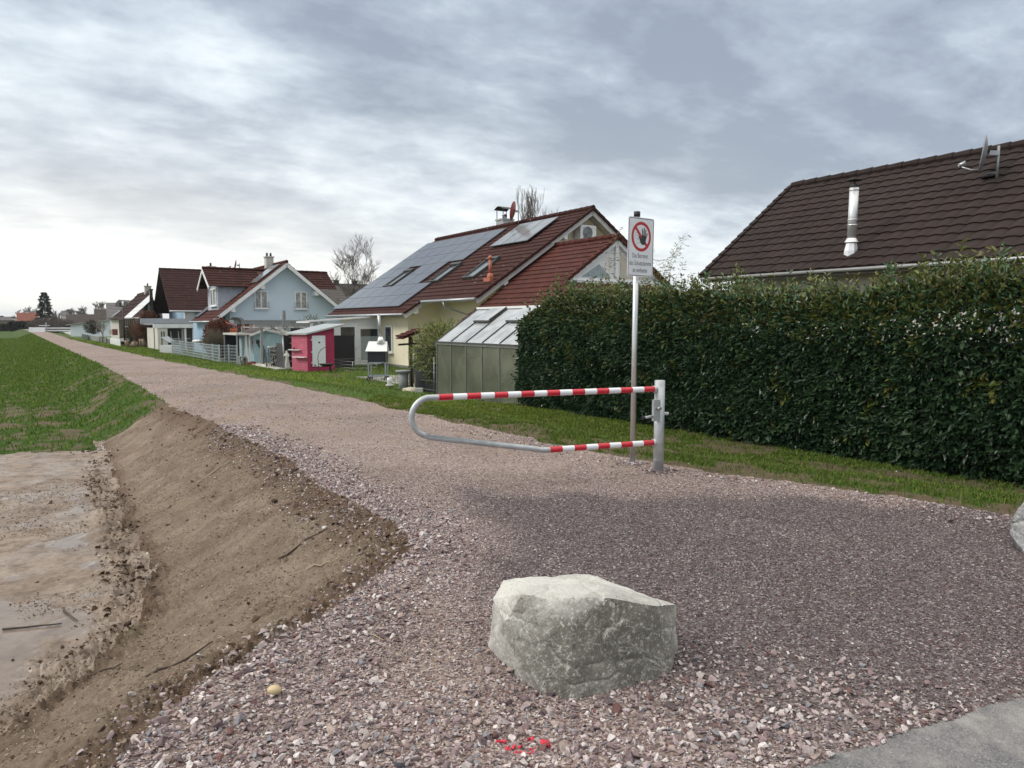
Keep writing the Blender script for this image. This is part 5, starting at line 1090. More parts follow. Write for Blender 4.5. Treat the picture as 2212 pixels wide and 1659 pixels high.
mb = MB(); mb.bar((sc_ - wd, 9.9, zc_ - 1.38), (sc_, 9.9, zc_ - .14), .05, .2); mb.bar((sc_ + wd, 9.9, zc_ - 1.38), (sc_, 9.9, zc_ - .14), .05, .2); mb.build('barge_board', WHITE, dr_)
window(bh, (sc_ - 1.3, 10.48, 2.75), 1.7, 1.15, (1, 0, 0), (0, -1, 0), 2, m_gl=GLASS)
PV2 = mat('glossy_module', (.20, .22, .24), .12, 0, var=.1, spec=1.0)
def on_b(s, t, h): return (s, t - h * .62, zbl(t) + h * .78)
mb = MB(); mb.add([on_b(a, b, hh) for hh in (.10, .14) for a, b in ((48.3, 12.7), (50.2, 12.7), (50.2, 14.25), (48.3, 14.25))], [(0,1,2,3),(7,6,5,4),(0,4,5,1),(1,5,6,2),(2,6,7,3),(3,7,4,0)]); mb.build('solar_panel', PV2, RB)
mb = MB(); mb.add([on_b(a, b, hh) for hh in (.08, .12) for a, b in ((52.9, 9.9), (54.2, 9.9), (54.2, 11.6), (52.9, 11.6))], [(0,1,2,3),(7,6,5,4),(0,4,5,1),(1,5,6,2),(2,6,7,3),(3,7,4,0)]); mb.build('solar_panel', PVm, RB)
chimney(RB, (50.9, 14.2, 5.4), .5, .75, pots=2); chimney(RB, (55.5, 11.3, 4.3), .5, 1.35)
p = P2W(51.5, 12.1, zc_ + .35); dish(RB, p, .32, (-.9, -.3, .2), mat('red_dish', (.30, .06, .05), .4), (p[0], p[1], zc_ - .2))
tr_ = MB(); tr_.box((44.4, 10.6, 1.62), (47.6, 15.2, 1.78)); tr_.box((44.35, 10.55, 1.45), (44.5, 15.25, 1.61)); o = tr_.build('terrace_roof', mat('felt_roof', (.22, .23, .24), .8, vs=2), bh)
for t_ in (10.7, 12.9, 15.1): mb = MB(); mb.box((44.4, t_ - .05, -.5), (44.5, t_ + .05, 1.45)); mb.build('terrace_post', WHITE, bh)

# ======== brown roofed house behind ========
h, R3, _ = gable_house('brown_roofed_house', 'steep brown tiled house with a deep dark gable overhang beside the pale blue one', (72, 14, -.5), 68.0, 76.5, 11.6, 22, 3.0, 6.42, -.6, 't', .55, 1.35, BLUEW2, BROWN_ROOF, WOODB, tile=(.36, .32, .09))
mb = MB(); mb.box((70, 11.56, 3.6), (74.2, 11.62, 3.9)); mb.build('gable_beam', WOODL, h)
mb = MB(); mb.tube([(67.5, 12.8, 2.6), (67.7, 12.8, 2.2), (67.95, 12.6, 1.8), (67.95, 12.6, -.5)], .06, 6); mb.build('downpipe', ZINC, R3)
mb = MB(); mb.box((67.97, 11.58, -.6), (68.6, 12.4, 2.95)); mb.build('corner_wall', WHITEW, h)
# old roof with two chimneys behind the bare tree
def vf(u, v, Y, ang=0.0):
    """a frame standing on the spot seen at (u, v), Y metres out: x to the right, y away"""
    o = at(u, v, Y); c, s = math.cos(ang), math.sin(ang)
    return lambda x, y, z: (o[0] + x * c - y * s, o[1] + x * s + y * c, z)
fr2 = vf(745, 700, 88, .5); hz_ = lambda v, Y: at(0, v, Y)[2]
h, R4, _ = gable_house('old_house', 'weathered grey-brown tiled roof with two dark chimneys behind the bare tree', (0, 4, -.5), -2.3, 7, 0, 9, hz_(662, 88), hz_(616, 92) , -.6, 's', .4, .4, CREAM, GREY_ROOF, fr_=fr2, tile=(.4, .35, .12))
chimney(R4, (.2, 4.5, hz_(620, 92)), .6, .8, fr2, DARKM); chimney(R4, (2.6, 4.5, hz_(620, 92)), .6, .8, fr2, DARKM)
# ======== white carport building ========
gb = thing('flat_roofed_garage', 'low white flat-roofed garage with a cream door left of the pale blue house', 'garage', P2W(63, 10, -.5))
sg_ = 61.5; mb = MB(); mb.box((sg_ + 1.6, 8.4, -.6), (sg_ + 1.75, 12.4, 1.3)); mb.build('rear_wall', mat('grey_violet_boards', (.16, .15, .17), .8, vs=5), gb)
mb = MB(); mb.box((sg_ - .1, 8.15, 1.22), (sg_ + .12, 12.2, 1.52)); mb.build('fascia', WHITE, gb); mb = MB(); mb.box((sg_ + .1, 8.2, 1.45), (sg_ + 6, 12.4, 1.6)); mb.build('roof', mat('felt_roof', (.22, .23, .24), .8, vs=2), gb)
mb = MB(); mb.box((sg_ + 6, 8.0, 1.5), (sg_ + 6.2, 12.3, 2.0)); mb.build('parapet', GREYM, gb)
mb = MB(); mb.box((sg_, 8.45, -.5), (sg_ + 5.8, 8.55, 1.22)); mb.build('side_wall', CREAM, gb)
mb = MB(); mb.box((sg_ - .05, 8.46, -.5), (sg_ + .05, 9.15, 1.2)); dd = mb.build('door', CREAM, gb)
for a in (8.68, 8.85): mb = MB(); mb.box((sg_ - .06, a, .3), (sg_ - .052, a + .09, .95)); mb.build('door_slot', ANTH, dd)
for a in (10.25, 10.45, 11.05): mb = MB(); mb.box((sg_, a - .07, -.5), (sg_ + .12, a + .07, 1.22)); mb.build('post', WHITE if a != 10.25 else WOODG, gb)
mb = MB(); mb.bar((sg_ + .6, 9.2, .35), (sg_ + .6, 10.9, .35), .06); mb.build('rail', WHITE, gb)
for a in (9.45, 10.0): mb = MB(); mb.bar((sg_ + .5, a, .95), (sg_ + .5, a + .1, -.3), .06); mb.build('post', WHITE, gb)
# ------------------------------------------------------------------ gardens along the dam
GZ = -.5
# greenhouse
gh = thing('greenhouse', 'greenhouse with bright glass roof and dull green glazed wall at the end of the hedge', 'greenhouse', P2W(15.4, 10.2, -.5))
g0, g1, gt0, gt1, gtm, ze, zr, zb_ = 13.0, 17.85, 9.6, 12.32, 10.96, 1.0, 2.0, -.46
GFR = mat('dull_aluminium', (.20, .20, .19), .5, .5); GFD = mat('dark_greenhouse_frame', (.05, .055, .05), .6)
def glz(name, rgb, al, rough):
    m = bpy.data.materials.new(name); m.use_nodes = True; t = m.node_tree; b = t.nodes['Principled BSDF']
    tc = nn(t, 'ShaderNodeTexCoord'); n = nn(t, 'ShaderNodeTexNoise', Scale=1.4, Detail=6.0, Roughness=.6); t.links.new(tc.outputs['Object'], n.inputs['Vector'])
    r = ramp(t, [(.35, tuple(c * .7 for c in rgb)), (.65, tuple(c * 1.3 for c in rgb))], n.outputs[0]); t.links.new(r.outputs[0], b.inputs['Base Color'])
    b.inputs['Roughness'].default_value = rough; b.inputs['Alpha'].default_value = al; b.inputs['Specular IOR Level'].default_value = .7; return m
GW = glz('grimy_wall_glass', (.15, .165, .125), .62, .16); GRF = glz('pale_roof_glass', (.42, .45, .47), .93, .12)
n_ = 6; st_ = (g1 - g0) / n_
mb = MB()
for i in range(n_ + 1):
    a = g0 + i * st_; mb.box((a - .018, gt0 - .02, zb_), (a + .018, gt0 + .02, ze)); 
mb.build('wall_frame', GFR, gh)
mb = MB(); mb.box((g0, gt0 - .035, ze), (g1 + .03, gt0 + .03, ze + .05)); mb.box((g0, gt0 - .03, zb_ - .05), (g1, gt0 + .03, zb_ + .03)); mb.build('eaves_rail', GFR, gh)
mb = MB(); mb.box((g0, gt0 - .05, ze + .052), (g1 + .03, gt0 + .0, ze + .085)); mb.build('gutter', GFD, gh)
for i in range(n_): mb = MB(); mb.box((g0 + i * st_ + .02, gt0 - .004, zb_ + .03), (g0 + (i + 1) * st_ - .02, gt0 + .004, ze)); mb.build('wall_pane', GW, gh)
for w_ in (gt0, gt1):
    for i in range(n_):
        a, b = g0 + i * st_, g0 + (i + 1) * st_; mb = MB(); mb.add([(a + .02, w_, ze + .09), (b - .02, w_, ze + .09), (b - .02, gtm, zr), (a + .02, gtm, zr)], [(0, 1, 2, 3)]); mb.build('roof_pane', GRF, gh)
mb = MB()
for i in range(n_ + 1):
    a = g0 + i * st_
    for w_ in (gt0, gt1): mb.bar((a, w_, ze + .10), (a, gtm, zr + .01), .028, .035)
mb.build('glazing_bar', GFD, gh)
mb = MB(); mb.box((g0, gtm - .05, zr), (g1, gtm + .05, zr + .06)); mb.build('ridge', WHITE, gh)
for i in (5, 3):     # raised vents
    a, b = g0 + (i - 1 + .05) * st_, g0 + (i + .0) * st_; q = .55; tq = gt0 + (gtm - gt0) * q; zq = ze + .09 + (zr - ze - .09) * q
    mb = MB(); mb.add([(a, tq, zq + .10), (b, tq, zq + .10), (b, gtm, zr + .05), (a, gtm, zr + .05), (a, tq, zq + .06), (b, tq, zq + .06), (b, gtm, zr + .01), (a, gtm, zr + .01)], [(0,1,2,3),(7,6,5,4),(0,4,5,1),(1,5,6,2),(2,6,7,3),(3,7,4,0)]); v_ = mb.build('roof_vent', GRF, gh)
    mb = MB(); mb.bar((a, tq - .02, zq + .06), (b, tq - .02, zq + .06), .04, .05); mb.bar((a, tq, zq + .09), (a, gtm, zr + .05), .03, .05); mb.build('vent_frame', GFD, v_)
mb = MB(); mb.prism([(g1, gt0, zb_), (g1, gt1, zb_), (g1, gt1, ze), (g1, gtm, zr), (g1, gt0, ze)], (.01, 0, 0)); mb.build('end_pane', GW, gh)
mb = MB(); mb.bar((g1 - .03, gt0 + .06, ze - .1), (g1 - st_ + .1, gt0 + .06, zb_ + .1), .025); mb.build('brace', GREYM, gh)
mb = MB(); mb.box((g0, gt1, zb_), (g1, gt1 + .02, ze)); mb.build('rear_pane', mat('grey_green_sheet', (.13, .14, .10), .5), gh)
bush('greenhouse_plant', 'yellow-green plant behind the greenhouse glass near the hedge', 'plant', P2W(13.6, 10.2, -.48), .42, 1.3, 1500, [(.16, .19, .05), (.22, .24, .08), (.12, .15, .04)], .12, seed=3)
bush('greenhouse_plant', 'dark low plant with pale leaves in the middle of the greenhouse', 'plant', P2W(15.0, 10.25, -.48), .4, .8, 700, [(.07, .10, .04), (.2, .2, .15)], .12, seed=4)
mb = MB(); mb.ball((14.9, 9.95, .15), .16, 10, (1, .6, .8)); tag(mb.build('watering_can', mat('pale_bucket', (.5, .5, .48), .6)), 'pale round can seen dimly through the greenhouse glass', 'bucket')
# fence field with grille beside the greenhouse
tr2 = thing('trellis_fence', 'dark grille fence with a thin steel post between bamboo bush and greenhouse', 'fence', P2W(19, 9.9, -.5))
mb = MB(); mb.box((18.0, 10.02, -.5), (20.1, 10.06, .85)); mb.build('dark_screen', BLACK, tr2)
mb = MB(); [mb.bar((18.0, 9.96, -.4 + .27 * i), (19.6, 9.96, -.4 + .27 * i), .014) for i in range(6)]; mb.build('wire_grille', GREYM, tr2)
mb = MB(); mb.tube([(18.6, 9.9, -.5), (18.6, 9.9, .6)], .022, 8); mb.build('post', GREYM, tr2)
bush('bamboo_bush', 'dense leafy bamboo bush spilling over the fence left of the greenhouse', 'shrub', P2W(19.1, 10.35, -.5), .80, 2.2, 3400, [(.16, .20, .06), (.23, .26, .09), (.09, .12, .035), (.30, .31, .12)], .17, .17, 8, bias=.33, dr=.5, shape=lambda P, b: P[P[:, 2] > b[2] + .0] if False else np.where(((P[:, 2] - b[2]) < .75)[:, None], b + (P - b) * [.55, .55, 1], P), stem_m=WOODL)
bush('bamboo_bush', 'smaller yellowish bamboo top leaning over the greenhouse corner', 'shrub', P2W(18.2, 10.6, -.2), .55, 1.9, 1400, [(.22, .26, .07), (.30, .33, .10), (.14, .17, .05)], .15, .17, 18, bias=.4, dr=.3, stem_m=WOODL)
# tiled shelter
sh = thing('wood_shelter', 'little shelter with a red tiled roof on dark wooden posts beside the bamboo', 'shelter', P2W(20.6, 10.4, -.5))
mb = MB(); tile_roof(mb, (20.0, 10.9, 1.42), (21.2, 10.9, 1.42), (21.2, 9.9, 1.32), (20.0, 9.9, 1.32)) if False else None
mb = MB(); tile_roof(mb, (20.2, 9.68, 1.17), (20.75, 9.68, 1.17), (20.75, 10.4, 1.42), (20.2, 10.4, 1.42), .2, .22); slab(mb, (20.2, 9.68, 1.16), (20.75, 9.68, 1.16), (20.75, 10.4, 1.40), (20.2, 10.4, 1.40), .03); ro = mb.build('roof', RED_ROOF2, sh)
mb = MB(); tile_roof(mb, (20.2, 11.3, 1.17), (20.75, 11.3, 1.17), (20.75, 10.42, 1.42), (20.2, 10.42, 1.42), .3, .22); mb.build('roof', BROWN_ROOF, sh)
for s_, t_, w_, m_ in ((20.5, 10.08, .10, WOODB), (20.25, 10.3, .07, WOODG), (20.6, 11.1, .1, WOODB)): mb = MB(); mb.box((s_ - w_/2, t_ - w_/2, -.52), (s_ + w_/2, t_ + w_/2, 1.25)); mb.build('post', m_, sh)
mb = MB(); mb.bar((20.6, 9.7, .92), (20.6, 10.6, .96), .06); mb.build('beam', WOODB, sh)
mb = MB(); mb.tube([(20.35, 10.1, -.3), (20.35, 10.1, .85)], .03, 8); mb.build('drain_pipe', GREYM, sh)
mb = MB(); mb.box((20.25, 10.34, -.5), (20.3, 11.1, .95)); mb.build('rear_boards', WOODB, sh)
w = P2W(*grp(872, 846, GZ), GZ); mb = MB(WW); mb.tube([(w[0], w[1], GZ), (w[0], w[1], GZ + .62)], .15, 16, True, True); mb.lathe((w[0], w[1], GZ + .56), [(.15, 0), (.24, .05), (.25, .10), (.20, .09), (.05, .07)], 18)
tag(mb.build('stone_pedestal', mat('cast_stone_grey', (.26, .27, .27), .8, var=.15, vs=12)), 'grey stone pedestal basin in front of the tiled shelter', 'pedestal')
w = P2W(*grp(884, 851, GZ), GZ); boulder('garden_rock', [(w[0] + a, w[1] + b, w[2] + c) for a, b, c in ((-.22,-.06,.0),(.18,-.1,.02),(.24,.12,.1),(-.2,.14,.05),(-.2,-.02,.17),(.2,0,.2),(.02,.13,.21),(-.02,-.12,.1))], 'cream rock lying in the grass at the foot of the shelter', mat('cream_stone', (.55, .50, .40), .85, var=.2, vs=10), 5.1, 3, .01)['category'] = 'rock'
w = P2W(*grp(905, 853, GZ), GZ); mb = MB(WW); mb.box((w[0] - .1, w[1] - .1, GZ), (w[0] + .12, w[1] + .1, GZ + .2)); tag(mb.build('concrete_block', STONEC), 'small weathered concrete block below the bamboo bush', 'block')
# terrace slab under the canister
mb = MB(); mb.box((19.4, 10.5, -.58), (26.2, 15.9, -.478)); o = mb.build('paving', PAVE); o['kind'] = 'structure'
w = P2W(*grp(842, 832, GZ + .03), GZ + .02); mb = MB(WW); mb.tube([(w[0], w[1], w[2]), (w[0], w[1], w[2] + .26)], .09, 14); mb.tube([(w[0], w[1], w[2]), (w[0], w[1], w[2] + .02)], .15, 14); mb.box((w[0] - .05, w[1] - .1, w[2] + .08), (w[0] - .03, w[1] - .09, w[2] + .2)); tag(mb.build('canister', WHITE), 'small white plastic canister standing on the grey terrace', 'canister')
# pizza oven on its trolley
ov = thing('garden_oven', 'dark house-shaped oven with white roof and tall steel flue on a wheeled frame', 'oven', P2W(24.5, 10.7, GZ))
def ovf(a, b, c): p = P2W(24.45, 10.68, GZ); return (p[0] + a, p[1] + b, p[2] + c)
hw, hd_ = .33, .27
mb = MB(ovf); mb.prism([(-hw, -hd_, .68), (-hw, hd_, .68), (-hw, hd_, 1.15), (-hw, 0, 1.42), (-hw, -hd_, 1.15)], (2 * hw, 0, 0)); mb.build('oven_body', mat('dark_blue_oven', (.018, .018, .028), .5), ov)
mb = MB(ovf); mb.add([(-hw - .06, -hd_ - .1, 1.08), (hw + .08, -hd_ - .1, 1.08), (hw + .02, 0, 1.43), (-hw, 0, 1.43), (-hw, hd_ + .1, 1.10), (hw + .02, hd_ + .1, 1.10)], [(0, 1, 2, 3), (3, 2, 5, 4)]); o = mb.build('roof', WHITE, ov); sd = o.modifiers.new('s', 'SOLIDIFY'); sd.thickness = .025
mb = MB(ovf); mb.tube([(.12, 0, 1.36), (.11, 0, 1.60)], [.17, .07], 14); mb.build('flue_cone', STEEL, ov)
mb = MB(ovf); mb.tube([(.11, 0, 1.6), (.05, 0, 2.45)], .055, 12); mb.build('flue', GREYM, ov)
mb = MB(ovf)
for a in (-hw + .02, hw - .02):
    for b in (-hd_ + .02, hd_ - .02): mb.bar((a, b, .14), (a, b, .68), .04)
for z in (.16, .67):
    for b in (-hd_ + .02, hd_ - .02): mb.bar((-hw, b, z), (hw, b, z), .04)
    for a in (-hw + .02, hw - .02): mb.bar((a, -hd_, z), (a, hd_, z), .04)
mb.build('trolley_frame', mat('grey_blue_steel', (.36, .40, .45), .45, .4), ov)
for a in (-hw + .02, hw - .02):
    for b in (-hd_ + .02, hd_ - .02):
        mb = MB(ovf); mb.tube([(a, b - .02, .065), (a, b + .02, .065)], .066, 16); wh = mb.build('wheel', mat('black_rubber', (.02, .02, .02), .7), ov); mb = MB(ovf); mb.tube([(a, b - .025, .065), (a, b + .025, .065)], .028, 10); mb.build('hub', GREYM, wh)
# conservatory / patio roof
cn = thing('conservatory', 'white framed conservatory with frosted doors between the pink playhouse and yellow house', 'conservatory', P2W(34.5, 13, -.5))
cs = 33.0
def cwin(a0, a1, zt):
    mb = MB(); mb.box((cs - .05, a0, -.42), (cs + .05, a0 + .14, zt)); mb.box((cs - .05, a1 - .14, -.42), (cs + .05, a1, zt)); mb.box((cs - .04, a0 + .14, zt - .14), (cs + .04, a1 - .14, zt)); mb.box((cs - .04, a0 + .14, -.42), (cs + .04, a1 - .14, -.22)); o = mb.build('door', PVC, cn)
    mb = MB(); mb.box((cs - .01, a0 + .14, -.22), (cs + .01, a1 - .14, .95)); mb.build('frosted_pane', mat('frosted_glass', (.34, .40, .42), .35), o)
    mb = MB(); mb.box((cs - .01, a0 + .14, .95), (cs + .01, a1 - .14, zt - .14)); mb.build('pane', GLASS, o)
    mb = MB(); mb.tube([(cs - .07, a1 - .1, .3), (cs - .07, a1 - .1, .42)], .012, 6); mb.build('handle', GREYM, o)
cwin(12.35, 13.35, 1.55); cwin(13.36, 14.55, 1.45)
mb = MB(); mb.prism([(cs + .0, 12.35, 1.55), (cs, 14.55, 1.45), (cs, 14.55, 1.95), (cs, 12.35, 1.62)], (.06, 0, 0)); mb.box((cs - .03, 12.2, -.42), (cs + .06, 12.35, 1.6)); mb.build('frame', PVC, cn)
mb = MB(); mb.add([(cs - .25, 10.9, 1.66), (cs + 1.6, 10.9, 1.66), (cs + 1.6, 14.5, 1.92), (cs - .25, 14.5, 1.92)], [(0, 1, 2, 3)]); o = mb.build('roof_sheet', GRF, cn)
mb = MB()
for a in np.linspace(cs - .25, cs + 1.6, 4): mb.bar((a, 10.9, 1.67), (a, 14.5, 1.93), .05, .05)
mb.bar((cs - .25, 10.9, 1.64), (cs + 1.6, 10.9, 1.64), .05, .06); mb.build('roof_bar', WHITE, cn)
mb = MB(); mb.box((cs - .2, 11.0, -.5), (cs - .1, 11.1, 1.6)); mb.bar((cs - .15, 11.05, .85), (cs - .15, 11.9, 1.66), .06); mb.build('post', WHITE, cn)
mb = MB(); mb.box((31.9, 11.25, -.45), (31.95, 12.75, 1.03)); mb.build; tag(mb.build('privacy_screen', BLACK), 'plain black privacy screen right of the pink playhouse', 'screen')
# pink playhouse
def grn(u, v, z=GZ): return grp(u, v, z)
pk = thing('playhouse', 'pink wooden playhouse with a white heart door and grey mono-pitch roof', 'playhouse', P2W(30.8, 10.4, GZ))
PINKR = mat('deep_pink_boards', (.34, .018, .075), .6, var=.10, vs=5, bump=.003, bs=60, stain=(.40, .06, .14), stain_amt=.25)
PINKL = mat('lit_side_pink_boards', (.46, .085, .14), .65, var=.12, vs=5, bump=.003, bs=60, stain=(.55, .2, .27), stain_amt=.35)  # lighter copy of the pink boards, light on the left face put into colour
Cc_, Rr_, Ll_ = (30.36, 10.0), (30.31, 11.17), (31.42, 9.66); Bb_ = (Ll_[0] + Rr_[0] - Cc_[0], Ll_[1] + Rr_[1] - Cc_[1])
ZC = {0: 1.14, 1: 1.44, 2: 1.14, 3: 1.44}
def clap(par, a, b, za, zb2, m, nb_=16, name='board_wall'):
    a, b = Vector((*a, 0)), Vector((*b, 0)); d = (b - a); n = Vector((-d.y, d.x, 0)).normalized()
    cen = Vector((30.9, 10.4, 0)); 
    if n.dot((a + b) / 2 - cen) < 0: n = -n
    mb = MB(); z0 = GZ - .02
    for i in range(nb_):
        lo, hi = i / nb_, (i + 1) / nb_; q = []
        for p, zt in ((a, za), (b, zb2)):
            zl, zh = z0 + (zt - z0) * lo, z0 + (zt - z0) * hi; q.append((p + n * .022 + Vector((0, 0, zl)), p + n * .004 + Vector((0, 0, zh)), p + n * .0 + Vector((0, 0, zl)), p - n * .03 + Vector((0, 0, zh)), p - n * .03 + Vector((0, 0, zl))))
        (a1, a2, a3, a4, a5), (b1, b2, b3, b4, b5) = q
        mb.add([tuple(v) for v in (a1, b1, b2, a2, a5, b5, b4, a4)], [(0, 1, 2, 3), (4, 5, 1, 0), (3, 2, 6, 7), (7, 6, 5, 4), (0, 3, 7, 4), (1, 5, 6, 2)])
    return mb.build(name, m, par)
clap(pk, Cc_, Rr_, ZC[0], ZC[1], PINKR); clap(pk, Ll_, Cc_, ZC[2], ZC[0], PINKL); clap(pk, Bb_, Rr_, ZC[3], ZC[1], PINKR); clap(pk, Ll_, Bb_, ZC[2], ZC[3], PINKR)
def lerp2(a, b, k, z): return (a[0] + (b[0] - a[0]) * k, a[1] + (b[1] - a[1]) * k, z)
mb = MB(); dx, dy = Rr_[0] - Cc_[0], Rr_[1] - Cc_[1]; lx, ly = Ll_[0] - Cc_[0], Ll_[1] - Cc_[1]
rp_ = [(Cc_[0] - dx * .12 - lx * .15, Cc_[1] - dy * .12 - ly * .15, 1.16), (Cc_[0] + dx * 1.35 - lx * .15, Cc_[1] + dy * 1.35 - ly * .15, 1.56), (Cc_[0] + dx * 1.35 + lx * 1.2, Cc_[1] + dy * 1.35 + ly * 1.2, 1.56), (Cc_[0] - dx * .12 + lx * 1.2, Cc_[1] - dy * .12 + ly * 1.2, 1.16)]
slab(mb, *rp_, .06, 0); mb.build('roof', mat('grey_painted_roof', (.40, .42, .42), .4, var=.15, vs=3), pk)
mb = MB(); [mb.add([tuple(Vector(p) + Vector((0, 0, .012 if k else .002))) for k in (0,) for p in (tuple(Vector(rp_[0]).lerp(Vector(rp_[3]), i/9 + .012)), tuple(Vector(rp_[1]).lerp(Vector(rp_[2]), i/9 + .012)), tuple(Vector(rp_[1]).lerp(Vector(rp_[2]), i/9 + .09)), tuple(Vector(rp_[0]).lerp(Vector(rp_[3]), i/9 + .09)))], [(0, 1, 2, 3)]) for i in range(9)]; 
for i in range(len(mb.V)): mb.V[i] = (mb.V[i][0], mb.V[i][1], mb.V[i][2] + .01)
mb.build('roof_sheet', mat('pale_roof_sheet', (.55, .60, .62), .3, var=.15, vs=2, spec=.8), pk)
dmb = MB(); 
def dr3(k0, k1, z0, z1, off): 
    n = Vector((-dy, dx, 0)).normalized(); n = n if n.x < 0 else -n; q = []
    for o_ in (off, off + .03):
        for k, z in ((k0, z0), (k1, z0), (k1, z1), (k0, z1)): p = Vector(lerp2(Cc_, Rr_, k, z)) + n * o_; q.append(tuple(p))
    return q
BX = [(0,1,2,3),(7,6,5,4),(0,4,5,1),(1,5,6,2),(2,6,7,3),(3,7,4,0)]
dmb.add(dr3(.17, .66, -.28, 1.06, .02), BX); dd = dmb.build('door', mat('white_door_paint', (.74, .78, .82), .5, var=.04), pk)
mb = MB(); hp = [(16 * math.sin(a) ** 3 / 16 * .052, (13 * math.cos(a) - 5 * math.cos(2*a) - 2 * math.cos(3*a) - math.cos(4*a)) / 16 * .052) for a in [2*math.pi*i/28 for i in range(28)]]
n = Vector((-dy, dx, 0)).normalized(); n = n if n.x < 0 else -n; uu = Vector((dx, dy, 0)).normalized(); hc = Vector(lerp2(Cc_, Rr_, .43, .76)) + n * .052
mb.add([tuple(hc + uu * a + Vector((0, 0, b))) for a, b in hp], [tuple(range(28))]); mb.build('heart_cutout', BLACK, dd)
for z in (.88, .35, -.12): mb = MB(); mb.add(dr3(.12, .18, z - .025, z + .025, .045), BX); mb.build('hinge', WHITE, dd)
mb = MB(); mb.add(dr3(.235, .27, -.26, -.2, .05), BX); mb.build('latch', DARKM, dd)
for z, k0, k1 in ((.42, -.02, .62), (.11, .22, .98)):
    a, b = Vector(lerp2(Cc_, Ll_, 1 - k0, z)), Vector(lerp2(Cc_, Ll_, 1 - k1, z)); nl = Vector((-(Ll_[1] - Cc_[1]), Ll_[0] - Cc_[0], 0)).normalized(); nl = nl if nl.y < 0 else -nl
    mb = MB(); mb.add([tuple(p + nl * o_ + Vector((0, 0, h_))) for h_ in (0, .03) for p, o_ in ((a, .02), (b, .02), (b, .2), (a, .2))], BX); mb.build('shelf', WHITE, pk)
a = Vector(lerp2(Cc_, Ll_, .72, .45)) + nl * .1; mb = MB(); mb.prism([tuple(a + uu * 0 + Vector((q, 0, h_))) for q, h_ in ((-.14, 0), (.14, 0), (.08, .06), (0, .12), (-.1, .06))], tuple(nl * .06)); tag(mb.build('bird_ornament', mat('dark_red_ornament', (.12, .03, .035), .6)), 'small dark ornament on the upper shelf of the pink playhouse', 'ornament')
# fire bowl
fb = thing('fire_bowl', 'rusty black fire bowl with a curved hook in front of the pink playhouse', 'fire bowl', P2W(29.2, 10.35, GZ))
def fbf(a, b, c): p = P2W(29.1, 10.38, GZ); return (p[0] + a, p[1] + b, p[2] + c)
mb = MB(fbf); mb.lathe((0, 0, .27), [(.02, 0), (.15, .02), (.26, .07), (.30, .12), (.33, .125), (.29, .10), (.14, .05), (.0, .04)], 20); mb.build('bowl', mat('rusty_black_iron', (.05, .045, .04), .7, .3, var=.3), fb)
for a in (.10, -.16): mb = MB(fbf); mb.prism([(a, -.05, 0), (a + .12, -.05, 0), (a + .09, -.05, .29), (a + .02, -.05, .29)], (0, .08, 0)); mb.build('leg', mat('rusty_black_iron', (.05, .045, .04), .7), fb) if a > 0 else None
mb = MB(fbf); mb.tube([(-.33, 0, 0), (-.33, 0, .35), (-.36, 0, .62), (-.32, 0, .83), (-.22, 0, .98), (-.10, 0, 1.06), (.02, 0, 1.08)], .013, 6); mb.build('hook', DARKM, fb)
mb = MB(fbf); mb.box((-.0, -.02, 1.07), (.07, .02, 1.10)); mb.build('hook_end', DARKM, fb)
# small wire run
wr_ = thing('wire_run', 'low bare wire enclosure on the lawn beside the black screen', 'wire enclosure', P2W(30.5, 11.9, GZ)); mb = MB()
W_ = [(31.6, 11.4), (31.6, 12.9), (29.0, 12.6), (29.0, 11.5)]
for i in range(4):
    a, b = W_[i], W_[(i + 1) % 4]
    for z in (.0, .14, .28, .42): mb.tube([(*a, GZ + z + .02), (*b, GZ + z + .02)], .006, 4)
mb.build('wire', GREYM, wr_)
for a in W_: mb = MB(); mb.tube([(*a, GZ), (*a, GZ + .45)], .01, 5); mb.build('stake', GREYM, wr_)
# statue: standing draped child figure
def statue():
    w = P2W(32.3, 9.72, GZ - .01); x, y, z = w; bm = bmesh.new(); layer = bm.verts.layers.skin.verify()
    J = [((0.03, 0, .0), .07), ((.03, 0, .12), .075), ((-.01, 0, .32), .085), ((-.02, 0, .47), .078), ((-.03, 0, .60), .066), ((-.03, 0, .665), .035), ((-.035, -.01, .745), .062)]
    L = {0: [(2, (-.055, .03, .14), .055), ]}
    V = [bm.verts.new((x + p[0], y + p[1], z + p[2])) for p, r in J]
    for v, (p, r) in zip(V, J): v[layer].radius = (r, r)
    for a, b in zip(V[:-1], V[1:]): bm.edges.new((a, b))
    V[2][layer].use_root = True
    def chain(i, pts):
        q = V[i]
        for p, r in pts: v = bm.verts.new((x + p[0], y + p[1], z + p[2])); v[layer].radius = (r, r); bm.edges.new((q, v)); q = v
    chain(4, [((-.095, -.01, .60), .028), ((-.125, -.05, .52), .024), ((-.075, -.10, .55), .02), ((-.055, -.10, .60), .02)])
    chain(4, [((.045, -.01, .59), .028), ((.055, -.05, .50), .024), ((-.0, -.10, .53), .02)])
    chain(2, [((-.045, -.03, .18), .05), ((-.03, -.05, .04), .045)])
    me = bpy.data.meshes.new('statue'); bm.to_mesh(me); bm.free(); me.materials.append(mat('white_cast_stone', (.66, .67, .66), .7, var=.12, vs=20, bump=.004, bs=60)); me.transform(Matrix.Translation(Vector(w)) @ Matrix.Scale(1.18, 4) @ Matrix.Translation(-Vector(w))); o = bpy.data.objects.new('statue', me); C.objects.link(o)
    o.modifiers.new('k', 'SKIN'); sb = o.modifiers.new('s', 'SUBSURF'); sb.levels = 2; sb.render_levels = 2
    tag(o, 'white garden statue of a standing child beside the pink playhouse', 'statue')
statue()
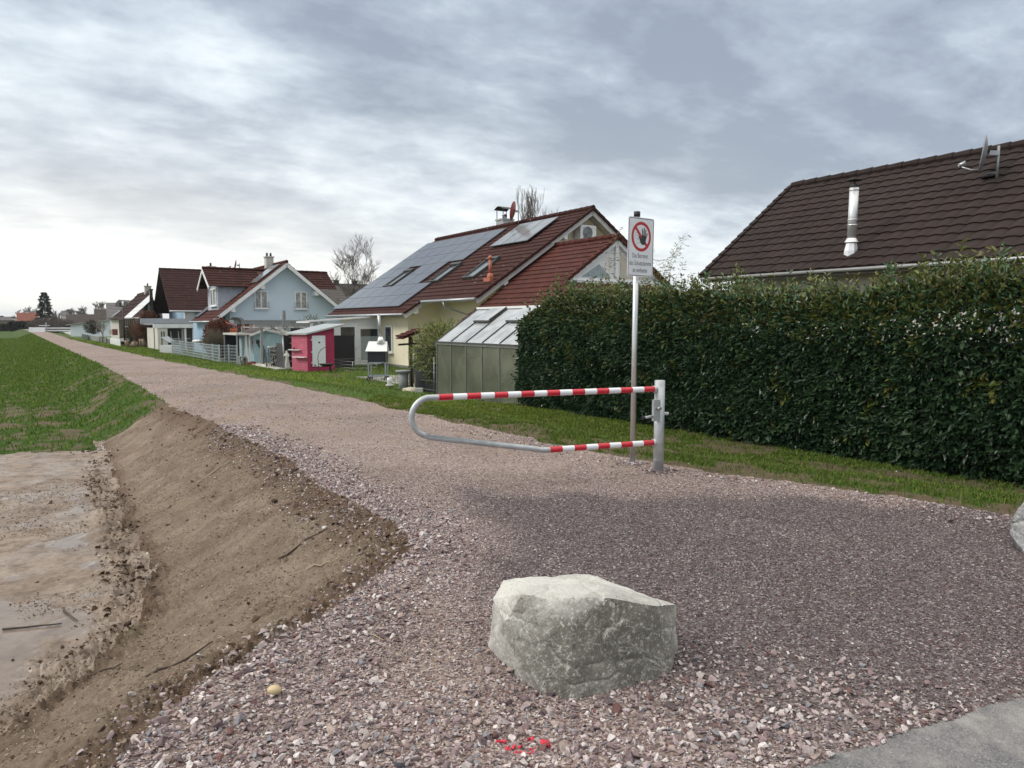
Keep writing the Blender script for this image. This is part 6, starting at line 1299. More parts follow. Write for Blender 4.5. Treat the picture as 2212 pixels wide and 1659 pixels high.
# privacy screen, rack, post left of the playhouse
mb = MB(); a, b = grn(598, 794), grn(613, 797); mb.prism([(*a, GZ), (*b, GZ), (*b, GZ + 1.17), (*a, GZ + 1.17)], (.04, 0.02, 0)); tag(mb.build('privacy_screen', ANTH), 'narrow anthracite screen panel between gabion column and white statue', 'screen')
rk = thing('black_rack', 'tall black slatted rack standing behind the white statue', 'rack', P2W(33.6, 10.3, GZ)); mb = MB(); mb.box((33.6, 9.95, GZ), (33.7, 11.0, 1.15)); mb.build('panel', BLACK, rk)
mb = MB(); [mb.box((33.45, 10.2, GZ + .3 + i * .28), (33.6, 11.0, GZ + .33 + i * .28)) for i in range(5)]; mb.build('shelf', GREYM, rk)
pp = thing('lattice_canopy', 'thin steel post carrying a small slanted lattice canopy over the grey screen', 'canopy', P2W(33.2, 9.75, GZ)); q = grn(615.5, 797); mb = MB(); mb.tube([(*q, GZ), (q[0] + .05, q[1] - .05, 1.06)], .035, 8); mb.build('post', GREYM, pp)
mb = MB(); e = (q[0], q[1], 1.08)
A0_, A1_ = Vector((q[0], q[1] + .05, 1.06)), Vector((q[0] + 3.0, q[1] + .02, 1.32))
for k in (0, .35): mb.bar((q[0] + .3, q[1] - .75, 1.28 + k * .1), (q[0] - .1, q[1] + .12 + k, 1.05 + k * .1), .05)
for i in range(6): k = i / 5; mb.bar(tuple(Vector((q[0] + .3, q[1] - .75, 1.29)).lerp(Vector((q[0] - .1, q[1] + .12, 1.06)), k)), tuple(Vector((q[0] + 1.0, q[1] - .4, 1.34)).lerp(Vector((q[0] + .7, q[1] + .6, 1.12)), k)), .03)
mb.build('lattice', STONEC, pp)
# gabion column with plants and white ball
q = grn(591, 793); gb_ = thing('gabion_column', 'slim column filled with pale stones beside the pale blue shed door', 'column', P2W(*q, GZ))
mb = MB(); mb.box((q[0] - .1, q[1] - .12, GZ), (q[0] + .1, q[1] + .14, GZ + 1.0)); mb.build('stone_fill', mat('dark_gap', (.06, .06, .06), .9), gb_)
rs = random.Random(4)
mb = MB()
for i in range(90): mb.ball((q[0] - .1 + rs.uniform(-.03, .0), q[1] + rs.uniform(-.12, .14), GZ + rs.uniform(0, 1)), rs.uniform(.022, .045), 5, (.7, 1, .8))
o = mb.build('cobbles', mat('pale_cobbles', (.42, .42, .40), .8, var=.45, vs=12), gb_); o['kind'] = 'stuff'
mb = MB(); mb.tube([(q[0] - .05, q[1] - .22, GZ), (q[0] - .05, q[1] - .22, GZ + .92)], .018, 6); mb.build('rod', DARKM, gb_); mb = MB(); mb.ball((q[0] - .05, q[1] - .22, GZ + .96), .05, 8); mb.build('ball_finial', WHITE, gb_)
twiggy('climber', 'thin leafless climber at the foot of the stone filled column', 'plant', P2W(q[0] - .1, q[1] - .35, GZ), .22, 1.0, 14, DARKM, 9, th=.006)
# light blue shed
bs_ = thing('garden_shed', 'pale turquoise wooden garden shed with white-edged gable roof', 'shed', P2W(38, 11, GZ))
LB = mat('pale_turquoise_boards', (.34, .50, .55), .65, var=.08, vs=4, bump=.003, bs=50, stain=(.45, .58, .60), stain_amt=.3)
L0_, zf = grn(546, 786)[0], 0; sF, tL, tR_ = 38.3, 9.78, 11.6; tm_ = (tL + tR_) / 2
o_cen = (sF + 1.2, tm_)
mb = MB(); nb_ = 15
for i in range(nb_):
    z0, z1 = GZ + i * .1, GZ + (i + 1) * .1
    mb.add([(sF - .02, tL, z0), (sF - .02, 10.12, z0), (sF - .004, 10.12, z1), (sF - .004, tL, z1), (sF + .03, tL, z0), (sF + .03, 10.12, z0), (sF + .03, 10.12, z1), (sF + .03, tL, z1)], BX)
    mb.add([(sF, tL - .02, z0), (sF + 3, tL - .02, z0), (sF + 3, tL - .004, z1), (sF, tL - .004, z1), (sF, tL + .03, z0), (sF + 3, tL + .03, z0), (sF + 3, tL + .03, z1), (sF, tL + .03, z1)], BX)
mb.prism([(sF, tL + .04, GZ), (sF, tR_, GZ), (sF, tR_, 1.02), (sF, tm_, 1.36), (sF, tL + .04, 1.02)], (3, 0, 0)); mb.build('board_wall', LB, bs_)
mb = MB()
for i in range(8): mb.box((sF - .04, 10.16 + i * .155, GZ + .02), (sF - .01, 10.16 + i * .155 + .148, .98))
mb.box((sF - .055, 10.12, .98), (sF - .01, 11.45, 1.03)); mb.build('double_door', LB, bs_)
mb = MB(); slab(mb, (sF - .3, tL - .25, .97), (sF + 3.2, tL - .25, .97), (sF + 3.2, tm_, 1.42), (sF - .3, tm_, 1.42), .05, 0); slab(mb, (sF - .3, tR_ + .25, .97), (sF + 3.2, tR_ + .25, .97), (sF + 3.2, tm_, 1.42), (sF - .3, tm_, 1.42), .05, 0); rr0 = mb.build('roof', mat('dark_roofing_felt', (.065, .052, .048), .85, var=.2, vs=4), bs_)
mb = MB(); mb.bar((sF - .32, tL - .27, .96), (sF - .32, tm_, 1.41), .04, .11); mb.bar((sF - .32, tR_ + .27, .96), (sF - .32, tm_, 1.41), .04, .11); mb.build('barge_board', WHITE, rr0)
mb = MB(); mb.ball((sF - .06, 9.98, .62), .12, 8, (.3, .8, 1)); mb.tube([(sF - .06, 10.0, .55), (sF - .06, 10.06, .3)], [.05, .02], 5); tag(mb.build('wreath', mat('dried_wreath', (.05, .055, .05), .9)), 'dark dried wreath hanging on the turquoise shed wall', 'wreath')
# tool store against the shed
ts = thing('tool_store', 'narrow lean-to store with flat roof and white posts left of the turquoise shed', 'lean-to', P2W(38.5, 9.2, GZ))
mb = MB(); mb.prism([(38.0, 8.85, .98), (38.0, 9.6, .98), (38.0, 9.6, 1.08), (38.0, 8.85, 1.08)], (3.0, 0, 0)); mb.build('roof', STONEC, ts)
for s_, t_, m_, w_ in ((38.1, 8.9, GREYM, .05), (38.3, 9.22, WOODG, .06), (38.25, 9.38, WHITE, .09), (38.2, 9.54, WHITE, .07), (40.8, 8.9, WOODG, .08)): mb = MB(); mb.box((s_ - w_/2, t_ - w_/2, GZ), (s_ + w_/2, t_ + w_/2, .98)); mb.build('post', m_, ts)
mb = MB(); mb.box((40.7, 8.9, GZ), (40.8, 9.6, .97)); mb.build('rear_boards', BLACK, ts)
for a, b, c, m_, lab in ((38.05, 9.66, .2, mat('dark_red_tool', (.3, .03, .03), .6), 'dark red tool hanging at the corner post of the lean-to store'),): mb = MB(); mb.ball((a, b, c + .42), .07, 6, (.5, .6, 1.6)); mb.tube([(a, b, c + .4), (a, b + .02, c - .2)], .012, 5); tag(mb.build('garden_tool', m_), lab, 'tool')
q = grn(531, 786); mb = MB(); mb.box((q[0], q[1] - .05, GZ), (q[0] + .3, q[1] + .1, GZ + .28)); tag(mb.build('log_seat', mat('orange_brown_wood', (.30, .15, .07), .8)), 'orange-brown log standing at the front of the lean-to store', 'log')
q = grn(536, 788); mb = MB(); mb.box((q[0], q[1] - .08, GZ), (q[0] + .25, q[1] + .3, GZ + .1)); tag(mb.build('red_tray', mat('red_plastic', (.4, .03, .03), .5)), 'low red plastic tray on the ground by the turquoise shed', 'tray')
q = grn(545, 787); mb = MB(); mb.ball((q[0], q[1], GZ + .06), .13, 8, (.8, 1.5, .7)); tag(mb.build('dark_sack', mat('dark_sack', (.03, .03, .035), .8)), 'dark crumpled sack lying at the corner of the turquoise shed', 'sack')
bt = thing('wooden_bench', 'rough grey wooden bench end beside the wire fence', 'bench', P2W(37.3, 8.85, GZ)); mb = MB(); mb.box((37.0, 8.75, GZ + .36), (37.5, 9.1, GZ + .44)); mb.build('seat', WOODG, bt)
for a in (8.78, 9.04): mb = MB(); mb.box((37.05, a, GZ), (37.45, a + .05, GZ + .36)); mb.build('leg', WOODG, bt)
mb = MB(); mb.box((32.6, 9.3, -.54), (38.3, 12.2, -.465)); o = mb.build('shed_forecourt', STONEC); o['kind'] = 'structure'
# pergola
pe = thing('pergola', 'grey timber pergola standing in front of the turquoise shed', 'pergola', P2W(36, 10.8, GZ)); q = grn(567, 787)
for a, b in ((q[0], q[1]), (q[0] + .0, q[1] + 3.2), (40.6, q[1] - .1)): mb = MB(); mb.box((a - .06, b - .06, GZ), (a + .06, b + .06, 1.42)); mb.build('post', WOODG, pe)
mb = MB(); mb.box((q[0] - .07, q[1] - .35, 1.42), (q[0] + .07, q[1] + 4.3, 1.56)); mb.build('beam', WOODG, pe)
for i in range(7): mb = MB(); mb.box((q[0] - .3, q[1] - .1 + i * .6, 1.34), (q[0] + 3.2, q[1] + i * .6, 1.42)); mb.build('rafter', WOODG, pe)
fm = thing('swing_mast', 'tall grey timber mast with a diagonal steel stay above the pergola', 'mast', P2W(38.6, 11.2, GZ)); a = at(613, 671, 38.3); s2, t2 = st(a[0], a[1]); mb = MB(); mb.box((s2 - .07, t2 - .07, GZ), (s2 + .07, t2 + .07, a[2])); mb.build('post', WOODG, fm)
mb = MB(); b = at(599, 700, 38.3); sb2 = st(b[0], b[1]); mb.tube([(s2, t2 - .07, a[2] - .2), (sb2[0], sb2[1], b[2])], .02, 6); mb.build('stay', GREYM, fm)
q = grn(570.5, 788); mb = MB(); mb.tube([(*q, GZ), (*q, GZ + .98)], .03, 8); tag(mb.build('bollard_light', DARKM), 'thin black bollard in front of the turquoise shed door', 'bollard')
# bird house on its pole
bd = thing('bird_house', 'dark wooden bird house on a pole above the orange play tower', 'bird house', P2W(40, 8.7, GZ)); a = at(513, 700, 37.4)
mb = MB(WW); mb.tube([(a[0], a[1], GZ), (a[0], a[1], a[2])], .035, 6); mb.build('pole', WOODB, bd)
mb = MB(WW); mb.box((a[0] - .14, a[1] - .14, a[2]), (a[0] + .14, a[1] + .14, a[2] + .2)); mb.build('box', WOODG, bd)
mb = MB(WW); mb.prism([(a[0] - .3, a[1] - .25, a[2] + .22), (a[0] + .32, a[1] - .25, a[2] + .17), (a[0] + .1, a[1] - .25, a[2] + .35), (a[0] - .18, a[1] - .25, a[2] + .36)], (0, .5, 0)); mb.build('roof', ANTH, bd)
# play tower with orange railings
ORG = mat('orange_plastic', (.62, .14, .04), .5); pt_ = thing('play_tower', 'dark wooden play tower with orange railings behind the wire fence', 'play tower', P2W(42, 9.2, GZ))
def rail_(u0, v0, u1, v1, Y, name='railing'):
    a, b = at(u0, v1, Y), at(u1, v0, Y); mb = MB(WW); z0, z1 = a[2], b[2]; x0, x1 = a[0], b[0]
    mb.box((x0, Y, z1 - .06), (x1, Y + .05, z1)); mb.box((x0, Y, z0), (x1, Y + .05, z0 + .06)); n = max(4, int((x1 - x0) / .1))
    for i in range(n + 1): x = x0 + (x1 - x0 - .05) * i / n; mb.box((x, Y + .008, z0 + .06), (x + .045, Y + .042, z1 - .06))
    mb.build(name, ORG, pt_)
rail_(497.5, 710, 514, 729, 40); rail_(519, 703, 546, 713, 42.5)
for u in (495, 516, 532): a = at(u, 700, 40.6); mb = MB(WW); mb.box((a[0] - .09, 40.6, GZ), (a[0] + .09, 40.78, a[2])); mb.build('post', WOODB, pt_)
mb = MB(WW); a, b = at(488, 697, 40.2), at(520, 709, 40.2); mb.tube([a, b], .04, 6); a, b = at(492, 700, 40.2), at(545, 712, 41.5); mb.tube([a, b], .04, 6); mb.build('red_handrail', mat('dark_red_metal', (.22, .02, .02), .5), pt_)
a, b = at(497, 731, 40.3), at(546, 745, 40.3); mb = MB(WW); mb.box((a[0], 40.3, a[2] - .5), (b[0], 41.6, a[2])); mb.build('platform', WOODB, pt_)
# hedges and shrubs behind the fence
def boxy(sc): 
    return lambda P, b: b + np.sign(P - b - [0, 0, sc[2] / 2]) * 0 + (P - b)
bush('beech_hedge', 'rust-brown beech hedge behind the grey shrub and play tower', 'hedge', (at(474, 700, 42.2)[0], 42.2, GZ), .95, 2.45, 5200, [(.16, .05, .03), (.10, .035, .025), (.22, .09, .05), (.07, .03, .02)], .12, .5, 31, bias=.3)
twiggy('ornamental_shrub', 'rounded grey-brown leafless shrub behind the wire fence', 'shrub', (at(459, 700, 40.4)[0], 40.4, GZ), .78, 1.75, 420, mat('olive_twigs', (.13, .11, .075), .9), 12, th=.007)
bush('copper_beech', 'tall rust-brown leafy tree at the corner of the flat-roofed garage', 'tree', at(324, 742, 62), .85, 2.9, 4200, [(.15, .06, .04), (.10, .045, .03), (.20, .09, .06), (.06, .035, .025)], .14, .5, 37, bias=.3)
bush('evergreen_shrub', 'dark green evergreen shrub in front of the small window of the pale blue house', 'shrub', P2W(45.3, 15.3, GZ), 1.15, 2.6, 3000, [(.04, .08, .03), (.07, .12, .05), (.16, .18, .1)], .12, .3, 41, bias=.35)
# mesh fence: real posts and wire panels
fp = [(350, 766.5), (354, 766.6), (372, 770.5), (386, 771), (400.5, 773), (417, 776), (434, 780.5), (453, 785), (473, 788), (494.7, 787.5), (513, 788.5)]
FZ = -.42; fl_ = []
for u, v in fp: s_, t_ = grp(u, v, FZ); fl_.append((s_, min(max(t_, 7.7), 8.7)))
fc = thing('mesh_fence', 'galvanised wire mesh fence with square posts along the edge of the grass', 'fence', P2W(44, 8.2, GZ)); GM_ = mat('zinc_fence', (.48, .53, .56), .5, .5)
for (s_, t_) in fl_: mb = MB(); z0 = gzp(s_, t_); mb.box((s_ - .03, t_ - .03, z0 - .1), (s_ + .03, t_ + .03, FZ + .98)); mb.build('post', GM_, fc)
for (a, b) in zip(fl_[:-1], fl_[1:]):
    mb = MB(); L = math.hypot(b[0] - a[0], b[1] - a[1]); n = max(2, int(L / .1))
    for k in range(7): z = FZ + .03 + k * .148; mb.bar((a[0], a[1], z), (b[0], b[1], z), .02)
    for i in range(1, n): q = i / n; s_, t_ = a[0] + (b[0] - a[0]) * q, a[1] + (b[1] - a[1]) * q; mb.bar((s_, t_, FZ + .0), (s_, t_, FZ + .95), .009)
    mb.build('mesh_panel', GM_, fc)
mb = MB(); mb.box((40, 9.0, -.6), (48, 10.8, -.462)); mb.box((46.5, 8.9, -.6), (58, 10.8, -.463)) if False else None; o = mb.build('patio', PAVE); o['kind'] = 'structure'
cf = thing('cold_frame', 'white cold frame with raised grey lid behind the wire fence', 'cold frame', P2W(54, 8.4, GZ))
def cff(u, v, Y): return at(u, v, Y)
a = at(345, 757, 49); mb = MB(WW); mb.box((a[0], 49, GZ), (a[0] + 1.0, 49.9, at(0, 746, 49)[2])); mb.build('box', WHITE, cf)
mb = MB(WW); mb.prism([at(347, 730, 49), at(363, 727.5, 49.9), at(378, 738, 49.9), at(366, 741, 49)], (0, 0, .05)); mb.build('lid', mat('grey_lid', (.36, .38, .4), .4), cf)
mb = MB(WW); mb.bar(at(350, 745, 49), at(350, 731, 49), .05); mb.build('prop', DARKM, cf)
a = at(429, 737, 44); mb = MB(WW); mb.ball(a, .28, 8, (1.5, .8, .35)); tag(mb.build('upturned_dinghy', WHITE), 'small white tub showing above the wire fence by the shrub', 'tub') 
for k, (u, v, Y, r) in enumerate(((339.5 + 20, 711, 61, .26), (374, 709, 61.3, .2))):
    o = thing('topiary_tree', ('larger' if k == 0 else 'smaller') + ' dark round topiary tree under the garage roof', 'topiary', at(u, 750, Y), 'topiary balls in the garage'); a = at(u, v, Y); mb = MB(WW); mb.ball(a, r, 8); mb.build('crown', mat('dark_violet_foliage', (.03, .025, .045), .9, var=.4, vs=20), o); mb = MB(WW); mb.tube([(a[0], a[1], GZ), a], .025, 5); mb.build('trunk', WOODB, o)
# ------------------------------------------------------------------ far end of the dam
def Hh(v, Y): return at(0, v, Y)[2]
def bx(u0, v0, u1, v1, Y, dep, name, m, par=None, zb=None):
    a, b = at(u0, v1, Y), at(u1, v0, Y); mb = MB(WW); mb.box((a[0], Y, a[2] if zb is None else zb), (b[0], Y + dep, b[2])); return mb.build(name, m, par)
# chimney house beside the brown roofed one: eaves run along the dam, gable faces us
Yc = 72; fc_ = vf(302, 700, Yc, 0.0)
ce = thing('chimney_house', 'white house with steep dark red roof, bright solar strip and tall slate chimney', 'house', at(290, 735, Yc))
def pp3(u, v, Y): return at(u, v, Y)
E0, E1 = (*grp(304, 700, 0),), None
def sN(u, t): # path-distance seen at column u on the line t
    r = ray(u, 700); rs, rt = st(r[0], r[1]); return rs * t / rt
te = 9.0; s_n = sN(304, te)
def tN(u, s): r = ray(u, 660); rs, rt = st(r[0], r[1]); return rt * s / rs
tr__ = tN(323, s_n)
ze_ = HC + ray(304, 686)[2] * te / st(*ray(304, 686)[:2])[1]; 
zr_ = HC + ray(323, 628)[2] * s_n / st(*ray(323, 628)[:2])[0]
rf = MB(); s_m = s_n + 9
tile_roof(rf, (s_n - .6, te, ze_), (s_n + 26, te, ze_), (s_n + 7, tr__, zr_), (s_n - .6, tr__, zr_), .4, .35, .05, .1); tile_roof(rf, (s_n - .6, 2 * tr__ - te, ze_), (s_n + 12, 2 * tr__ - te, ze_), (s_n + 9, tr__, zr_), (s_n - .6, tr__, zr_), .4, .35, .05, .2)
RC = rf.build('roof', BROWN_ROOF, ce)
mb = MB(); mb.prism([(s_n, te + .6, -.6), (s_n, 2*tr__ - te - .6, -.6), (s_n, 2*tr__ - te - .6, ze_), (s_n, tr__, zr_ - .4), (s_n, te + .6, ze_)], (11, 0, 0)); mb.build('wall', WHITEW, ce)
kk = (zr_ - ze_) / (tr__ - te)
def onc(s, t, h): return (s, t - h * .6, ze_ + kk * (t - te) + h)
def hitc(u, v, h):
    r = ray(u, v); rs, rt = st(r[0], r[1]); k = (ze_ + h - kk * te - HC) / (r[2] - kk * rt); return (rs * k, rt * k, HC + r[2] * k)
mb = MB(); mb.add([hitc(u, v, h) for h in (.10, .2) for u, v in ((267, 686.5), (284, 686), (323, 651), (323, 637))], BX); mb.build('solar_panel', mat('bright_panel', (.62, .64, .66), .15, spec=1.0), RC)
mb = MB(); mb.box((s_n - 1.6, tN(325, s_n - 1.6), -.5), (s_n - .9, tN(331, s_n - 1.6), zr_ - .05)); chm = mb.build('slate_chimney', ANTH, ce); mb = MB(); mb.box((s_n - 1.7, tN(324, s_n - 1.6), zr_ - .03), (s_n - .8, tN(332, s_n - 1.6), zr_ + .1)); mb.build('chimney_cap', DARKM, chm)
chimney(RC, (s_n + 1.5, tr__ + .1, zr_ - .3), .55, .75, pots=1)
gutter(RC, (s_n - .6, te - .1, ze_ - .05), (s_n + 12, te - .1, ze_ - .05), m=mat('pale_gutter', (.55, .55, .53), .5))
# veranda under its eaves
ve = thing('timber_veranda', 'dark timber veranda with upright slats under the long pale gutter', 'veranda', P2W(s_n + 5, 8.6, GZ))
for i in range(16): mb = MB(); a = s_n + 1.0 + i * .85; w_ = .3 if i % 5 == 0 else .18; mb.box((a, 8.5, GZ), (a + w_, 8.58, ze_ - .15)); mb.build('slat', WOODB if i % 2 else mat('weathered_slat', (.15, .13, .10), .85, var=.3), ve)
mb = MB(); mb.box((s_n + .5, 8.45, ze_ - .16), (s_n + 15, 8.6, ze_ - .04)); mb.build('beam', WOODB, ve); mb = MB(); mb.box((s_n + .5, 9.9, GZ), (s_n + 15, 10.0, ze_ - .1)); mb.build('rear_wall', mat('shaded_boards', (.07, .065, .055), .9, var=.4), ve)
# black roofed house behind with a short solar strip
Y2 = 96
lb = thing('black_roofed_house', 'low house with black tiled roof and one narrow bright solar strip', 'house', at(250, 700, Y2))
mb = MB(WW); mb.prism([at(231, 690, Y2), at(300, 687, Y2 - 8), at(300, 650, Y2 - 2), at(266, 664, Y2 + 5)], (0, 6, 0)); lr = mb.build('roof', roof_mat('black_tiles', (.055, .05, .05), (.035, .032, .032)), lb)
mb = MB(WW); mb.prism([at(238.5, 684.4, Y2 - 2.6), at(241.5, 684.6, Y2 - 2.6), at(260.5, 671.2, Y2 - 2.6), at(257, 670.4, Y2 - 2.6)], (0, .12, 0)); mb.build('solar_panel', MATS['bright_panel'], lr)
mb = MB(WW); a, b = at(234, 690, Y2), at(300, 688, Y2 - 7); mb.prism([(a[0], a[1] + .5, GZ), (b[0], b[1] + .5, GZ), (b[0], b[1] + .5, b[2]), (a[0], a[1] + .5, a[2])], (0, 5, 0)); mb.build('wall', CREAM, lb)
# grey roof with dormer behind
def farhouse(name, label, u0, u1, vr, ve_, Y, roof, wall=WHITEW, ridge='x', dep=9, chim=None, group=None, u0e=None, u1e=None, zb=GZ):
    """roof slope facing us between ridge height vr and eave height ve_"""
    o = thing(name, label, 'house', at((u0 + u1) / 2, 705, Y), group); yr = Y + dep / 2; zr, ze = Hh(vr, yr), Hh(ve_, Y)
    if ridge == 'x':
        xa, xb = at(u0, 700, yr)[0], at(u1, 700, yr)[0]; ea, eb = (at(u0 if u0e is None else u0e, 700, Y)[0], at(u1 if u1e is None else u1e, 700, Y)[0])
        rf = MB(WW)
        tile_roof(rf, (ea, Y, ze), (eb, Y, ze), (xb, yr, zr), (xa, yr, zr), .5, .5, .05, .25); tile_roof(rf, (ea, Y + dep, ze), (eb, Y + dep, ze), (xb, yr, zr), (xa, yr, zr), .5, .5, .05, .4)
        rr2 = rf.build('roof', roof, o); mb = MB(WW); i_ = .5
        mb.add([(ea + i_, Y + i_, zb), (eb - i_, Y + i_, zb), (eb - i_, Y + dep - i_, zb), (ea + i_, Y + dep - i_, zb), (ea + i_, Y + i_, ze), (eb - i_, Y + i_, ze), (eb - i_, Y + dep - i_, ze), (ea + i_, Y + dep - i_, ze), (xa + i_, yr, zr - .3), (xb - i_, yr, zr - .3)], [(0,1,5,4),(1,2,6,5),(2,3,7,6),(3,0,4,7),(4,5,9,8),(6,7,8,9),(5,6,9),(7,4,8)]); mb.build('wall', wall, o)
    else:
        xa, xb = at(u0, 700, Y)[0], at(u1, 700, Y)[0]; xm = (xa + xb) / 2; rf = MB(WW)
        for e in (xa, xb): tile_roof(rf, (e, Y, ze), (e, Y + dep, ze), (xm, Y + dep, zr), (xm, Y, zr), .5, .5, .05, .3)
        rr2 = rf.build('roof', roof, o); mb = MB(WW); mb.prism([(xa + .5, Y + .3, zb), (xb - .5, Y + .3, zb), (xb - .5, Y + .3, ze + .2), (xm, Y + .3, zr - .25), (xa + .5, Y + .3, ze + .2)], (0, dep - .6, 0)); mb.build('wall', wall, o)
    if chim: a = at(chim[0], chim[1], yr); mb = MB(WW); mb.box((a[0] - .4, yr - .4, zr - .8), (a[0] + .4, yr + .4, a[2])); mb.build('chimney', DARKM if roof is not RED_FAR else STONEC, rr2)
    return o, rr2
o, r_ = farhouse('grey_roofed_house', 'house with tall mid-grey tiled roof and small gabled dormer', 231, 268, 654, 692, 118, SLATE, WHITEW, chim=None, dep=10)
mb = MB(WW); mb.prism([at(249, 655, 118), at(256.5, 647.3, 118), at(263, 652, 118), at(264, 663, 118), at(249, 663, 118)], (0, 4, 0)); dm = mb.build('dormer', SLATE, r_); mb = MB(WW); mb.prism([at(257.5, 653.5, 117.9), at(263, 653.5, 117.9), at(263.5, 662, 117.9), at(258, 662, 117.9)], (0, .08, 0)); mb.build('dormer_window', BLACK, dm)
mb = MB(WW); mb.prism([at(276, 654, 110), at(282, 652, 110), at(284, 660, 110), at(276, 660, 110)], (0, 1, 0)); mb.build('chimney', STONEC, r_)
farhouse('barn', 'dark brown barn roof behind the long white garage', 143, 232, 679, 700, 150, roof_mat('barn_tiles', (.085, .07, .062), (.055, .046, .042)), WOODB, dep=12)
farhouse('barn', 'taller dark barn roof directly left of the mid-grey roofed house', 204.5, 233, 668, 700, 138, roof_mat('barn_tiles', (.085, .07, .062), (.055, .046, .042)), WOODB, dep=9)
farhouse('small_grey_house', 'distant grey-roofed house with pale gable right of the spruce', 134, 158, 671, 681, 300, SLATE, WHITEW, dep=12, chim=(147, 668), u0e=128, u1e=168)
mb = MB(WW); mb.prism([at(152, 680, 299), at(166, 680, 299), at(159, 673.5, 299)], (0, 1, 0)); tag(mb.build('gable_dormer', WHITEW, [x for x in C.objects if x.name.startswith('small_grey_house')][0]))
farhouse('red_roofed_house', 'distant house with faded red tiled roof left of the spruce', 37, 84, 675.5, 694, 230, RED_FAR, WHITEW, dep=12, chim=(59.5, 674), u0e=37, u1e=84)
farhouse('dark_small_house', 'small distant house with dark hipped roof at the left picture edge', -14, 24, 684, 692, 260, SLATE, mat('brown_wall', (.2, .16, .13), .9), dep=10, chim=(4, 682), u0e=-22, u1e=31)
# spruce
def spruce(loc, H, R):
    o = thing('spruce_tree', 'tall dark spruce standing alone at the far end of the dam', 'tree', loc); mb = MB(WW); mb.tube([loc, (loc[0], loc[1], loc[2] + H * .95)], [.22, .03], 7); mb.build('trunk', BARK, o)
    pts, nr, cs_ = [], [], []; r = np.random.default_rng(3); br = MB(WW)
    k = .10
    while k < .98:
        Rk = R * (1 - k) ** .8 * (.8 + .2 * math.sin(k * 9)) + .15
        for i in range(7):
            a = r.uniform(0, 6.28); L = Rk * r.uniform(.6, 1.15); z = loc[2] + H * k; e = np.array([math.cos(a) * L, math.sin(a) * L, -.12 * L + .10 * L * L / R]); br.tube([(loc[0], loc[1], z), tuple(np.array([loc[0], loc[1], z]) + e)], [.04, .012], 3, False)
            m = int(70 * L / R + 16); q = r.uniform(.12, 1, m) ** .7; P = np.array([loc[0], loc[1], z]) + e[None] * q[:, None] + r.normal(0, [.16, .16, .09], (m, 3)) * (1.15 - q * .6)[:, None]; P[:, 2] -= .10 * q
            pts.append(P); nr.append(np.tile([math.cos(a), math.sin(a), -.25], (m, 1)))
        k += .030 + .012 * r.random()
    P = np.concatenate(pts); v, t_, c_ = leaf_cloud(P, np.concatenate(nr), r.uniform(.22, .42, len(P)), pick(np.array([(.018, .034, .022), (.026, .046, .03), (.012, .024, .018)]), len(P)), .4, .2, .2, .5)
    npmesh('foliage', v, t_, LEAFM, c_, o); br.build('branch', BARK, o)
a = at(99, 712, 170); spruce((a[0], a[1], GZ), Hh(632, 170) + .7, 3.6)
# bare trees
def bt_(label, u, v_top, Y, sp, seed, m=BARKF, lev=4, r0=.16, grp_='bare trees on the skyline', th_=.22, nb=(3, 4), minr=.012, zb=GZ, up=.7, ln=.62):
    a = at(u, 700, Y); H = Hh(v_top, Y) - zb; return bare_tree('bare_tree', label, (a[0], Y, zb), H, sp, seed, m, 'tree', grp_, lev, r0, up, th_, nb, minr=minr, ln=ln)
bt_('large leafless walnut tree between the pale blue and yellow houses', 790, 496, 66, 1.0, 11, BARK, 5, .15, minr=.009, th_=.19, nb=(3, 5))
bt_('leafless tree crown showing over the ridge of the yellow house', 1134, 466, 62, .22, 21, mat('grey_twigs', (.16, .14, .13), .9), 5, .12, th_=.25, minr=.010, up=2.5)
bt_('leafless tree low behind the faded red roof, leftmost on the skyline', 36, 668, 320, .8, 31, lev=4, r0=.3, minr=.05)
bt_('leafless tree directly above the middle of the faded red roof', 58, 662, 300, .8, 32, lev=4, r0=.3, minr=.05)
bt_('leafless tree between the faded red roof and the spruce', 72, 664, 310, .8, 33, lev=4, r0=.3, minr=.05)
bt_('low leafless tree just right of the spruce top', 126, 668, 260, .8, 34, lev=4, r0=.2, minr=.04)
bt_('broad leafless tree above the dark barn roof, left of two', 184, 656, 220, .9, 35, lev=5, r0=.25, minr=.035)
bt_('leafless tree above the taller barn roof, right of two', 214, 653, 200, .9, 36, lev=5, r0=.2, minr=.03)
bt_('pollarded tree with knobbly branches before the white garage wall', 222, 700, 92, .55, 37, mat('pale_bark', (.26, .24, .21), .9), 3, .12, 'pruned trees', .3, minr=.02)
a = at(730, 675, 60); bare_tree('bare_shrub', 'low leafless branches hanging between pale blue house and solar roof', (a[0], 60, GZ), 4.2, .9, 44, BARK, 'shrub', None, 4, .06, .3, .22, minr=.01)
for i, (u, vt, Y, r, n) in enumerate(((88, 688, 160, 3.2, 260), (120, 684, 155, 3.5, 300), (141, 690, 150, 3.0, 240), (108, 695, 140, 2.6, 200))):
    a = at(u, 712, Y); twiggy('bare_shrub', ('brown leafless thicket under the left side of the spruce', 'wide brown leafless thicket right of the spruce trunk', 'brown leafless thicket beside the white garage corner', 'low leafless thicket directly below the spruce')[i], 'shrub', (a[0], Y, GZ), r, Hh(vt, Y) - GZ, n, BARK, 60 + i, 'leafless thickets', th=.035)
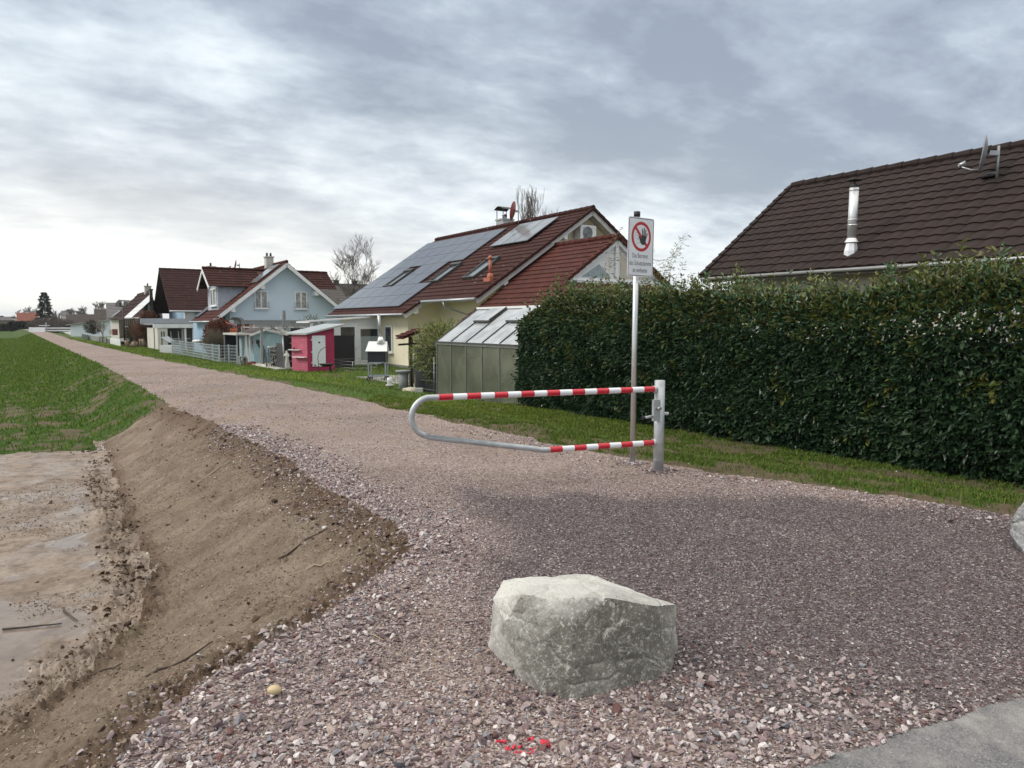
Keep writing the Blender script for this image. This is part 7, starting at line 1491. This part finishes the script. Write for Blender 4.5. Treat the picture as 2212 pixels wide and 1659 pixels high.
def box_hedge(name, label, u0, u1, vt, Y, dep, cols, seed):
    a, b = at(u0, vt, Y), at(u1, vt, Y); o = thing(name, label, 'hedge', ((a[0] + b[0]) / 2, Y, GZ - .3)); n = 2600; P = np.stack([rng.uniform(a[0], b[0], n), Y + rng.uniform(0, dep, n) * rng.uniform(0, 1, n), GZ - .2 + (a[2] - GZ + .2) * rng.uniform(0, 1, n) ** .8], -1)
    v, t_, c_ = leaf_cloud(P, np.tile([0, -1., .4], (n, 1)), rng.uniform(.3, .6, n), pick(np.array(cols), n), .6, .2, .1, .8); npmesh('foliage', v, t_, LEAFM, c_, o); mb = MB(WW); mb.box((a[0] + .2, Y + .5, GZ - .3), (b[0] - .2, Y + dep, a[2] - .3)); mb.build('stem', WOODB, o)
box_hedge('conifer_hedge', 'dark clipped hedge before the faded red roofed house', 18, 64, 695.5, 190, 5, [(.025, .03, .018), (.04, .04, .025)], 1)
box_hedge('wild_hedge', 'brownish low hedge at the left picture edge on the horizon', -30, 20, 701, 200, 6, [(.07, .055, .04), (.05, .045, .03)], 2)
bush('shrub', 'dark bushy shrub in front of the long white garage wall', 'shrub', at(201, 722, 100), 1.1, 2.0, 1200, [(.05, .04, .035), (.08, .065, .05)], .22, .4, 71)
bush('shrub', 'dark green shrub behind the white tub by the lamp post', 'shrub', at(292, 741, 70), .9, 2.1, 1400, [(.03, .045, .02), (.05, .06, .03)], .18, .4, 72)
twiggy('bare_shrub', 'tangled brown leafless shrub at the foot of the copper tree', 'shrub', at(304, 748, 64), 1.1, 2.4, 200, mat('red_brown_twigs', (.14, .07, .045), .9), 73, th=.012)
# long white garage, fences and small things along the far verge
lg = thing('long_garage', 'long low white garage with thin grey roof edge on the far verge', 'garage', P2W(115, 7, GZ)); t1 = 6.75; sA1, sB1 = sN(152, t1), sN(236, t1)
zA = HC + ray(152, 703)[2] * sA1 / st(*ray(152, 703)[:2])[0]; zB_2 = HC + ray(233, 693)[2] * sB1 / st(*ray(233, 693)[:2])[0]
Yg = 112; qa, qb = at(152, 702.5, Yg), at(238, 692.5, Yg)
mb = MB(WW); mb.prism([(qa[0], Yg, -.6), (qb[0], Yg, -.6), (qb[0], Yg, qb[2]), (qa[0], Yg, qa[2])], (-2.0, 14, 0)); mb.build('wall', mat('bluish_white_wall', (.66, .72, .78), .8, var=.04, vs=.3), lg)
mb = MB(WW); mb.prism([(qa[0] - .5, Yg - .4, qa[2] - .03), (qb[0], Yg - .4, qb[2]), (qb[0], Yg - .4, qb[2] + .14), (qa[0] - .5, Yg - .4, qa[2] + .11)], (-2.0, 14.8, 0)); mb.build('roof_edge', mat('grey_fascia', (.3, .29, .28), .7), lg)
s_ = sN(178, 6.5); mb = MB(); mb.box((s_, 6.35, GZ), (sN(191, 6.5), 6.45, .1)); tag(mb.build('dark_container', mat('dark_green_sheet', (.03, .05, .05), .6)), 'low dark green board against the long white garage', 'board')
pf = thing('picket_fence', 'pale grey picket fence before the dark bushy shrub', 'fence', P2W(sN(200, 6.7), 6.7, GZ)); a0, a1 = sN(191, 6.7), sN(212, 6.7); n = 18
for i in range(n): q = a0 + (a1 - a0) * i / (n - 1); mb = MB(); mb.box((q - .18, 6.68, GZ), (q + .18, 6.72, .05)); mb.build('picket', mat('pale_grey_picket', (.38, .38, .37), .8), pf)
mb = MB(); mb.box((a0, 6.72, -.1), (a1, 6.76, 0)); mb.build('rail', WOODG, pf)
wf_ = thing('plank_fence', 'rough brown plank fence between picket fence and white panel', 'fence', P2W(sN(222, 6.8), 6.8, GZ)); a0, a1 = sN(212, 6.8), sN(232, 6.8)
for i in range(8): q = a0 + (a1 - a0) * i / 7; mb = MB(); mb.box((q - .5, 6.78, GZ), (q + .3, 6.84, .1 if i % 2 else -.02)); mb.build('plank', WOODG if i % 3 else WOODB, wf_)
s0_, s1_ = sN(257.5, 6.9), sN(230.5, 6.9); mb = MB(); mb.prism([(s0_, 6.9, GZ - .05), (s1_, 6.9, GZ - .05), (s1_, 6.9, .12), (s0_, 6.9, .15)], (0, .06, 0)); tag(mb.build('board_fence', WHITE), 'plain white board fence panel beside the lamp post', 'fence panel')
wt = thing('white_dinghy', 'small white boat on a dark trailer behind the white panel', 'boat', P2W(sN(258, 7.2), 7.2, GZ)); a = at(258, 735, 70)
mb = MB(WW); mb.prism([at(248, 732, 70), at(254, 736.5, 70), at(269, 738, 70), at(269.5, 730.5, 70), at(262, 731, 70)], (0, 1.0, 0)); mb.build('hull', WHITE, wt); mb = MB(WW); mb.prism([at(253, 744, 70.2), at(268, 744, 70.2), at(268, 737.5, 70.2), at(256, 737, 70.2)], (0, .7, 0)); mb.build('trailer', DARKM, wt)
lp = thing('lamp_post', 'slim dark lamp post with a white head in front of the black roofed house', 'street lamp', at(269, 746, 69)); b0, b1 = at(270, 746, 69), at(265.5, 661, 69); mb = MB(WW); mb.tube([b0, b1], [.08, .05], 8); mb.build('pole', DARKM, lp); mb = MB(WW); mb.tube([b1, (b1[0], b1[1], b1[2] + .45)], [.10, .08], 8); mb.build('lamp_head', WHITE, lp); 
aw = thing('garden_parasol', 'off-white folded awning and table under the pale gutter', 'awning', at(290, 720, 71)); mb = MB(WW); mb.prism([at(268, 706, 72), at(300, 709, 72), at(300, 707, 72), at(280, 702, 72)], (0, 1.5, 0)); mb.build('cloth', WHITE, aw); mb = MB(WW); mb.tube([at(283, 706, 72.5), at(283, 735, 72.5)], .03, 6); mb.build('pole', WOODG, aw)
mb = MB(WW); a, b = at(236, 722, 83), at(243, 712, 83); mb.box((a[0], 83, a[2]), (b[0], 83.1, b[2])); tag(mb.build('slatted_crate', mat('cream_slats', (.5, .46, .38), .8)), 'cream slatted crate standing above the plank fence', 'crate')
mb = MB(WW); a, b = at(243, 724, 82), at(250, 711, 82); mb.box((a[0], 82, a[2]), (b[0], 82.4, b[2])); tag(mb.build('red_cupboard', mat('dull_red', (.16, .04, .035), .8)), 'dull red cupboard under the timber veranda', 'cupboard')
rs = random.Random(8)
for i in range(9):
    u = 276 + i * 7.2; a = gr(u, 752 + rs.uniform(-3, 1) * (1 - abs(i - 4) / 8), GZ); mb = MB(WW); L = rs.uniform(.5, 1.0)
    mb.tube([(a[0], a[1], GZ), (a[0] + rs.uniform(-.2, .2), a[1], GZ + rs.uniform(.35, .75))], [.17, .14], 7); tag(mb.build('tree_stump', mat('stump_wood', (.24, .18, .13), .85, var=.4, vs=6)), ('first', 'second', 'third', 'fourth', 'fifth', 'sixth', 'seventh', 'eighth', 'ninth')[i] + ' upright weathered log counted from the lamp post towards the garage', 'log', 'upright logs edging the garden')
mb = MB(); a0, a1 = sN(132.5, 6.0), sN(150, 6.3); mb.prism([(a0, 6.0, -.2), (a1, 6.35, -.5), (a1, 6.35, .1), (a0, 6.0, .25)], (0, .12, 0)); tag(mb.build('low_white_wall', WHITE), 'low white wall slanting down at the corner of the long garage', 'wall')
# barrier across the far end
eb = thing('end_barrier', 'white double-rail barrier with blank white board closing the far end of the path', 'barrier', at(150, 712, 128))
Yb = 128; z1, z2, z3, z4 = Hh(707.5, Yb), Hh(710, Yb), Hh(712.5, Yb), Hh(716, Yb)
x0, x1 = at(95, 700, Yb)[0], at(262, 700, Yb)[0]; mb = MB(WW); mb.box((x0, Yb, z2), (x1, Yb + .1, z1)); mb.build('rail', WHITE, eb); mb = MB(WW); mb.box((x0, Yb, z4 + .05), (x1, Yb + .1, z3)); mb.build('rail', WHITE, eb)
mb = MB(WW); mb.box((x0, Yb + .15, z4 - .05), (x1, Yb + .25, z1 + .1)); mb.build('backing_board', mat('dark_blue_grey', (.05, .06, .075), .7), eb)
a, b = at(62.5, 717, Yb - 1), at(96.5, 707, Yb - 1); mb = MB(WW); mb.box((a[0], Yb - 1, a[2]), (b[0], Yb - .92, b[2])); mb.build('board', mat('bright_white_board', (.8, .83, .85), .5), eb)
mb = MB(WW); a, b = at(100, 717, Yb - .5), at(100, 697, Yb - .5); mb.box((a[0] - .09, a[1], a[2]), (a[0] + .09, a[1] + .1, b[2])); mb.build('post', GREYM, eb)
mb = MB(WW); a, b = at(83, 704, Yb - .5), at(106, 702.5, Yb - .5); mb.box((a[0], a[1] + .12, a[2]), (b[0], a[1] + .2, b[2])); mb.build('crossbar', WHITE, eb)
# far wall behind the barrier
# hills
mb = MB(WW); N_ = 120; pr = []
for i in range(N_ + 1):
    x = -5600 + 11200 * i / N_; pr.append((x, 4200, 30 + 12 * mnoise.noise(Vector((x * .0011, 0, 3))) + 5 * mnoise.noise(Vector((x * .006, 2, 3))) - 12 * max(0, (x + 3000) / 8000)))
mb.add([(x, y, -5) for x, y, z in pr] + pr + [(x, y + 900, -5) for x, y, z in pr], [(i, i + 1, N_ + 2 + i, N_ + 1 + i) for i in range(N_)] + [(N_ + 1 + i, N_ + 2 + i, 2 * N_ + 3 + i, 2 * N_ + 2 + i) for i in range(N_)])
o = mb.build('hills', mat('hill_haze_blue', (.20, .27, .35), .95, var=.1, vs=.01)); o['kind'] = 'structure'  # distance haze put into the hill colour as blue, besides the haze volume
# ------------------------------------------------------------------ thin air haze
hm = bpy.data.materials.new('haze'); hm.use_nodes = True; t = hm.node_tree; t.nodes.clear()
pv = t.nodes.new('ShaderNodeVolumePrincipled'); pv.inputs['Color'].default_value = (0.86, 0.92, 1.0, 1); pv.inputs['Density'].default_value = 0.00016; pv.inputs['Anisotropy'].default_value = 0.2
ot = t.nodes.new('ShaderNodeOutputMaterial'); t.links.new(pv.outputs[0], ot.inputs['Volume'])
mb = MB(WW); mb.box((-6500, -6500, -7), (6500, 6500, 75)); o = mb.build('haze', hm); o['kind'] = 'stuff'
